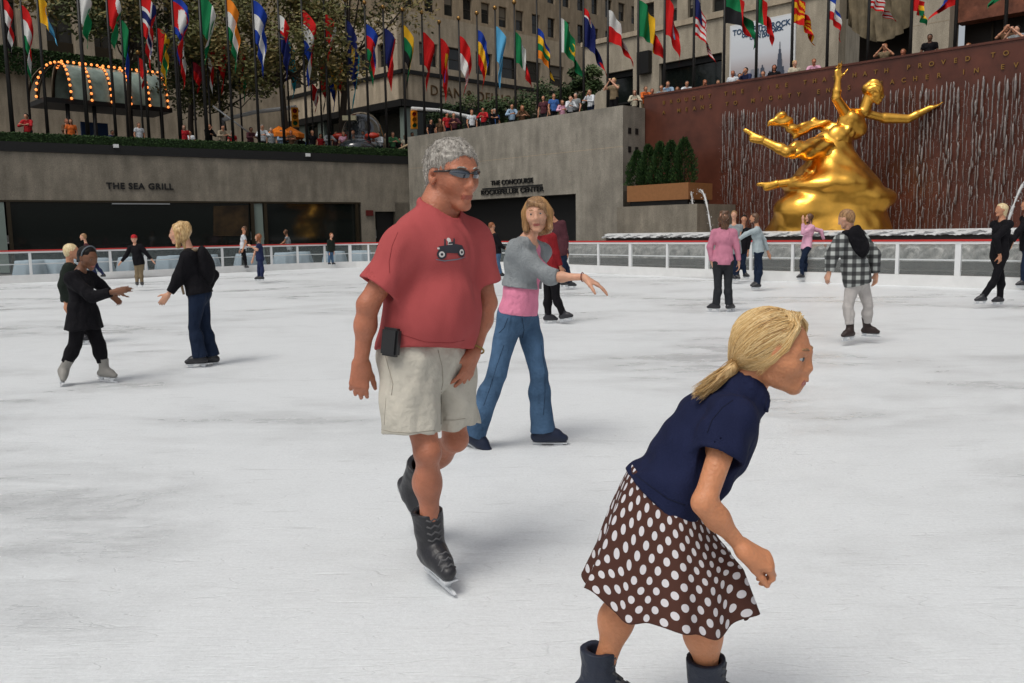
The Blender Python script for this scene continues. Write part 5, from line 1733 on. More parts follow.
        if fine:
            bb = bvh_of([bo])
            for i in range(7):
                t = i/6; 
                pts2 = []
                dd = -f if t < .62 else nrm(-up-f*.25)
                for j, xx in enumerate((-.028, -.014, 0, .014, .028)):
                    c = an+up*(ankle*.95-.012-t*.16)*k+x*xx*k+up*((-1)**j*.005) if t < .62 else B+f*(.075+.055*(t-.62)/.38)*k+x*xx*k+f*((-1)**j*.004)
                    q = drop(bb, Vector(c), Vector(dd), -.0005, .16)
                    if q: pts2.append(q)
                if len(pts2) > 2: m = MB(); m.tube(pts2, .0048*k, n=5); m.build('lace', LACE, bo)
        return bo
    def finish(s):
        settle(s.root, s.base)
def hair_cap(S, H, g=.02, low=-.10, front=.33, fz=.22, k=.02, side=.05, back=-.30):
    """short hair hugging the skull; cut away over the face"""
    w, h, R = H.w, H.h, H.R
    S.ell(w(0, -.085, .155), (np.array([.335, .42, .375])*h+g), R, k=k)
    S.ell(w(0, -.20, -.08), (np.array([.26, .26, .30])*h+g*.6), R, k=.03)
    # face opening
    S.ell(w(0, .42, -.20), np.array([.40, .42, .46])*h, R, k=.01, op='s')
    S.ell(w(0, .12, -.42), np.array([.5, .30, .30])*h, R, k=.01, op='s')
    S.half(w(0, 0, back), -R[2])
def seam(obj, bv, pix, r, m, name='seam', sub=5, off=.0008):
    """a stitched line lying on a garment: points found on its surface, then a thin tube"""
    o = Vector((0, 0, CAMZ)); loc = []
    for (a, b) in zip(pix, pix[1:]):
        for i in range(sub):
            t = i/sub; d = ray(a[0]+(b[0]-a[0])*t, a[1]+(b[1]-a[1])*t).normalized()
            hit, nr_, _, _ = bv.ray_cast(o, d, 12)
            if hit: loc.append(hit-d*off)
    if len(loc) < 3: return None
    mb = MB(); mb.tube(loc, r, n=5); return mb.build(name, m, obj)
def strands(parent, m, roots_ends, rad, name='hair_strands', seg=6, n=4):
    mb = MB()
    for pts in roots_ends:
        N = len(pts); mb.tube([Vector(p) for p in pts], [rad*(1-.75*(i/(N-1))**2) for i in range(N)], n=n, cap=False)
    return mb.build(name, m, parent)
# ------------------------------------------------------------------ the man in the red T-shirt
def project_patch(obj_list, H_origin, dirv, pts2d, basis_x, basis_z, off=.003):
    pass
def bvh_of(objs):
    vs = []; fs = []
    for o in objs:
        b = len(vs); vs += [tuple(v.co) for v in o.data.vertices]; fs += [tuple(b+i for i in p.vertices) for p in o.data.polygons]
    return BVHTree.FromPolygons(vs, fs)
def drop(bv, p, d, off=.002, reach=.5):
    """slide a point along d until it meets the surface, then lift it off by off"""
    hit, nr, i, dist = bv.ray_cast(Vector(p)-Vector(d)*reach, Vector(d), reach*2)
    if hit is None: return None
    return hit-Vector(d)*off
def patch(bv, poly, c, ax, ay, d, off=.0025, fill=.006):
    """a flat printed shape laid on a curved surface: triangulated, finely cut, dropped along d"""
    bm = bmesh.new()
    vs = [bm.verts.new((x, y, 0)) for x, y in poly]; bm.faces.new(vs)
    bmesh.ops.triangulate(bm, faces=bm.faces[:])
    for _ in range(6):
        es = [e for e in bm.edges if e.calc_length() > fill]
        if not es: break
        bmesh.ops.subdivide_edges(bm, edges=es, cuts=1)
        bmesh.ops.triangulate(bm, faces=bm.faces[:])
    out = []; ok = {}
    for i, v in enumerate(bm.verts):
        p = Vector(c)+Vector(ax)*v.co.x+Vector(ay)*v.co.y
        q = drop(bv, p, d, off); out.append(q if q is not None else p); ok[v] = i
    fs = [tuple(ok[v] for v in f.verts) for f in bm.faces]
    bm.free(); return out, fs
def circ(cx, cy, r, n=20, r2=None): return [(cx+r*math.cos(2*math.pi*i/n), cy+(r2 or r)*math.sin(2*math.pi*i/n)) for i in range(n)]

def man():
    Y = 3.36
    J = dict(head=(453, 176, .03), neck=(438, 205, .03), pel=(424, 352, 0),
             shR=(400, 252, -.13), elR=(368, 305, -.04+.0), wrR=(361, 362, .0),
             shL=(474, 243, .13), elL=(487, 303, .02), wrL=(474, 352, -.10),
             hipR=(410, 365, -.08), hipL=(447, 362, .07),
             knR=(427, 452, -.07), anR=(431, 547, .03), knL=(455, 438, .02), anL=(413, 487, .36),
             footR=(-60, -3), footL=(-52, -38))
    p = Person('person', 'grey haired man in sunglasses, red T-shirt and pale shorts gliding nearest the middle', 1.80, -38, Y, J,
               wf=1.10, h=.0052, head_az=-50, head_pitch=-5, hh=.262)
    r = p.root; k = p.k; H = p.head
    hands = {'R': dict(d=P(357, 400, Y-.13)-P(361, 362, Y-.13), n=(-.1, .9, -.1), t=(.9, .35, 0), L=.182, curl=(.35, .55, .4), thumb=(.8, .55, .35), spread=.20),
             'L': dict(d=P(463, 385, Y-.06)-P(474, 352, Y-.0), n=(-.75, .35, -.2), t=(-.62, -.70, .0), L=.185, curl=(.22, .38, .3), thumb=(.72, .62, .1), spread=.24)}
    p.body(SKIN_RED, hands=hands, fine=True, lip=LIPM, armw=.95, legw=.88, extra=lambda S: (S.ball(H.w(0, .10, -.40), .09*H.h, k=.03), S.cone(H.w(0, -.18, -.1), p.J['neck'], .055, .062, k=.02)))
    face_parts(p.root, H, eyes=False, brow=H_GREY)
    # T-shirt: long vertical drape folds
    rs = np.random.RandomState(4)
    shR, shL, pel, nk = p.J['shR'], p.J['shL'], p.J['pel'], p.J['neck']
    def folds(X):
        q = X-pel; x = q@p.sr; z = q@p.up; f = q@p.tf
        a = .0050*np.sin(x*30+z*9+1.6*np.sin(z*7)) + .0028*np.sin(x*55-z*14+f*18) + .0018*np.sin(z*40+x*26)
        a += .0050*np.sin((x*.7+z)*34+1.0+2*np.sin(x*11))*np.exp(-((z-.03)/.10)**2)
        # creases running down from the shoulders and armpits
        for sg in (-1, 1):
            u = np.sqrt((x*sg-.17)**2+.0009); a += .0034*np.sin(u*60+z*30*1.0)*np.exp(-((u)/.10)**2)*np.clip((z-.15)*4, 0, 1)
        return a*np.clip(1.3-(z-.0)/.8, .35, 1)*.85
    def shape(S):
        # belly overhang and loose back
        pass
    def pre(S): pass
    S = SDF(); p.cav = []; T = np.linalg.norm(nk-pel); R = np.array([p.sr, p.tf, p.up]); at = lambda t, f=0., x=0.: pel+p.up*T*t+p.tf*f+p.sr*x
    p.torso(S, .022, belly=0)
    S.ell(at(.30, .055), [.172, .150, .30*T], R, k=.07)
    S.ell(at(.18, .035), [.172, .142, .24*T], R, k=.06)
    S.cone(at(.30), at(-.12), .176, .186, k=.05, flat=(p.tf, .82))
    S.ell(at(.66, .02), [.175, .125, .22*T], R, k=.06)
    for q in 'RL':
        sh, el = p.J['sh'+q], p.J['el'+q]; d = nrm(el-sh); e = sh+(el-sh)*.66
        S.cone(sh-d*.01, e, .066, .083, k=.055, capb=True, flat=(np.cross(d, p.tf), .95))
    rp = []
    for t in np.linspace(0, 2*math.pi, 20, endpoint=False):
        c_, s_ = math.cos(t), math.sin(t); rp.append(nk+p.sr*c_*.086+p.tf*(s_*.073+.012)+p.up*(-.020-.036*s_))
    S.disp(folds)
    S.ring(rp, .010, k=.012)
    for q in 'RL':
        sh, el = p.J['sh'+q], p.J['el'+q]; d = nrm(el-sh); e = sh+(el-sh)*.66
        S.cone(e-d*.02, e+d*.1, .068, k=.003, op='s')
    S.half(at(.015), nrm(-p.up+p.tf*.18+p.sr*.04)); S.cone(at(-.02), at(.06), .165, .165, k=.003, op='s', flat=(p.tf, .80)) if False else None
    S.cone(nk-p.up*.012+p.tf*.014, nk+p.up*.25+p.tf*.05, .076, .11, k=.003, op='s'); S.ball(nk+p.tf*.055-p.up*.004, .056, k=.004, op='s')
    TSH = cloth('red_cotton', (.40, .078, .078), var=.08, vs=5, bump=.10, bs=160)
    for nd in TSH.node_tree.nodes:
        if nd.type == 'TEX_NOISE' and abs(nd.inputs['Scale'].default_value-13) < .1: nd.inputs['Scale'].default_value = 8
    shirt = S.build('t_shirt', TSH, r, h=.0055)
    # collar rib
    m = MB(); pts = []
    bv = bvh_of([shirt])
    # shorts
    S = SDF(); 
    def sfold(X):
        q = X-pel; x = q@p.sr; z = q@p.up; f = q@p.tf
        return .0035*np.sin(x*40+z*16)+.003*np.sin(z*42-x*30+f*20)+.003*np.sin(x*75+z*9)
    S.ell(at(.02, -.01), [.178, .142, .2*T+.02], R, k=.03); S.cone(at(-.02), at(.18), .172, .160, k=.03, flat=(p.tf, .8))
    S.ell(at(-.05, -.05), [.15, .11, .14*T], R, k=.04)
    hm = {'R': A3(P(411, 433, Y-.12)), 'L': A3(P(451, 424, Y+.07))}
    for q in 'RL':
        hp = p.J['hip'+q]; e = hm[q]; S.cone(hp, e, .112, .114, k=.03, capb=True)
    S.disp(sfold)
    for q in 'RL':
        hp = p.J['hip'+q]; e = hm[q]; d = nrm(e-hp); S.cone(e-d*.05, e+d*.1, .094, k=.004, op='s')
    S.half(at(.12), p.up)
    SH = cloth('beige_shorts_cotton', (.52, .49, .42), var=.08, vs=6, bump=.5, bs=30)
    sho = S.build('shorts', SH, r, h=.0055)
    for q in 'RL': p.skate(q, fine=True, ankle=.15)
    # hair: short grey crop
    S = SDF(); w, h = H.w, H.h
    S.ell(w(0, -.075, .160), np.array([.345, .425, .385])*h+.004, H.R, k=.01)
    S.ell(w(0, -.22, -.06), np.array([.27, .25, .27])*h, H.R, k=.03)
    S.ell(w(0, .45, -.14), np.array([.50, .40, .44])*h, H.R, k=.012, op='s')
    S.ell(w(0, .16, -.38), np.array([.5, .30, .32])*h, H.R, k=.012, op='s')
    for s_ in (-1, 1): S.ball(w(.36*s_, .0, -.05), .17*h, k=.008, op='s')
    S.half(w(0, 0, -.30), -H.R[2]); nz = wrinkle(.0030, 120, 3, (1, 1, 1)); S.noise = lambda X: nz(X)
    hair = S.build('hair', H_GREY, r, h=.0045)
    hb = bvh_of([hair]); rs = random.Random(5); st_ = []
    c = Vector(w(0, -.05, .05))
    for i in range(2600):
        d = Vector((rs.gauss(0, 1), rs.gauss(0, 1), rs.gauss(.3, 1))).normalized()
        hit, nr_, _, _ = hb.ray_cast(c+d*.4, -d, .5)
        if hit is None: continue
        q = (np.array(hit)-H.c)@H.R.T/h
        if q[1] > .30 and q[2] < .20 or q[2] < -.22 or (abs(q[0]) > .22 and q[2] < .12 and q[1] > -.14): continue
        nr_ = nr_ if nr_.dot(d) > 0 else -nr_
        flow = Vector(H.R[1]*.8+H.R[0]*(.5*np.sign(q[0]) if q[2] > .1 else 0)-H.R[2]*(.15+.9*(q[2] < .25)+.5*(q[1] > .2)))
        flow = (flow-nr_*flow.dot(nr_)).normalized()*rs.uniform(.7, 1.2)+Vector((rs.gauss(0, .12), rs.gauss(0, .12), rs.gauss(0, .12)))
        L = rs.uniform(.010, .022)
        st_.append([hit-nr_*.002, hit+nr_*.0018+flow*L*.5, hit+nr_*.0012+flow*L])
    strands(hair, mat('hair_grey_strand', (.36, .335, .30), rough=.45, var=.6, vs=200), st_, .0011)
    # wraparound sunglasses
    fm = MB(); lens = []
    g = empty('sunglasses'); g.parent = r
    LENS = mat('lens_blue', (.008, .018, .035), rough=.06, spec=.9, coat=1.)
    FR = mat('frame_dark', (.02, .018, .016), rough=.3, spec=.6)
    def gl(s_, a, b):   # a 0..1 from nose out, b -1..1 vertical
        x = .035+.235*a; y = .455-.16*a**2.0-.02*abs(b); z = .030+b*.062*(math.sin(math.pi*min(1, .16+a*.78))**.55)*(1 if b < 0 else .85)+.03*a
        return w(x*s_, y, z)
    for s_ in (-1, 1):
        vs = []; fs = []; na, nb_ = 12, 6
        for i in range(na+1):
            for j in range(nb_+1): vs.append(gl(s_, i/na, -1+2*j/nb_))
        for i in range(na):
            for j in range(nb_): q = i*(nb_+1)+j; fs.append((q, q+1, q+nb_+2, q+nb_+1))
        m = MB(); m.add(vs, fs, 0, True); m.build('lens', LENS, g)
        m = MB(); m.tube([gl(s_, i/na, 1)+H.R[1]*.001 for i in range(na+1)], .0026, n=6)
        m.tube([gl(s_, 1, .6), w(.305*s_, .20, .065), w(.345*s_, .06, .06), w(.352*s_, -.06, .045)], [.0045, .004, .0035, .003], n=6); m.build('temple', FR, g)
    m = MB(); m.tube([gl(-1, 0, .5), w(0, .475, .055), gl(1, 0, .5)], .003, n=6); m.build('bridge', FR, g)
    ST = mat('shorts_stitch', (.30, .27, .22), rough=.9); bs_ = bvh_of([sho])
    seam(sho, bs_, [(379, 429), (392, 432), (410, 433), (428, 431), (437, 430)], .0011, ST)
    seam(sho, bs_, [(443, 420), (455, 420), (468, 418)], .0011, ST)
    seam(sho, bs_, [(384, 350), (388, 366), (393, 384), (391, 398)], .0013, ST, 'pocket_seam')
    seam(sho, bs_, [(386, 398), (385, 412), (384, 428)], .0010, ST)
    seam(sho, bs_, [(438, 350), (442, 366), (443, 382), (441, 392)], .0014, ST, 'fly_seam')
    seam(sho, bs_, [(441, 392), (441, 410), (441, 428)], .0020, mat('shorts_crease_shade', (.16, .145, .12), rough=.9))  # dark line where the legs part, crease shade put into its colour
    RS = mat('shirt_stitch', (.22, .03, .032), rough=.9); bt_ = bvh_of([shirt])
    seam(shirt, bt_, [(380, 324), (400, 334), (425, 342), (450, 343), (468, 340)], .0009, RS)
    seam(shirt, bt_, [(360, 279), (372, 287), (384, 294)], .0009, RS)
    seam(shirt, bt_, [(398, 232), (392, 246), (389, 262), (390, 276)], .0009, RS, 'armhole_seam')
    # phone pouch on the belt
    bvs = bvh_of([sho, shirt])
    pc = A3(P(391, 341, Y-.18)); d = nrm(pc-pel); d = nrm(d-p.up*np.dot(d, p.up)); x = np.cross(d, p.up)
    hit = drop(bvs, Vector(pel)+Vector(p.up)*.03+Vector(d)*.3, -Vector(d), .014, .3)
    pc = P(391, 342, Y-.19)
    m = MB(); b = bmesh.new(); bmesh.ops.create_cube(b, size=1.0)
    for v in b.verts: v.co = Vector((v.co.x*.075, v.co.y*.034, v.co.z*.105))
    bmesh.ops.bevel(b, geom=b.edges[:], offset=.008, segments=2, affect='EDGES')
    Mx = Matrix((x, d, p.up)).transposed().to_4x4(); Mx.translation = pc
    b.transform(Mx); me = bpy.data.meshes.new('phone_pouch'); b.to_mesh(me); b.free(); me.materials.append(mat('pouch_leather', (.012, .012, .013), rough=.35, spec=.6)); po = bpy.data.objects.new('phone_pouch', me); link(po, r)
    # bracelet
    wr, el = p.J['wrL'], p.J['elL']; d = nrm(el-wr); c = wr+d*.012; a = nrm(np.cross(d, [0, 1, 0])); b_ = np.cross(d, a)
    m = MB(); pts = [c+(a*math.cos(t)+b_*math.sin(t))*.0365 for t in np.linspace(0, 2*math.pi, 25)]; m.tube(pts, .0042, n=6, cap=False); m.build('bracelet', mat('bracelet_brass', (.30, .20, .06), rough=.35, metal=.7), r)
    # printed off-road buggy on the chest
    ct = A3(P(452, 253, Y-.2)); d = Vector(nrm(P(452, 253, Y-.2)-Vector((0, 0, CAMZ))))
    dn = Vector(p.tf)*-1; ax = Vector(p.sr)*-1; ax = (ax-dn*ax.dot(dn)).normalized(); ay = Vector(p.up)
    # place on the shirt under that pixel
    hit, nr_, _, _ = bv.ray_cast(Vector((0, 0, CAMZ)), d, 10)
    if hit:
        PK = mat('print_charcoal', (.035, .035, .045), rough=.8); PW = mat('print_white', (.62, .60, .58), rough=.8); PB = mat('print_grey', (.22, .2, .22), rough=.8)
        dn = -Vector(p.tf)*.75 - Vector(nr_)*.5; dn.normalize()
        ax = Vector((0, 0, 1)).cross(dn).normalized()*-1; ay = ax.cross(dn).normalized()
        if ay.z < 0: ay = -ay
        if ax.x < 0: ax = -ax
        k_ = .0105
        def put(poly, mt, off, mb):
            v, f = patch(bv, [(x*k_, y*k_) for x, y in poly], hit, ax, ay, dn, off, .004); mb.add(v, f, mt)
        mb = MB()
        put([(-5, 0.2), (-4.8, 2.4), (-1.5, 2.8), (1.5, 3.2), (4.6, 2.6), (5.2, .8), (4, -.2)], 0, .0020, mb)
        put([(-2.8, 2.6), (-2.2, 5.0), (-1.7, 5.0), (-2.1, 2.6)], 0, .0021, mb)
        put([(.6, 3.0), (1.4, 5.2), (1.9, 5.0), (1.3, 3.0)], 0, .0021, mb)
        put(circ(-.6, 4.6, .75, 12), 1, .0023, mb); put([(-1.4, 2.9), (-1, 4.0), (.2, 4.0), (.5, 3.0)], 1, .0022, mb)
        put([(-1.2, 3.1), (1, 3.3), (.8, 3.9), (-.8, 3.8)], 0, .0027, mb)
        for cx, cy in ((-4.0, -.4), (3.9, .2)):
            put(circ(cx, cy, 1.75), 0, .0027, mb); put(circ(cx, cy, 1.05), 1, .0032, mb); put(circ(cx, cy, .5, 12), 0, .0037, mb)
        put([(-6, -2.0), (-3, -2.5), (2, -2.1), (6, -1.4), (6, -1.6), (2, -2.5), (-3, -2.9), (-6, -2.3)], 2, .0020, mb)
        put([(-5.4, 1.4), (-4.6, 1.4), (-4.6, 2.0), (-5.4, 2.0)], 1, .0027, mb)
        mb.build('buggy_print', [PK, PW, PB], shirt)
    p.finish()
    return p
import os, time
_t = time.time()
man_p = man()
print('man', time.time()-_t)
# ------------------------------------------------------------------ the girl in the dotted skirt
def girl():
    Y = 2.13
    J = dict(head=(775, 353, -.02), neck=(745, 391, 0), pel=(661, 502, 0),
             shR=(731, 422, -.115), elR=(704, 503, -.07), wrR=(740, 545, -.06),
             shL=(736, 400, .13), elL=(722, 470, .05), wrL=(700, 520, -.02),
             hipR=(672, 522, -.065), hipL=(645, 517, .08),
             knR=(706, 604, .0), anR=(706, 694, 0.02), knL=(630, 588, .02), anL=(597, 684, .03),
             footR=(-12, 0), footL=(-8, -4))
    p = Person('person', 'blond girl in navy polo shirt and brown dotted skirt leaning forward, nearest the camera', 1.42, 2, Y, J,
               wf=.92, h=.0042, head_az=-33, head_pitch=-7, hh=.205, fem=.0, child=1.)
    r = p.root; H = p.head; k = p.k; w, h = H.w, H.h
    hands = {'R': dict(d=P(766, 560, Y-.19)-P(742, 546, Y-.19), n=(-.45, .45, -.8), t=(.35, -.75, .1), L=.158, curl=(.62, .95, .7), thumb=(1., .30, .35), spread=.06, tcurl=.2),
             'L': dict(d=(-.3, 0, -1), n=(-1, 0, 0), t=(0, -1, 0), L=.14, curl=(.6, .6, .5))}
    p.body(skin_mat('skin_girl', (.58, .245, .12)), hands=hands, fine=True, armw=.79, legw=.90)
    face_parts(r, H, eyes=True, brow=H_DBLOND, gaze=(-.1, -.05), big=1.3)
    # polo shirt
    pel, nk = p.J['pel'], p.J['neck']; T = np.linalg.norm(nk-pel); at = lambda t, f=0., x=0.: pel+p.up*T*t+p.tf*f+p.sr*x
    S = SDF(); p.cav = []
    p.torso(S, .006, bust=0)
    S.ell(at(.55, .0), [.124, .098, .32*T], np.array([p.sr, p.tf, p.up]), k=.05)
    S.cone(at(.25), at(-.08), .125, .135, k=.05, flat=(p.tf, .82))
    S.ball(nk-p.up*.004, .056, k=.035)
    def folds(X):
        q = X-pel; x = q@p.sr; z = q@p.up; f = q@p.tf
        return .0030*np.sin(z*46-x*26+f*18+np.sin(x*30))*np.clip(1.3-z*2.2, .35, 1)+.0028*np.sin(f*55+z*22+x*30)+.0015*np.sin(z*95+f*50)
    for q in 'RL':
        sh, el = p.J['sh'+q], p.J['el'+q]; d = nrm(el-sh); e = sh+(el-sh)*.42
        S.cone(sh-d*.005, e, .050, .056, k=.04, capb=True)
    S.disp(folds)
    for q in 'RL':
        sh, el = p.J['sh'+q], p.J['el'+q]; d = nrm(el-sh); e = sh+(el-sh)*.42
        a = nrm(np.cross(d, p.tf)); b = np.cross(d, a)
        S.ring([e-d*.006+(a*math.cos(t)+b*math.sin(t))*.0545 for t in np.linspace(0, 6.2832, 18, endpoint=False)], .0045, k=.003)
        S.cone(e-d*.02, e+d*.1, .048, k=.003, op='s')
    S.half(at(.0), nrm(-p.up-p.tf*.10)); 
    S.cone(nk+p.up*.024+p.tf*.01, nk+p.up*.2+p.tf*.06, .040, .06, k=.004, op='s')
    # open placket
    S.cone(nk+p.tf*.06+p.up*.02, at(.80, .085), .020, .006, k=.004, op='s')
    NAVYC = cloth('navy_pique', (.011, .015, .046), var=.12, vs=8, bump=.25, bs=260)
    sh_o = S.build('polo_shirt', NAVYC, r, h=.0045)
    # folded collar
    C = SDF(); 
    pts = []
    for t in np.linspace(-.32*math.pi, 1.32*math.pi, 15):
        c_, s_ = math.cos(t+math.pi), math.sin(t+math.pi)
        pts.append(nk+p.sr*c_*.050+p.tf*(s_*.047+.012)*1.0+p.up*(.024-.012*s_))
    for a, b in zip(pts, pts[1:]):
        C.cone(a, b, .0065, k=.004)
        a2 = a+nrm(a-nk)*.014-p.up*.026; b2 = b+nrm(b-nk)*.014-p.up*.026; C.cone(a2, b2, .0045, k=.012); C.cone((a+a2)/2, (b+b2)/2, .0055, k=.010)
    C.build('collar', NAVYC, r, h=.0035)
    bvs = bvh_of([sh_o]); 
    seam(sh_o, bvs, [(733, 400), (722, 408), (712, 420), (706, 436)], .0009, mat('navy_stitch', (.005, .007, .02), rough=.9), 'armhole_seam')
    seam(sh_o, bvs, [(632, 472), (650, 486), (668, 499), (690, 507)], .0009, MATS['navy_stitch'])
    for tt in (.80, .88):
        c = drop(bvs, Vector(at(tt, .3, .012)), -Vector(p.tf), .001, .35)
        if c:
            m = MB(); m.ball(c, .0055, n=5); m.build('button', WHITE, sh_o)
    # skirt: flared, deeply folded, laid out as one cloth
    SK = polka()
    hem_top = at(.10)
    NA, NR = 220, 70
    Rm_z = np.array([0, 0, 1.])
    me_v = []; uv = []
    c0 = at(.10, .002); c1 = A3(P(668, 595, Y))
    axis = nrm(c0-c1)
    L = .318
    for j in range(NR+1):
        t = j/NR
        cc = c0*(1-t)+c1*t
        up_ = nrm(p.up*(1-min(1, t*1.6))+np.array([.0, 0, 1])*min(1, t*1.6))
        xx = nrm(np.array([1, 0, 0])-up_*up_[0]); yy = np.cross(up_, xx)
        for i in range(NA):
            a = 2*math.pi*i/NA
            fold = .09*math.sin(6*a-1.3+.6*math.sin(2*a))+.045*math.sin(11*a+2.1+math.sin(a))+.012*math.sin(19*a)
            rx = .116+.090*t**.85; ry = .125+.085*t**.85
            rr = 1+fold*t**1.1
            x = math.cos(a)*rx*rr; y = math.sin(a)*ry*rr
            z = .022*math.sin(6*a-.9+.6*math.sin(2*a))*t + (.022*t*max(0, -math.cos(a)) - .045*t*max(0, math.cos(a))**2) - .012*t*math.sin(3*a)
            # cloth blown a little forward between the legs
            me_v.append(cc+xx*x+yy*y+up_*z*1.0)
            uv.append((a/(2*math.pi)*1.42, t*L))
    me = bpy.data.meshes.new('skirt'); fs = []; fuv = []
    for j in range(NR):
        for i in range(NA):
            i2 = (i+1) % NA
            fs.append((j*NA+i, j*NA+i2, (j+1)*NA+i2, (j+1)*NA+i))
            ua, ub = i/NA*1.42, (i+1)/NA*1.42; va, vb = j/NR*L, (j+1)/NR*L
            fuv += [(ua, va), (ub, va), (ub, vb), (ua, vb)]
    me.from_pydata([tuple(v) for v in me_v], [], fs); ul = me.uv_layers.new(name='UVMap')
    for i, u_ in enumerate(fuv): ul.data[i].uv = u_
    me.polygons.foreach_set('use_smooth', [True]*len(me.polygons)); me.materials.append(SK)
    so = bpy.data.objects.new('skirt', me); link(so, r)
    sm = so.modifiers.new('thickness', 'SOLIDIFY'); sm.thickness = .003; sm.offset = 0
    # waistband
    # hair: swept back blond, pony tail over the shoulder blades
    S = SDF()
    S.ell(w(0, -.085, .150), np.array([.342, .415, .375])*h, H.R, k=.01)
    S.ell(w(0, -.26, .0), np.array([.29, .29, .33])*h, H.R, k=.03)
    S.ell(w(0, .44, -.12), np.array([.46, .36, .47])*h, H.R, k=.02, op='s')
    S.ell(w(0, .14, -.44), np.array([.5, .30, .34])*h, H.R, k=.02, op='s')
    pass
    S.disp(wrinkle(.0035, 60, 3))
    S.half(w(0, 0, -.30), -H.R[2])
    hair = S.build('hair', H_BLOND, r, h=.004)
    tie = A3(P(741, 359, Y-.0)); 
    tail = [tie, A3(P(730, 369, Y-.02)), A3(P(716, 380, Y-.04)), A3(P(701, 391, Y-.06))]
    tl = [Vector(q) for q in tail]
    rs = random.Random(6); hb = bvh_of([hair]); st_ = []
    tieV = Vector(tie); c = Vector(w(0, -.05, .08))
    # long strands from the hairline back to the tie
    for i in range(4600):
        az = rs.uniform(-2.5, 2.5); el = rs.uniform(-.35, 1.5)
        d = Vector(H.R[1]*math.cos(az)*math.cos(el)+H.R[0]*math.sin(az)*math.cos(el)+H.R[2]*math.sin(el))
        d = Vector(H.R[1]*(d.dot(Vector(H.R[1])))+H.R[0]*(d.dot(Vector(H.R[0])))+H.R[2]*(d.dot(Vector(H.R[2]))))
        tgt = tieV+Vector((rs.gauss(0, .006), rs.gauss(0, .006), rs.gauss(0, .006)))
        dt = (tgt-c).normalized(); pts = []; bad = False; n = 9
        ang = d.angle(dt)
        s0 = rs.uniform(0, .25); s1 = rs.uniform(.72, 1.0)
        lift = rs.uniform(.0004, .0055)
        for j in range(n):
            t = s0+(s1-s0)*j/(n-1)
            v = d.slerp(dt, t) if ang > .02 else d
            sag = Vector(H.R[2])*(-.18*math.sin(math.pi*t)*(1 if el < .9 else .4)) 
            v = (v+sag).normalized()
            hit, nr_, _, _ = hb.ray_cast(c+v*.4, -v, .45)
            if hit is None: bad = True; break
            q = (np.array(hit)-H.c)@H.R.T/h
            if (c-hit).length > .16: bad = True; break
            pts.append(hit+v*lift)
        if bad or len(pts) < 3: continue
        st_.append(pts)
    HS = hair_mat('hair_blond_strand', (.42, .23, .075), (.86, .62, .30)); HS2 = mat('hair_honey_strand', (.30, .155, .05), rough=.4, spec=.5)
    HS3 = mat('hair_light_strand', (.80, .60, .31), rough=.35, spec=.5); HS4 = mat('hair_gold_strand', (.60, .38, .15), rough=.38, spec=.5)
    rs.shuffle(st_); q4 = len(st_)//4
    strands(hair, HS4, st_[:2*q4], .0008); strands(hair, HS2, st_[2*q4:int(2.6*q4)], .0007); strands(hair, HS3, st_[int(2.6*q4):], .0008); HS = HS4
    # fringe falling past the temple
    fr = []
    for i in range(620):
        sd = rs.choice((1, 1, 1, -1))
        a = rs.uniform(0, 1)
        p0 = w(.03*sd+rs.gauss(0, .04), .12+rs.gauss(0, .05), .51+rs.gauss(0, .01)); p1 = w(.17*sd+rs.gauss(0, .02), .29-.12*a, .36+rs.gauss(0, .02))
        p2 = w((.285+rs.gauss(0, .01))*sd, .24-.18*a, .16+rs.gauss(0, .03)); p3 = w((.33+rs.gauss(0, .01))*sd, .10-.24*a, -.02-.06*rs.random()*(1-a)); p4 = w((.345+rs.gauss(0, .015))*sd, -.04-.30*a+rs.gauss(0, .02), -.16+rs.gauss(0, .04)+.12*a)
        fr.append([p0, (p0+p1)/2+H.R[2]*.004, p1, (p1+p2)/2+H.R[0]*.006*sd, p2, p3, p4])
    strands(hair, HS4, fr[::2], .0011, name='fringe'); strands(hair, HS3, fr[1::2], .0010, name='fringe')
    # pony tail
    S = SDF()
    for a, b, ra, rb in zip(tail, tail[1:], (.010, .013, .012), (.013, .012, .004)): S.cone(a, b, ra, rb, k=.01)
    S.disp(wrinkle(.0028, 70, 4)); pt_ = S.build('pony_tail', H_BLOND, r, h=.0035)
    ts = []
    for i in range(900):
        o = [Vector((rs.gauss(0, 1), rs.gauss(0, 1), rs.gauss(0, 1))).normalized()*rs.uniform(.4, 1.1) for _ in range(2)]
        rr = (.010, .017, .020, .018); e = rs.uniform(.75, 1.12); q = []
        for j in range(7):
            t = j/6*3*e; a = min(int(t), 2); f_ = t-a; c_ = tl[a].lerp(tl[a+1], f_); rad = rr[a]*(1-f_)+rr[min(a+1, 3)]*f_
            q.append(c_+o[0].lerp(o[1], j/6)*rad+Vector((0, 0, .006*math.sin(j*.9+o[0].x*6))))
        ts.append(q)
    strands(pt_, HS, ts[::2], .0009); strands(pt_, HS3, ts[1::4], .0009); strands(pt_, HS2, ts[3::4], .0009)
    m = MB(); a = Vector(nrm(tail[1]-tail[0])); m.tube([tieV-a*.006, tieV+a*.001, tieV+a*.010], [.0135, .016, .0145], n=12); m.build('hair_tie', mat('hair_tie_brown', (.03, .012, .008), rough=.9, bump=.8, bs=80), pt_)
    for q in 'RL': p.skate(q, fine=True, ankle=.125, boot=mat('boot_navy', (.016, .022, .040), rough=.5, spec=.4, bump=.4, bs=40))
    p.finish(); return p
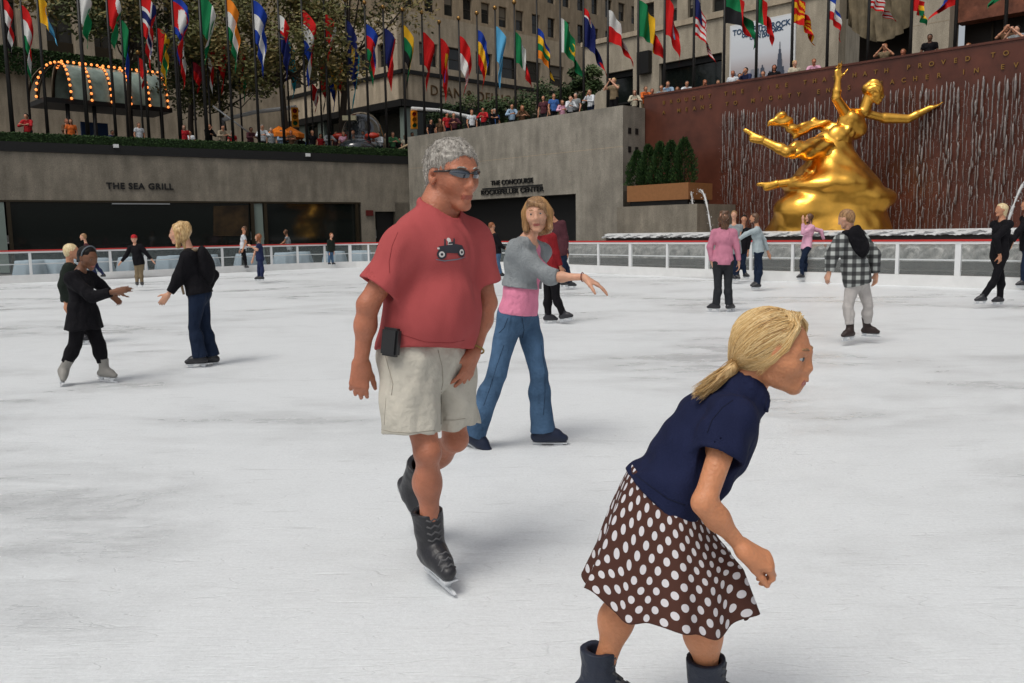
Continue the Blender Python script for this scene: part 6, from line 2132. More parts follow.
def polka():
    m = bpy.data.materials.new('brown_dotted_cotton'); m.use_nodes = True; nt = m.node_tree; b = nt.nodes['Principled BSDF']; L = nt.links
    b.inputs['Roughness'].default_value = .85; b.inputs['Specular IOR Level'].default_value = .15
    tc = nt.nodes.new('ShaderNodeTexCoord'); sx = nt.nodes.new('ShaderNodeSeparateXYZ'); L.new(tc.outputs['UV'], sx.inputs[0])
    def M(op, a, b_=None):
        n = nt.nodes.new('ShaderNodeMath'); n.operation = op
        for i, q in enumerate((a, b_)):
            if q is None: continue
            if isinstance(q, (int, float)): n.inputs[i].default_value = q
            else: L.new(q, n.inputs[i])
        return n.outputs[0]
    pitch = 1.42/28.0
    masks = []
    for off in (0, .5):
        u = M('ADD', M('DIVIDE', sx.outputs[0], pitch), off); v = M('ADD', M('DIVIDE', sx.outputs[1], pitch*1.0), off)
        du = M('SUBTRACT', M('FRACT', u), .5); dv = M('SUBTRACT', M('FRACT', v), .5)
        d = M('SQRT', M('ADD', M('MULTIPLY', du, du), M('MULTIPLY', dv, dv)))
        masks.append(M('LESS_THAN', d, .205))
    k = M('MAXIMUM', masks[0], masks[1])
    mx = nt.nodes.new('ShaderNodeMix'); mx.data_type = 'RGBA'; mx.inputs['A'].default_value = (.075, .032, .024, 1); mx.inputs['B'].default_value = (.62, .60, .62, 1)
    L.new(k, mx.inputs['Factor']); L.new(mx.outputs['Result'], b.inputs['Base Color'])
    return m
_t = time.time(); girl_p = girl(); print('girl', time.time()-_t)
# ------------------------------------------------------------------ the other skaters
JEAN = cloth('denim_blue', (.060, .115, .20), var=.30, vs=5, bump=.4, bs=60)
JEAN_D = cloth('denim_dark', (.010, .018, .040), var=.2, vs=5)
BLK = cloth('black_cloth', (.0065, .006, .008), var=.15)
DKGREY = cloth('dark_grey_cloth', (.024, .026, .030), var=.15)
PINK = cloth('pink_cotton', (.72, .24, .36), var=.08)
PINKL = cloth('light_pink_cotton', (.70, .38, .50), var=.08)
PINKM = cloth('dusty_pink_cotton', (.52, .20, .28), var=.10)
GREYC = cloth('grey_knit', (.25, .27, .28), var=.10, bump=.5, bs=90)
GREYL = cloth('light_grey_knit', (.36, .42, .44), var=.08)
KHAKI = cloth('khaki_cloth', (.20, .15, .09), var=.1)
STONE = cloth('stone_trousers', (.46, .43, .41), var=.1)
NAVY2 = cloth('navy_cloth', (.018, .025, .07), var=.12)
WHT = cloth('white_cotton', (.62, .65, .68), var=.05)
REDC = cloth('red_cloth', (.42, .02, .025), var=.1)
GREEN_D = cloth('dark_green_cloth', (.014, .019, .015), var=.15)
PLUM = cloth('plum_cloth', (.075, .025, .032), var=.1)
TAN = cloth('tan_fleece', (.28, .21, .14), var=.2, vs=30)
def woman():
    Y = 5.5
    J = dict(head=(537, 215, -.03), neck=(527, 241, 0), pel=(518, 314, 0),
             shR=(515, 251, -.11), elR=(550, 277, -.07), wrR=(584, 277, -.16),
             shL=(541, 252, .13), elL=(530, 282, .06), wrL=(514, 300, .06),
             hipR=(509, 322, -.06), hipL=(527, 321, .07),
             knR=(497, 374, -.02), anR=(474, 433, .08), knL=(539, 374, -.03), anL=(543, 431, -.0),
             footR=(-30, -26), footL=(-6, 0))
    p = Person('person', 'woman in short grey cardigan, pink top and flared jeans, one arm reaching out', 1.68, -32, Y, J,
               wf=.94, h=.0065, head_az=-97, head_pitch=2, hh=.222, fem=1, head_roll=4)
    r = p.root; H = p.head; w, h = H.w, H.h; k = p.k
    hands = {'R': dict(d=P(604, 288, Y-.30)-P(584, 277, Y-.29), n=(-.3, .1, -.9), t=(.2, -.9, -.2), L=.185, curl=(.12, .22, .2), thumb=(.75, .6, .3), spread=.16)}
    p.body(SKIN_PALE, hands=hands, fine=True, armw=.86, legw=.88)
    face_parts(r, H, gaze=(.1, 0), brow=H_DBLOND)
    pel, nk = p.J['pel'], p.J['neck']; T = np.linalg.norm(nk-pel); at = lambda t, f=0., x=0.: pel+p.up*T*t+p.tf*f+p.sr*x
    p.top('tank_top', PINK, frac=.02, g=.003, hem=.0, hole=False, wr=wrinkle(.004, 34, 8))
    def opening(S):
        S.cone(at(1.15, .13, -.05), at(.10, .20, -.05), .10, .125, k=.01, op='s', flat=(p.sr, .5))
    p.top('cardigan', GREYC, frac={'R': 1.22, 'L': 1.2}, g=.017, g1=.012, hem=.37, hole=False, wr=wrinkle(.0045, 34, 2), op=opening)
    p.legs('jeans', JEAN, g=.001, gk=.006, flare=.032, waist=.12, wr=wrinkle(.0035, 34, 6))
    jo = [o for o in p.root.children if o.name.startswith('jeans')][0]; bj = bvh_of([jo]); SJ = mat('denim_stitch', (.012, .022, .045), rough=.9)
    seam(jo, bj, [(522, 318), (524, 330), (522, 340)], .0022, SJ, 'fly_seam'); seam(jo, bj, [(508, 318), (504, 328), (498, 334)], .0018, SJ, 'pocket_seam')
    seam(jo, bj, [(504, 345), (497, 365), (490, 388), (482, 410)], .0014, SJ); seam(jo, bj, [(541, 345), (545, 370), (545, 395), (543, 420)], .0014, SJ)
    for q in 'RL': p.skate(q, boot=mat('boot_dark_blue', (.012, .018, .04), rough=.45), fine=False, ankle=.05)
    # bob of light brown hair with a side fringe
    S = SDF()
    S.ell(w(0, -.08, .16), np.array([.36, .44, .385])*h, H.R, k=.01)
    for s_ in (-1, 1):
        S.cone(w(.29*s_, .0, .08), w(.335*s_, .10, -.40), .12*h, .085*h, k=.03)
        S.cone(w(.24*s_, -.20, .05), w(.26*s_, -.16, -.42), .17*h, .12*h, k=.05)
    S.cone(w(0, -.28, .0), w(0, -.26, -.40), .22*h, .16*h, k=.05)
    S.ell(w(.06, .46, -.12), np.array([.25, .34, .44])*h, H.R, k=.015, op='s')
    S.cone(w(.17, .34, .36), w(-.20, .34, .22), .05*h, .045*h, k=.03)
    S.cone(w(-.20, .34, .22), w(-.31, .20, -.05), .045*h, .035*h, k=.02)
    S.disp(wrinkle(.003, 70, 4, (1, 1, .3)))
    hair = S.build('hair', H_DBLOND, r, h=.005)
    hb = bvh_of([hair]); rs = random.Random(8); st_ = []
    for i in range(900):
        a = rs.uniform(0, 6.28); 
        pts = []
        for z in np.linspace(.42, -.42, 7):
            c = Vector(w(0, -.06, min(z, .25))); d = Vector(H.R[0]*math.cos(a)+H.R[1]*math.sin(a)+H.R[2]*max(0, z-.2)*5).normalized()
            hit, _, _, _ = hb.ray_cast(c+d*.35, -d, .3)
            if hit is None: continue
            pts.append(hit+d*.0012)
        q = [(np.array(v)-H.c)@H.R.T/h for v in pts]
        pts = [v for v, u in zip(pts, q) if not (u[1] > .2 and abs(u[0]-.04) < .22 and u[2] < .24)]
        if len(pts) > 3 and all((a_-b_).length < .06 for a_, b_ in zip(pts, pts[1:])): st_.append(pts)
    strands(hair, mat('hair_caramel_strand', (.42, .23, .09), rough=.4, spec=.5), st_[::2], .0012)
    wr, el = p.J['wrR'], p.J['elR']; d = nrm(el-wr); c = wr+d*.01; a = nrm(np.cross(d, [0, 0, 1])); b_ = np.cross(d, a)
    m = MB(); m.tube([c+(a*math.cos(t)+b_*math.sin(t))*.027 for t in np.linspace(0, 6.2832, 21)], .003, n=5, cap=False); m.build('bracelet', mat('bracelet_red', (.16, .02, .02), rough=.5), r)
    p.finish()
woman()

def hair_style(p, style, m, hs=1.0):
    H = p.head; w, h, R = H.w, H.h, H.R; S = SDF(); 
    S.ell(w(0, -.085, .155), np.array([.355, .435, .39])*h*hs, R, k=.01)
    if style in ('long', 'curly'):
        S.cone(w(0, -.20, .05), w(0, -.24, -.95 if style == 'curly' else -.80), .30*h, .22*h, k=.05, flat=(R[1], .65))
        for s_ in (-1, 1): S.cone(w(.24*s_, -.02, .05), w(.28*s_, .12, -.60), .13*h, .10*h, k=.04)
        S.disp(wrinkle((.016 if style == 'curly' else .005)*p.k, 46, 3))
    elif style == 'bob':
        S.cone(w(0, -.18, .05), w(0, -.20, -.38), .30*h, .25*h, k=.05)
    elif style == 'pony':
        S.ell(w(0, -.24, -.02), np.array([.27, .27, .30])*h, R, k=.03)
        S.cone(w(0, -.50, .12), w(0, -.62, -.30), .08*h, .06*h, k=.04)
    elif style == 'bun':
        S.ell(w(0, -.24, -.02), np.array([.27, .27, .30])*h, R, k=.03); S.ball(w(0, -.38, .42), .15*h, k=.02)
    else:
        S.ell(w(0, -.22, -.06), np.array([.28, .26, .30])*h, R, k=.03)
    S.ell(w(0, .46, -.16), np.array([.34, .36, .50])*h, R, k=.02, op='s')
    if style in ('short',): S.half(w(0, 0, -.33), -R[2])
    S.disp(wrinkle(.0025*p.k, 60, 5))
    return S.build('hair', m, p.root, h=(p.h or .01)*.85)

def G_depth(px, py):
    return G(px, py).y

# girl in black with pale headband and grey boots
def skater_a():
    Y = G_depth(84, 384)
    p = Person('person', 'dark haired girl in black jumper and tights with pale headband and grey boots reaching forward', 1.50, -8, Y,
        dict(head=(88, 258), neck=(80, 272), pel=(83, 315), elR=(92, 297, -.05), wrR=(117, 291, -.08), elL=(100, 285, .05), wrL=(112, 296, .05),
             knR=(75, 345), anR=(64, 369, 0), knL=(99, 345), anL=(104, 370), footR=(-60, -25), footL=(-14, -4)), h=.011, head_pitch=-14, hh=.215, wf=.90, head_az=-25)
    p.body(SKIN_DARK, fine=True); face_parts(p.root, p.head, brow=BROW, lip=LIP)
    p.top('jumper', BLK, frac={'R': 1.75, 'L': 1.8}, g=.020, g1=.018, hem=-.02, hole=False)
    p.legs('tights', BLK, g=.010, gk=.014, kind='crop', hemk=.72)
    S = SDF(); at = lambda t: p.J['pel']+p.up*np.linalg.norm(p.J['neck']-p.J['pel'])*t
    S.cone(at(.12), at(-.32), .155, .205, k=.02, flat=(p.tf, .8), capb=True); S.disp(wrinkle(.008, 26, 3)); S.build('skirt', BLK, p.root, h=.011)
    for q in 'RL': p.skate(q, boot=BOOTG, ankle=.13)
    hair_style(p, 'pony', H_BLACK)
    H = p.head; m = MB(); m.tube([H.w(.36*math.cos(t), .02+.05*math.sin(t), .18+.37*math.sin(t)) for t in np.linspace(-.2, math.pi+.2, 16)], .007, n=6); m.build('headband', mat('headband_cloth', (.13, .15, .17), rough=.7), p.root)
    p.finish()
skater_a()
# blond woman with hooded jacket
def skater_b():
    Y = G_depth(204, 366)
    p = Person('person', 'long haired blond woman in black jacket and dark jeans leaning forward at left', 1.64, 188, Y,
        dict(head=(180, 233), neck=(190, 252), pel=(199, 294), elR=(212, 275), wrR=(205, 296), elL=(178, 279, -.02), wrL=(168, 295, -.05),
             knR=(205, 327), anR=(212, 356), knL=(194, 327), anL=(200, 357), footR=(200, 0), footL=(195, 0)), h=.010, head_az=192, hh=.235, fem=1, wf=.97)
    # facing left: her left side is nearest the camera
    p.body(SKIN_PALE, fine=True); face_parts(p.root, p.head, brow=H_DBLOND)
    p.top('shirt', DKGREY, frac=.3, g=.012, hem=-.10, hole=False)
    T = np.linalg.norm(p.J['neck']-p.J['pel']); at = lambda t, f=0., x=0.: p.J['pel']+p.up*T*t+p.tf*f+p.sr*x
    def opening(S): S.cone(at(1.15, .15), at(-.3, .18), .10, .12, k=.01, op='s', flat=(p.sr, .9))
    p.top('jacket', BLK, frac=1.85, g=.034, g1=.022, hem=.0, hole=False, op=opening, wr=wrinkle(.006, 22, 5))
    S = SDF(); S.ell(at(.72, -.13), [.14, .075, .17], np.array([p.sr, p.tf, p.up]), k=.03); S.ell(at(.50, -.13), [.13, .08, .16], np.array([p.sr, p.tf, p.up]), k=.05); S.disp(wrinkle(.008, 24, 7)); S.build('hood', BLK, p.root, h=.011)
    for sg in (-1, 1):
        m = MB(); m.tube([at(1.02, -.09, .06*sg), at(1.0, .03, .10*sg), at(.75, .115, .115*sg), at(.4, .13, .125*sg), at(.05, .125, .13*sg)], [.022, .022, .018, .015, .012], n=8); m.build('jacket_trim', TAN, p.root)
    p.legs('jeans', JEAN_D, g=.010, flare=.03)
    for q in 'RL': p.skate(q, ankle=.05)
    hair_style(p, 'long', H_BLOND); 
    p.finish()
skater_b()
# fair haired boy just behind the girl in black
def simple(label, H, face, gxy, J, skin, topm, legm, hairm, style='short', frac=1.85, g=.02, legkind='pants', h=.012, fem=0, wf=1., hem=-.12, ha=None, hp=0, hole=False, g1=.016, flare=.0, boot=BOOT, top='top', legs='trousers', child=0., dy=0, hh=None, armw=1., legw=1., after=None, group='skaters on the ice', fine=False, ankle=.06, hemk=1.):
    Y = G_depth(*gxy)+dy
    p = Person('person', label, H, face, Y, J, group=group, h=h, head_az=ha, head_pitch=hp, fem=fem, wf=wf, child=child, hh=hh)
    p.body(skin, fine=fine, armw=armw, legw=legw)
    p.top(top, topm, frac=frac, g=g, g1=g1, hem=hem, hole=hole)
    p.legs(legs, legm, kind=legkind, g=.012, flare=flare, hemk=hemk)
    for q in 'RL': p.skate(q, boot=boot, ankle=ankle)
    if style: hair_style(p, style, hairm)
    if after: after(p)
    p.finish(); return p
simple('fair haired boy in dark green jacket half hidden by the girl in black', 1.42, 20, (84, 344), dict(head=(72, 252), neck=(70, 265), pel=(72, 298), elR=(64, 285), wrR=(66, 302), elL=(78, 284), wrL=(82, 296), knR=(76, 318), anR=(80, 336), knL=(82, 318), anL=(87, 337), footR=(0, 0), footL=(0, 0)), SKIN, GREEN_D, BLK, H_PALE, g=.04, g1=.03, h=.013)
simple('small child with light brown hair and maroon top far behind the girl in the headband', 1.25, 200, (96, 284), dict(head=(83, 237), neck=(86, 244), pel=(93, 259), elR=(90, 252), wrR=(84, 257), elL=(92, 253), wrL=(86, 259), knR=(98, 268), anR=(104, 275), knL=(94, 270), anL=(97, 280), footR=(180, 0), footL=(180, 0)), SKIN_PALE, PLUM, NAVY2, H_DBLOND, h=.016)
def cap(p):
    H = p.head; S = SDF(); S.ell(H.w(0, -.06, .20), np.array([.38, .45, .38])*H.h, H.R, k=.01); S.half(H.w(0, 0, .14), -H.R[2]); S.cone(H.w(-.12, .40, .16), H.w(.12, .40, .16), .14*H.h, .14*H.h, flat=(H.R[2], .2), k=.02); S.build('cap', REDC, p.root, h=.012)
    S = SDF(); T = np.linalg.norm(p.J['neck']-p.J['pel']); S.cone(p.J['pel']+p.up*T*.02, p.J['pel']-p.up*T*.10, .165*p.k, .168*p.k, flat=(p.tf, .78), capa=True, capb=True); S.build('red_hem', REDC, p.root, h=.012)
simple('child in a red cap, black top and khaki trousers holding arms out', 1.32, -80, (139, 291), dict(head=(134, 239), neck=(135, 245), pel=(139, 263), elR=(126, 256), wrR=(121, 262), elL=(146, 253), wrL=(152, 260), knR=(137, 273), anR=(137, 283), knL=(141, 273), anL=(142, 283), footR=(-60, 0), footL=(-60, 0)), SKIN_PALE, BLK, KHAKI, H_BROWN, g=.025, h=.014, after=cap, child=1)
simple('slim skater in a white shirt and dark trousers by the left barrier', 1.66, -170, (243, 272), dict(head=(244, 229), neck=(243.5, 235), pel=(243, 249), elR=(241, 243), wrR=(240, 250), elL=(246, 242), wrL=(243, 249), knR=(243, 257), anR=(243, 265.5), knL=(245, 257), anL=(246, 266), footR=(200, 0), footL=(-30, 0)), SKIN, WHT, BLK, H_BROWN, frac=.6, h=.018)
simple('girl with auburn hair in navy T-shirt and navy trousers beside the white shirted skater', 1.50, -175, (259, 283), dict(head=(258, 237.5), neck=(259, 244), pel=(260, 259), elR=(255, 252), wrR=(253, 259), elL=(257, 250), wrL=(252, 247), knR=(259, 268), anR=(259, 277), knL=(262, 268), anL=(262, 277), footR=(190, 0), footL=(190, 0)), SKIN_PALE, NAVY2, NAVY2, H_RED, style='long', frac=.5, h=.015, fem=.6)
simple('woman in a grey sleeveless top and dark trousers holding the left barrier', 1.58, 175, (290, 267), dict(head=(285.5, 232), neck=(287, 237), pel=(290, 250), elR=(285, 245), wrR=(281, 245), elL=(284, 242), wrL=(281, 244), knR=(291, 257.5), anR=(292, 263), knL=(289, 257), anL=(290, 264), footR=(180, 0), footL=(0, 0)), SKIN, GREYC, BLK, H_BROWN, style='long', frac=.1, h=.018, fem=.7)
simple('small child in a dark green top and blue trousers at the far barrier', 1.35, -40, (331, 268.5), dict(head=(331.5, 235.5), neck=(331, 240), pel=(330.5, 251), elR=(328, 246), wrR=(329, 252), elL=(334, 246), wrL=(334, 252), knR=(329.5, 257), anR=(329, 263), knL=(332, 257), anL=(333, 263), footR=(-40, 0), footL=(-20, 0)), SKIN_PALE, GREEN_D, JEAN, H_RED, h=.018, child=1)
simple('orange haired person in dark jacket and jeans leaning on the far barrier', 1.62, 20, (499, 280), dict(head=(492, 226), neck=(494, 234), pel=(497, 252), elR=(500, 245), wrR=(506, 249), elL=(490, 246), wrL=(494, 252), knR=(498, 263), anR=(501, 274), knL=(495, 263), anL=(497, 274), footR=(10, 0), footL=(10, 0)), SKIN, BLK, JEAN, H_RED, g=.03, h=.017)
simple('skater in a red jacket and black tights lifting one skate behind the woman in grey', 1.60, 30, (553, 326), dict(head=(541, 222), neck=(546, 234), pel=(551, 272), elR=(556, 253), wrR=(561, 268), elL=(545, 252), wrL=(548, 268), knR=(556, 297), anR=(563, 314), knL=(548, 297), anL=(548, 316), footR=(-20, 10), footL=(0, 0)), SKIN, cloth('deep_red_cloth', (.22, .014, .018)), BLK, H_BROWN, style='bob', h=.012, dy=.3, fem=.5)
simple('skater in a plum top and dark jeans half hidden by the woman in grey', 1.70, 60, (562, 290), dict(head=(551, 213), neck=(556, 222), pel=(562, 252), elR=(566, 238), wrR=(567, 250), elL=(550, 238), wrL=(553, 250), knR=(563, 268), anR=(563, 282), knL=(567, 268), anL=(570, 283), footR=(30, 0), footL=(-10, 0)), SKIN, PLUM, JEAN_D, H_BROWN, h=.014)
simple('woman with long curly brown hair, pink top and grey trousers, seen from behind', 1.64, 80, (723, 312), dict(head=(724, 218), neck=(724, 229), pel=(723, 261), elL=(710, 247), wrL=(712, 263), elR=(737, 247), wrR=(739, 263), knL=(718, 286), anL=(716, 304.5), knR=(728, 286), anR=(729, 304.5), footL=(150, 0), footR=(40, 0)), SKIN_PALE, PINKM, DKGREY, H_BROWN, style='curly', h=.012, fem=1, flare=.014)
simple('person in dark clothes between the pink woman and the grey jumper woman', 1.60, 250, (742, 282), dict(head=(744, 219), neck=(743, 228), pel=(741, 251), elL=(749, 240), wrL=(748, 251), elR=(737, 239), wrR=(738, 250), knL=(743, 264), anL=(745, 274), knR=(739, 264), anR=(737, 274), footL=(-60, 0), footR=(-80, 0)), SKIN, BLK, JEAN_D, H_BLACK, h=.014)
simple('woman in a light grey jumper and blue jeans, dark hair, looking left', 1.60, 165, (755, 291), dict(head=(754, 218), neck=(757, 227), pel=(758, 252), elR=(764, 240), wrR=(768, 252), elL=(746, 234), wrL=(738, 240), knR=(757, 268), anR=(756, 283), knL=(760, 268), anL=(758, 284), footR=(200, 0), footL=(190, 0)), SKIN, GREYL, JEAN_D, H_BROWN, style='bob', h=.013, fem=.8)
simple('woman in pale pink jumper and jeans leaning back on the barrier by the statue', 1.62, 185, (805, 282), dict(head=(809, 218), neck=(810, 225), pel=(806, 247), elR=(821, 231), wrR=(824, 241), elL=(803, 233), wrL=(803, 222), knR=(805, 260), anR=(805, 275), knL=(802, 261), anL=(802, 275), footR=(190, 0), footL=(190, 0)), SKIN_PALE, PINKL, JEAN_D, H_BROWN, style='long', h=.013, fem=.8)
# boy in checked jacket
def plaid():
    m = bpy.data.materials.new('checked_flannel'); m.use_nodes = True; nt = m.node_tree; b = nt.nodes['Principled BSDF']; L = nt.links
    b.inputs['Roughness'].default_value = .85
    tc = nt.nodes.new('ShaderNodeTexCoord'); mp = nt.nodes.new('ShaderNodeMapping'); mp.inputs['Rotation'].default_value = (0, 0, .35); L.new(tc.outputs['Object'], mp.inputs[0])
    sx = nt.nodes.new('ShaderNodeSeparateXYZ'); L.new(mp.outputs[0], sx.inputs[0])
    def st_(src):
        a = nt.nodes.new('ShaderNodeMath'); a.operation = 'MULTIPLY'; L.new(src, a.inputs[0]); a.inputs[1].default_value = 1/.095
        f = nt.nodes.new('ShaderNodeMath'); f.operation = 'FRACT'; L.new(a.outputs[0], f.inputs[0])
        c = nt.nodes.new('ShaderNodeMath'); c.operation = 'SUBTRACT'; L.new(f.outputs[0], c.inputs[0]); c.inputs[1].default_value = .5
        d = nt.nodes.new('ShaderNodeMath'); d.operation = 'ABSOLUTE'; L.new(c.outputs[0], d.inputs[0])
        r = nt.nodes.new('ShaderNodeMapRange'); L.new(d.outputs[0], r.inputs[0]); r.inputs[1].default_value = .20; r.inputs[2].default_value = .30; r.inputs[3].default_value = 1; r.inputs[4].default_value = .18
        return r.outputs[0]
    mu = nt.nodes.new('ShaderNodeMath'); mu.operation = 'MULTIPLY'; L.new(st_(sx.outputs[0]), mu.inputs[0]); L.new(st_(sx.outputs[2]), mu.inputs[1])
    mx = nt.nodes.new('ShaderNodeMix'); mx.data_type = 'RGBA'; mx.inputs['A'].default_value = (.012, .012, .014, 1); mx.inputs['B'].default_value = (.42, .44, .42, 1)
    L.new(mu.outputs[0], mx.inputs['Factor']); L.new(mx.outputs['Result'], b.inputs['Base Color']); return m
def hood_p(p):
    T = np.linalg.norm(p.J['neck']-p.J['pel']); at = lambda t, f=0., x=0.: p.J['pel']+p.up*T*t+p.tf*f+p.sr*x
    S = SDF(); S.ell(at(.88, -.115), [.135, .065, .16], np.array([p.sr, p.tf, p.up]), k=.03); S.cone(at(1.0, -.02, -.09), at(1.0, -.02, .09), .06, k=.05); S.ell(at(.70, -.135), [.09, .055, .13], np.array([p.sr, p.tf, p.up]), k=.05)
    S.disp(wrinkle(.016, 16, 4)); S.disp(wrinkle(.005, 60, 9)); S.build('hood', BLK, p.root, h=.009)
simple('boy in black and white checked jacket and pale trousers seen from behind', 1.50, 118, (853, 345), dict(head=(846, 219), neck=(849, 234), pel=(857, 280), elL=(832, 256), wrL=(829, 273, -.02), elR=(874, 255), wrR=(876, 275), knL=(848, 307), anL=(850, 331), knR=(868, 306), anR=(867, 328, .1), footL=(-150, 0), footR=(-40, 0)), SKIN_PALE, plaid(), STONE, H_DBLOND, style='short', frac=1.9, g=.042, g1=.026, h=.009, wf=1.0, hem=-.10, ha=140, hp=-18, after=hood_p, boot=mat('boot_dark_brown', (.03, .018, .016), rough=.5), child=.5, ankle=.17, legkind='crop', hemk=.72)
simple('child with pale blond hair in black top and tights gliding with crossed feet at right', 1.52, 195, (988, 308), dict(head=(1001, 210), neck=(1002, 221), pel=(999, 255), elR=(1010, 240), wrR=(1004, 258), elL=(996, 238), wrL=(1000, 256), knR=(1001, 278), anR=(1000, 298), knL=(995, 279), anL=(983, 297), footR=(184, 0), footL=(182, 0)), SKIN, BLK, BLK, H_PALE, style='bob', h=.011, g=.022, ha=185)
simple('person in a black jacket and jeans cut by the right edge of the view', 1.66, 170, (1030, 290), dict(head=(1026, 205), neck=(1027, 216), pel=(1027, 247), elR=(1036, 232), wrR=(1030, 246), elL=(1018, 232), wrL=(1012, 243), knR=(1030, 266), anR=(1031, 282), knL=(1024, 266), anL=(1023, 282), footR=(180, 0), footL=(180, 0)), SKIN, BLK, JEAN_D, H_BROWN, style='bob', h=.014, g=.03)
simple('brown haired woman in a grey T-shirt mostly hidden by the long haired pink woman', 1.60, 250, (734, 284), dict(head=(734, 215), neck=(734, 225), pel=(735, 251), elL=(739, 238), wrL=(739, 249), elR=(729, 238), wrR=(730, 250), knL=(736, 264), anL=(736, 276), knR=(733, 264), anR=(733, 276), footL=(-60, 0), footR=(-80, 0)), SKIN_PALE, GREYC, JEAN_D, H_DBLOND, style='bob', frac=.4, h=.016)
# ------------------------------------------------------------------ gilded statue: a plain allegorical figure resting on a rock
def statue():
    Y = UP(828, 232, 29.3).y
    p = Person('statue', 'large gilded statue of a figure with outstretched arms on a golden rock', 1.72*3.2, -75, Y,
        dict(head=(874, 93, -.1), neck=(864, 112, 0), pel=(826, 152, -.25),
             shR=(845, 112, -.25), elR=(836, 98, -.3), wrR=(838, 79, -.3), shL=(884, 118, .1), elL=(908, 119, -.1), wrL=(930, 108, -.2),
             hipR=(818, 148, -.5), knR=(787, 152, -.9), anR=(762, 140, -.6), hipL=(826, 160, -.1), knL=(803, 181, -.7), anL=(777, 184, -.3),
             footR=(170, 20), footL=(175, -25)), group=None, h=.045, head_az=-35, head_pitch=-12, hh=.78, wf=1.12)
    p.root.name = 'statue'; tag(p.root, cat='statue')
    R = p.r
    hands = {'R': dict(d=P(838, 66, 30)-P(838, 79, 30), n=(.2, -.9, 0), t=(.8, 0, .2), L=.62, curl=(.3, .3, .3), spread=.2, k=.03),
             'L': dict(d=P(946, 101, 30)-P(930, 108, 30), n=(.2, -.3, .9), t=(0, -.8, .4), L=.62, curl=(.2, .2, .2), spread=.16, k=.03)}
    def muscles(S):
        T = np.linalg.norm(p.J['neck']-p.J['pel']); at = lambda t, f=0., x=0.: p.J['pel']+p.up*T*t+p.tf*f+p.sr*x
        for sg in (-1, 1):
            S.ell(at(.70, .24, .22*sg), [.26, .15, .22], np.array([p.sr, p.tf, p.up]), k=.10)
            for t in (.50, .36, .22): S.ball(at(t, .27, .11*sg), .10, k=.07)
    p.body(GOLD, hands=hands, fine=True, extra=muscles, lip=GOLD, armw=1.18, legw=1.1)
    # bare feet
    for q in 'RL':
        an = p.J['an'+q]; d = nrm(an-p.J['kn'+q]); S = SDF()
        S.cone(an, an+d*.30+np.array([-.05, 0, -.08]), .15, .13, k=.05); S.cone(an+d*.05, an+d*.62+np.array([0, 0, .06]), .13, .09, k=.06, flat=(np.array([0, .3, 1.]), .7)); S.build('foot', GOLD, p.root, h=.04)
    hair = hair_style_gold(p)
    # drapery over the hips and trailing behind
    S = SDF(); J = p.J
    S.cone(J['hipR'], J['knR']*.75+J['hipR']*.25, .42, .27, k=.1); S.cone(J['hipL'], J['knL']*.7+J['hipL']*.3, .40, .27, k=.12)
    S.ball(J['pel'], .50, k=.1)
    S.half(J['pel']+p.up*.22, p.up, k=.05)
    q = lambda x, y, d: A3(P(x, y, Y+d))
    pts = [q(842, 148, .3), q(835, 128, .7), q(815, 124, .8), q(796, 132, .7), q(782, 118, .6), q(768, 126, .5)]
    for a, b, r0, r1 in zip(pts, pts[1:], (.25, .2, .18, .2, .2), (.2, .18, .2, .2, .08)): S.cone(a, b, r0, r1, k=.08, flat=((0, 1, .3), 1.0))
    def fold(X): return .035*np.sin((X[:, 0]-X[:, 2]*1.5)*9+2*np.sin(X[:, 2]*2))+.02*np.sin(X[:, 2]*17+X[:, 0]*6)
    S.disp(fold); S.build('drapery', GOLD, p.root, h=.05)
    # the rock: broad foot, narrower shoulder, ledges
    S = SDF(); b = UP(829, 233, 29.3); bx, by = b.x, b.y; z0 = 1.2
    def c(dx, dy, z): return np.array([bx+dx, by+dy, z])
    S.cone(c(0, 0, z0-.3), c(.05, 0, 2.6), 2.25, 1.55, k=.2, flat=((0, 1, 0), .8))
    S.cone(c(0, 0, 2.5), c(.0, 0, 4.1), 1.35, .62, k=.4, flat=((0, 1, 0), .8))
    S.ell(c(-.2, -.3, 2.9), [1.75, 1.3, .55], k=.4); S.ell(c(.9, -.5, 2.4), [1.2, .9, .5], k=.3); S.ell(c(-1.2, -.5, 2.1), [.9, .8, .6], k=.3)
    S.half(c(0, 0, z0+.02), (0, 0, -1), k=.01); S.disp(wrinkle(.10, 2.2, 4)); S.disp(wrinkle(.018, 9, 8)); S.half(c(0, 0, z0+.02), (0, 0, -1), k=.01)
    S.build('rock', GOLD, p.root, h=.07)
    settle(p.root, (bx, by, 1.22))
def hair_style_gold(p):
    H = p.head; w, h, R = H.w, H.h, H.R; S = SDF()
    S.ell(w(0, -.085, .155), np.array([.37, .45, .40])*h, R, k=.01)
    S.ell(w(0, .46, -.16), np.array([.36, .36, .50])*h, R, k=.05, op='s'); S.half(w(0, 0, -.28), -R[2]); S.disp(wrinkle(.035, 14, 5))
    return S.build('hair', GOLD, p.root, h=.035)
statue()
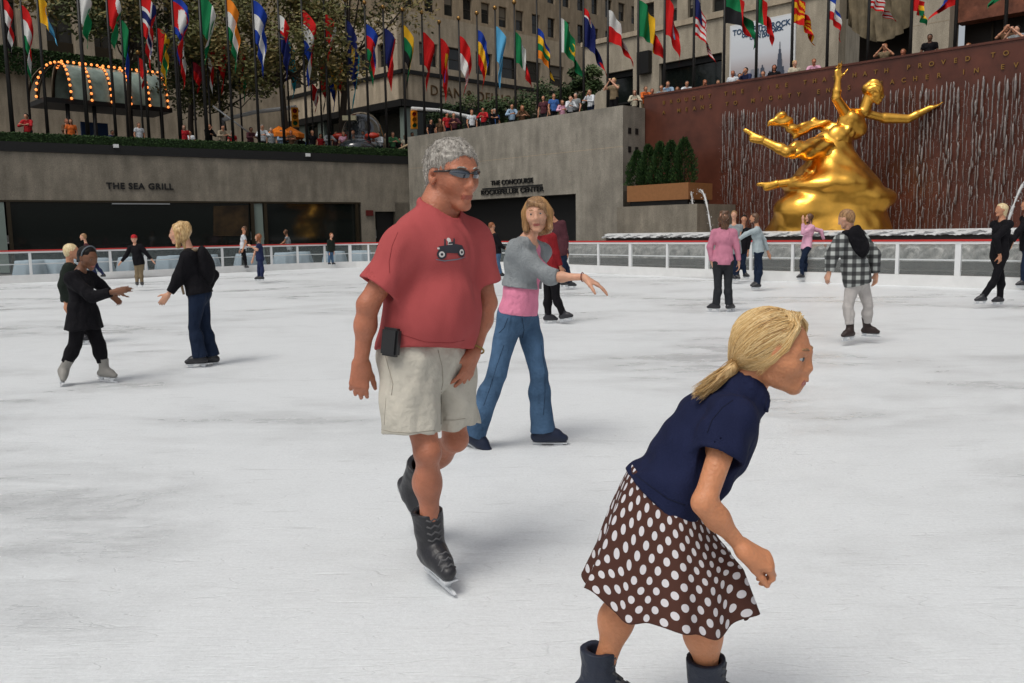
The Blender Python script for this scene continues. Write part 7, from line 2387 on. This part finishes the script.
# ------------------------------------------------------------------ spectators on the street above
def crowd_proto(pose, hair, kid=False):
    p = Person.__new__(Person); p.Ht = 1.70; p.k = 1.0; p.wf = 1.0; p.fem = .7 if hair in ('long', 'bob', 'curly') else 0; p.Y = 0; p.child = 0; p.h = .026
    f = np.array([0, -1., 0]); r = np.array([-1., 0, 0]); p.f, p.r, p.sr, p.tf, p.up = f, r, r, f, np.array([0, 0, 1.])
    J = {'head': np.array([0, -.02, 1.585]), 'neck': np.array([0, 0, 1.43]), 'pel': np.array([0, 0, .95])}
    if pose in (0, 3, 4): J['head'] = np.array([0, -.10, 1.565]); J['neck'] = np.array([0, -.06, 1.42])
    for q, sg in (('R', 1), ('L', -1)):
        J['sh'+q] = J['neck']+r*sg*.175+np.array([0, 0, -.065]); J['hip'+q] = J['pel']+r*sg*.085
        J['kn'+q] = J['hip'+q]+np.array([0, -.01, -.44]); J['an'+q] = J['kn'+q]+np.array([0, .02, -.40])
        x = r*sg
        E = {0: (x*.30+f*.22+np.array([0, 0, 1.14]), x*.08+f*.42+np.array([0, 0, 1.16])), 1: (x*.26+np.array([0, 0, 1.10]), x*.24+f*.08+np.array([0, 0, .86])),
             2: (x*.30+f*.22+np.array([0, 0, 1.28]), x*.07+f*.28+np.array([0, 0, 1.52])), 3: (x*.25+f*.28+np.array([0, 0, 1.14]), x*-.05+f*.36+np.array([0, 0, 1.18])),
             4: (x*.26+f*.22+np.array([0, 0, 1.12]), (x*.03+f*.27+np.array([0, 0, 1.42])) if sg > 0 else (x*-.04+f*.38+np.array([0, 0, 1.15]))),
             5: (x*.28+f*.20+np.array([0, 0, 1.22]), (x*.30+f*.45+np.array([0, 0, 1.35])) if sg > 0 else (x*.26+f*.1+np.array([0, 0, .95])))}[pose]
        J['el'+q], J['wr'+q] = E
    p.J = J; p.foot = {'R': (-90, 0), 'L': (-90, 0)}; p.hh = .235
    p.head = Head(J['head'], frame(f, (0, 0, 1)), .235); p.base = (0, 0, 0)
    p.root = empty('person', (0, 0, -50))
    p.body(SKIN); p.top('top', WHT, frac=(.55 if pose in (1, 2, 5) else 1.8), g=.02, hole=False, g1=.018)
    p.legs('trousers', DKGREY); hair_style(p, hair, H_BROWN)
    for q in 'RL':
        m = MB(); a = J['an'+q]; m.ball((a[0], a[1]-.07, .045), (.045, .13, .05), n=6); m.build('shoe', BLACK, p.root)
    for ch in p.root.children: ch.data.materials[0] = ch.data.materials[0]
    return p.root
protos = [crowd_proto(0, 'short'), crowd_proto(1, 'long'), crowd_proto(2, 'short'), crowd_proto(3, 'bob'), crowd_proto(4, 'short'), crowd_proto(1, 'short'), crowd_proto(0, 'long')]
TOPS = {'white': WHT, 'red': REDC, 'black': BLK, 'grey': GREYC, 'pale blue': cloth('pale_blue_shirt', (.30, .42, .55)), 'blue': cloth('blue_shirt', (.05, .13, .36)), 'navy': NAVY2,
        'beige': cloth('beige_top', (.38, .31, .22)), 'pink': PINKL, 'orange': cloth('orange_top', (.62, .14, .03)), 'green': cloth('green_top', (.06, .16, .07)), 'brown': cloth('brown_top', (.10, .055, .03)), 'maroon': PLUM, 'khaki': KHAKI, 'cream': cloth('cream_top', (.55, .50, .38))}
HAIRS = {'brown': H_BROWN, 'black': H_BLACK, 'blond': H_BLOND, 'grey': H_GREY, 'auburn': H_RED}
SKINS = [SKIN, SKIN_PALE, SKIN_RED, SKIN_DARK]
used = [False]*len(protos)
def spectator(px, depth, top, hair, proto, skin, label, s=1.0, az=None, group='spectators along the street wall', z=None):
    depth += rsC.choice((0, 0, .2, .5, .9)); dz = rsC.uniform(-.22, .04)
    base = gp(px, 130, depth, st if z is None else z)
    if not used[proto]: used[proto] = True; r = protos[proto]
    else: r = copy_tree(protos[proto])
    r.location = base; r.location.z += dz if z is not None else 0
    a = math.atan2(base.y, base.x)-math.pi/2 if az is None else az
    r.rotation_euler = (0, 0, a+rsC.uniform(-.7, .7)); s *= 1.05*rsC.uniform(.92, 1.06); r.scale = (s, s, s)
    for ch in r.children:
        n = ch.name.split('.')[0]
        mt = {'body': SKINS[skin], 'top': TOPS[top], 'hair': HAIRS[hair]}.get(n)
        if n == 'trousers': mt = [DKGREY, JEAN_D, BLK, KHAKI][(px*7) % 4]
        if mt is not None:
            ch.material_slots[0].link = 'OBJECT'; ch.material_slots[0].material = mt
    tag(r, label, 'person', group)
    return r
def near(px):
    A = [(20, 'at the far left end of the hedge'), (50, 'below the yellow and sky blue flag'), (90, 'under the glass marquee'), (125, 'by the right posts of the marquee'), (160, 'just right of the marquee'), (195, 'under the green and white flag'), (225, 'left of the sloping pale pole'),
         (262, 'left of the orange parasols'), (285, 'beside the orange parasols'), (310, 'right of the left traffic signal'), (335, 'left of the rounded dark car'), (357, 'in front of the rounded dark car'), (375, 'right of the closed white parasol'), (395, 'left of the sloping handrail'), (415, 'under the right traffic signal'), (436, 'above the grey haired man'),
         (455, 'at the low end of the sloping wall'), (475, 'below the white and red edged flag'), (497, 'below the light blue flag'), (517, 'below the green, white and red flag'), (540, 'below the four coloured flag'), (562, 'below the green flag with yellow ring'), (588, 'by the stone pier above the concrete wall'), (618, 'before the first shop window'), (648, 'left of the wide shop window'), (675, 'at the left of the wide shop window'), (700, 'at the right of the wide shop window'), (728, 'at the left edge of the poster'), (760, 'before the middle of the poster'), (785, 'at the right edge of the poster'), (812, 'on the pier right of the poster'), (850, 'above the raised golden hand'), (885, 'before the carved entrance'), (925, 'on the pier right of the carved entrance'), (965, 'left of the rightmost flagpole'), (1005, 'at the far right of the red wall')]
    return min(A, key=lambda t: abs(t[0]-px))[1]
rsC = random.Random(77); seen = {}
def lab(px, top, hair, act):
    base = '%s haired spectator in %s top%s %s' % (hair, top, act, near(px))
    return base
def put(px, depth, top, hair, proto, skin=0, s=1.0, z=None, extra=None):
    act = {0: ' leaning', 1: ' standing', 2: ' holding a camera up', 3: ' arms folded', 4: ' hand at chin', 5: ' standing', 6: ' leaning', 7: ' pointing'}[proto]
    l = extra or lab(px, top, hair, act)
    if l in seen:
        # two look-alikes at one spot: say which
        for w_ in (', slightly behind', ', at the back', ', nearest the wall', ', rearmost', ', second row'):
            if l+w_ not in seen: l = l+w_; break
    seen[l] = 1
    w = l.split()
    if len(w) > 16: l = ' '.join(w[:16])
    spectator(px, depth, top, hair, proto, skin, l, s=s, z=z)
L = lambda px, e=2.2: facd(px, e)
ZR = st+.9
Rr = lambda px, e=.75: UP(px, 100, u_red+.45+e).y
Cw = lambda px, e=.75: UP(px, 100, u_con+.7+e-.0).y
# left, behind the hedge
for a in [(28, L(28), 'red', 'black', 3, 0), (66, L(66, 4), 'brown', 'auburn', 0, 2), (71, L(71, 3), 'orange', 'black', 1, 0), (112, L(112, 6), 'navy', 'black', 5, 3), (139, L(139, 2.4), 'white', 'brown', 5, 0),
          (184, L(184, 2.4), 'red', 'brown', 1, 1), (190, L(190, 4), 'white', 'black', 5, 0), (208, L(208, 2.2), 'black', 'brown', 4, 0), (222, L(222, 2.2), 'beige', 'black', 0, 0), (232, L(232, 3.5), 'red', 'grey', 5, 1), (250, L(250, 2.5), 'maroon', 'black', 0, 3),
          (262, L(262, 2), 'white', 'grey', 0, 0), (271, L(271, 3), 'grey', 'grey', 5, 1), (280, L(280, 2.5), 'pale blue', 'brown', 0, 0), (291, L(291, 2.2), 'brown', 'auburn', 3, 2), (301, L(301, 4), 'black', 'black', 5, 3), (312, L(312, 2.3), 'black', 'brown', 1, 0),
          (320, L(320, 4), 'red', 'black', 5, 0), (328, L(328, 2.4), 'grey', 'black', 0, 2), (336, L(336, 3.2), 'maroon', 'brown', 5, 0), (343, L(343, 2.2), 'pink', 'brown', 1, 0), (353, L(353, 2.2), 'white', 'auburn', 5, 0), (363, L(363, 2.0), 'pale blue', 'black', 5, 3),
          (374, L(374, 3), 'black', 'brown', 1, 0), (379, L(379, 2.2), 'white', 'black', 4, 0), (386, L(386, 3), 'beige', 'blond', 5, 1), (392, L(392, 2.2), 'green', 'brown', 0, 0), (399, L(399, 3.1), 'black', 'black', 5, 0), (405, L(405, 2.2), 'cream', 'brown', 1, 1), (372, L(372, 2.1), 'red', 'black', 0, 0),
          (418, L(418, 1.5), 'khaki', 'brown', 5, 2), (349, L(349, 5), 'black', 'brown', 5, 0), (307, L(307, 5.5), 'blue', 'black', 5, 0), (288, L(288, 5.5), 'orange', 'brown', 5, 0)]:
    put(*a)
put(412, L(412, 2.6), 'navy', 'black', 5, 3, s=1.16, extra='tall figure in dark coat standing under the right traffic signal')
# above the concrete wall
for a in [(431, Cw(431), 'black', 'black', 5, 0), (440, Cw(440, 1.4), 'brown', 'brown', 1, 0), (447, Cw(447), 'red', 'black', 5, 2), (454, Cw(454), 'maroon', 'brown', 0, 0), 
          (472, Cw(472), 'white', 'auburn', 5, 0), (484, Cw(484), 'red', 'black', 0, 2), (492, Cw(492), 'black', 'black', 3, 0), (512, Cw(512), 'pale blue', 'black', 0, 0), (522, Cw(522), 'brown', 'auburn', 6, 0), 
          (544, Cw(544), 'maroon', 'black', 1, 0), (554, Cw(554), 'blue', 'brown', 5, 0), (562, Cw(562), 'pink', 'brown', 6, 0), (570, Cw(570), 'white', 'brown', 4, 1), (576, Cw(576, 1.0), 'grey', 'grey', 5, 1), (591, Cw(591, .5), 'white', 'brown', 4, 0, 1.06), (614, Cw(614, .4), 'khaki', 'blond', 2, 1, 1.08)]:
    put(*a, z=ZR)
put(495, Cw(495, 3.4), 'blue', 'grey', 1, 0, s=1.15, z=ZR, extra='figure in blue top and pale cap standing back behind the light blue flag')
# above the red wall
for a in [(634, Rr(634), 'cream', 'brown', 6, 1), (645, Rr(645), 'orange', 'brown', 3, 0), (652, Rr(652, 1.3), 'orange', 'auburn', 5, 2), (662, Rr(662), 'grey', 'brown', 0, 0), (668, Rr(668, .9), 'pale blue', 'brown', 4, 0), (677, Rr(677, 1.3), 'black', 'auburn', 1, 0), (686, Rr(686), 'white', 'black', 3, 0),
          (704, Rr(704), 'brown', 'auburn', 6, 2), (717, Rr(717), 'grey', 'brown', 0, 0), (732, Rr(732), 'white', 'auburn', 5, 2), (739, Rr(739, 1.), 'grey', 'black', 1, 0), (746, Rr(746), 'navy', 'black', 4, 0), (763, Rr(763), 'white', 'brown', 0, 0),
          (773, Rr(773), 'black', 'black', 1, 2), (793, Rr(793), 'cream', 'blond', 5, 1), (812, Rr(812), 'pink', 'auburn', 0, 2), (882, Rr(882), 'khaki', 'auburn', 2, 0), (901, Rr(901, 2), 'red', 'auburn', 3, 2), (926, Rr(926), 'black', 'black', 5, 3), (966, Rr(966), 'red', 'auburn', 3, 1),
          (1001, Rr(1001, .9), 'brown', 'black', 2, 0), (1012, Rr(1012), 'grey', 'black', 2, 1), (1024, Rr(1024, 1.2), 'black', 'brown', 5, 0)]:
    put(*a, z=ZR)

# ------------------------------------------------------------------ dining tables under white cloths behind the left barrier
def dining():
    rs = random.Random(12); pr = None
    spots = [(38, 3.2), (52, 4.6), (70, 3.4), (98, 4.4), (118, 3.0), (128, 5.0), (160, 3.6), (178, 5.0), (196, 3.2), (214, 4.6), (232, 3.4), (268, 3.2), (284, 4.8), (302, 3.0), (318, 4.4), (342, 3.4), (360, 4.0)]
    for i, (px, e) in enumerate(spots):
        p, t = rail_hit(px); n = Vector((-t.y, t.x, 0)); 
        if n.y < 0: n = -n
        c = p+n*(e*.55); c.z = -.06
        if pr is None:
            pr = empty('dining_table', (0, 0, 0))
            m = MB(); m.lathe([(.04, 0), (.04, .70)], (0, 0, 0), n=8); m.lathe([(.24, 0), (.22, .04)], (0, 0, 0), n=14); m.build('pedestal', BLACK, pr)
            m = MB(); vs = []; fs = []; N = 40
            for j, (r, z) in enumerate(((.0, .765), (.44, .765), (.46, .75), (.50, .55), (.54, .30), (.56, .12))):
                for k in range(N):
                    a = 2*math.pi*k/N; q = 1+(.08*math.sin(8*a)+.04*math.sin(13*a))*max(0, (.75-z)/.6); vs.append((r*q*math.cos(a), r*q*math.sin(a), z))
            for j in range(5):
                for k in range(N): a = j*N+k; b = j*N+(k+1) % N; fs.append((a, b, b+N, a+N))
            m.add(vs, fs, 0, True); m.build('cloth', CLOTHW, pr)
            o = pr
        else: o = copy_tree(pr)
        o.location = c
        who = ['furthest left', 'second from the left', 'third from the left', 'left of the red capped child', 'behind the girl in the headband', 'directly behind the red capped child', 'left of the blond woman', 'behind the blond woman', 'right of the blond woman', 'left of the white shirted skater', 'behind the white shirted skater', 'left of the grey topped woman', 'behind the grey topped woman', 'right of the grey topped woman', 'left of the small dark green child', 'right of the small dark green child', 'furthest right before the doorway'][i]
        tag(o, 'round table under a pale cloth behind the glass, '+who, 'table', 'cloth covered tables behind the barrier')
dining()
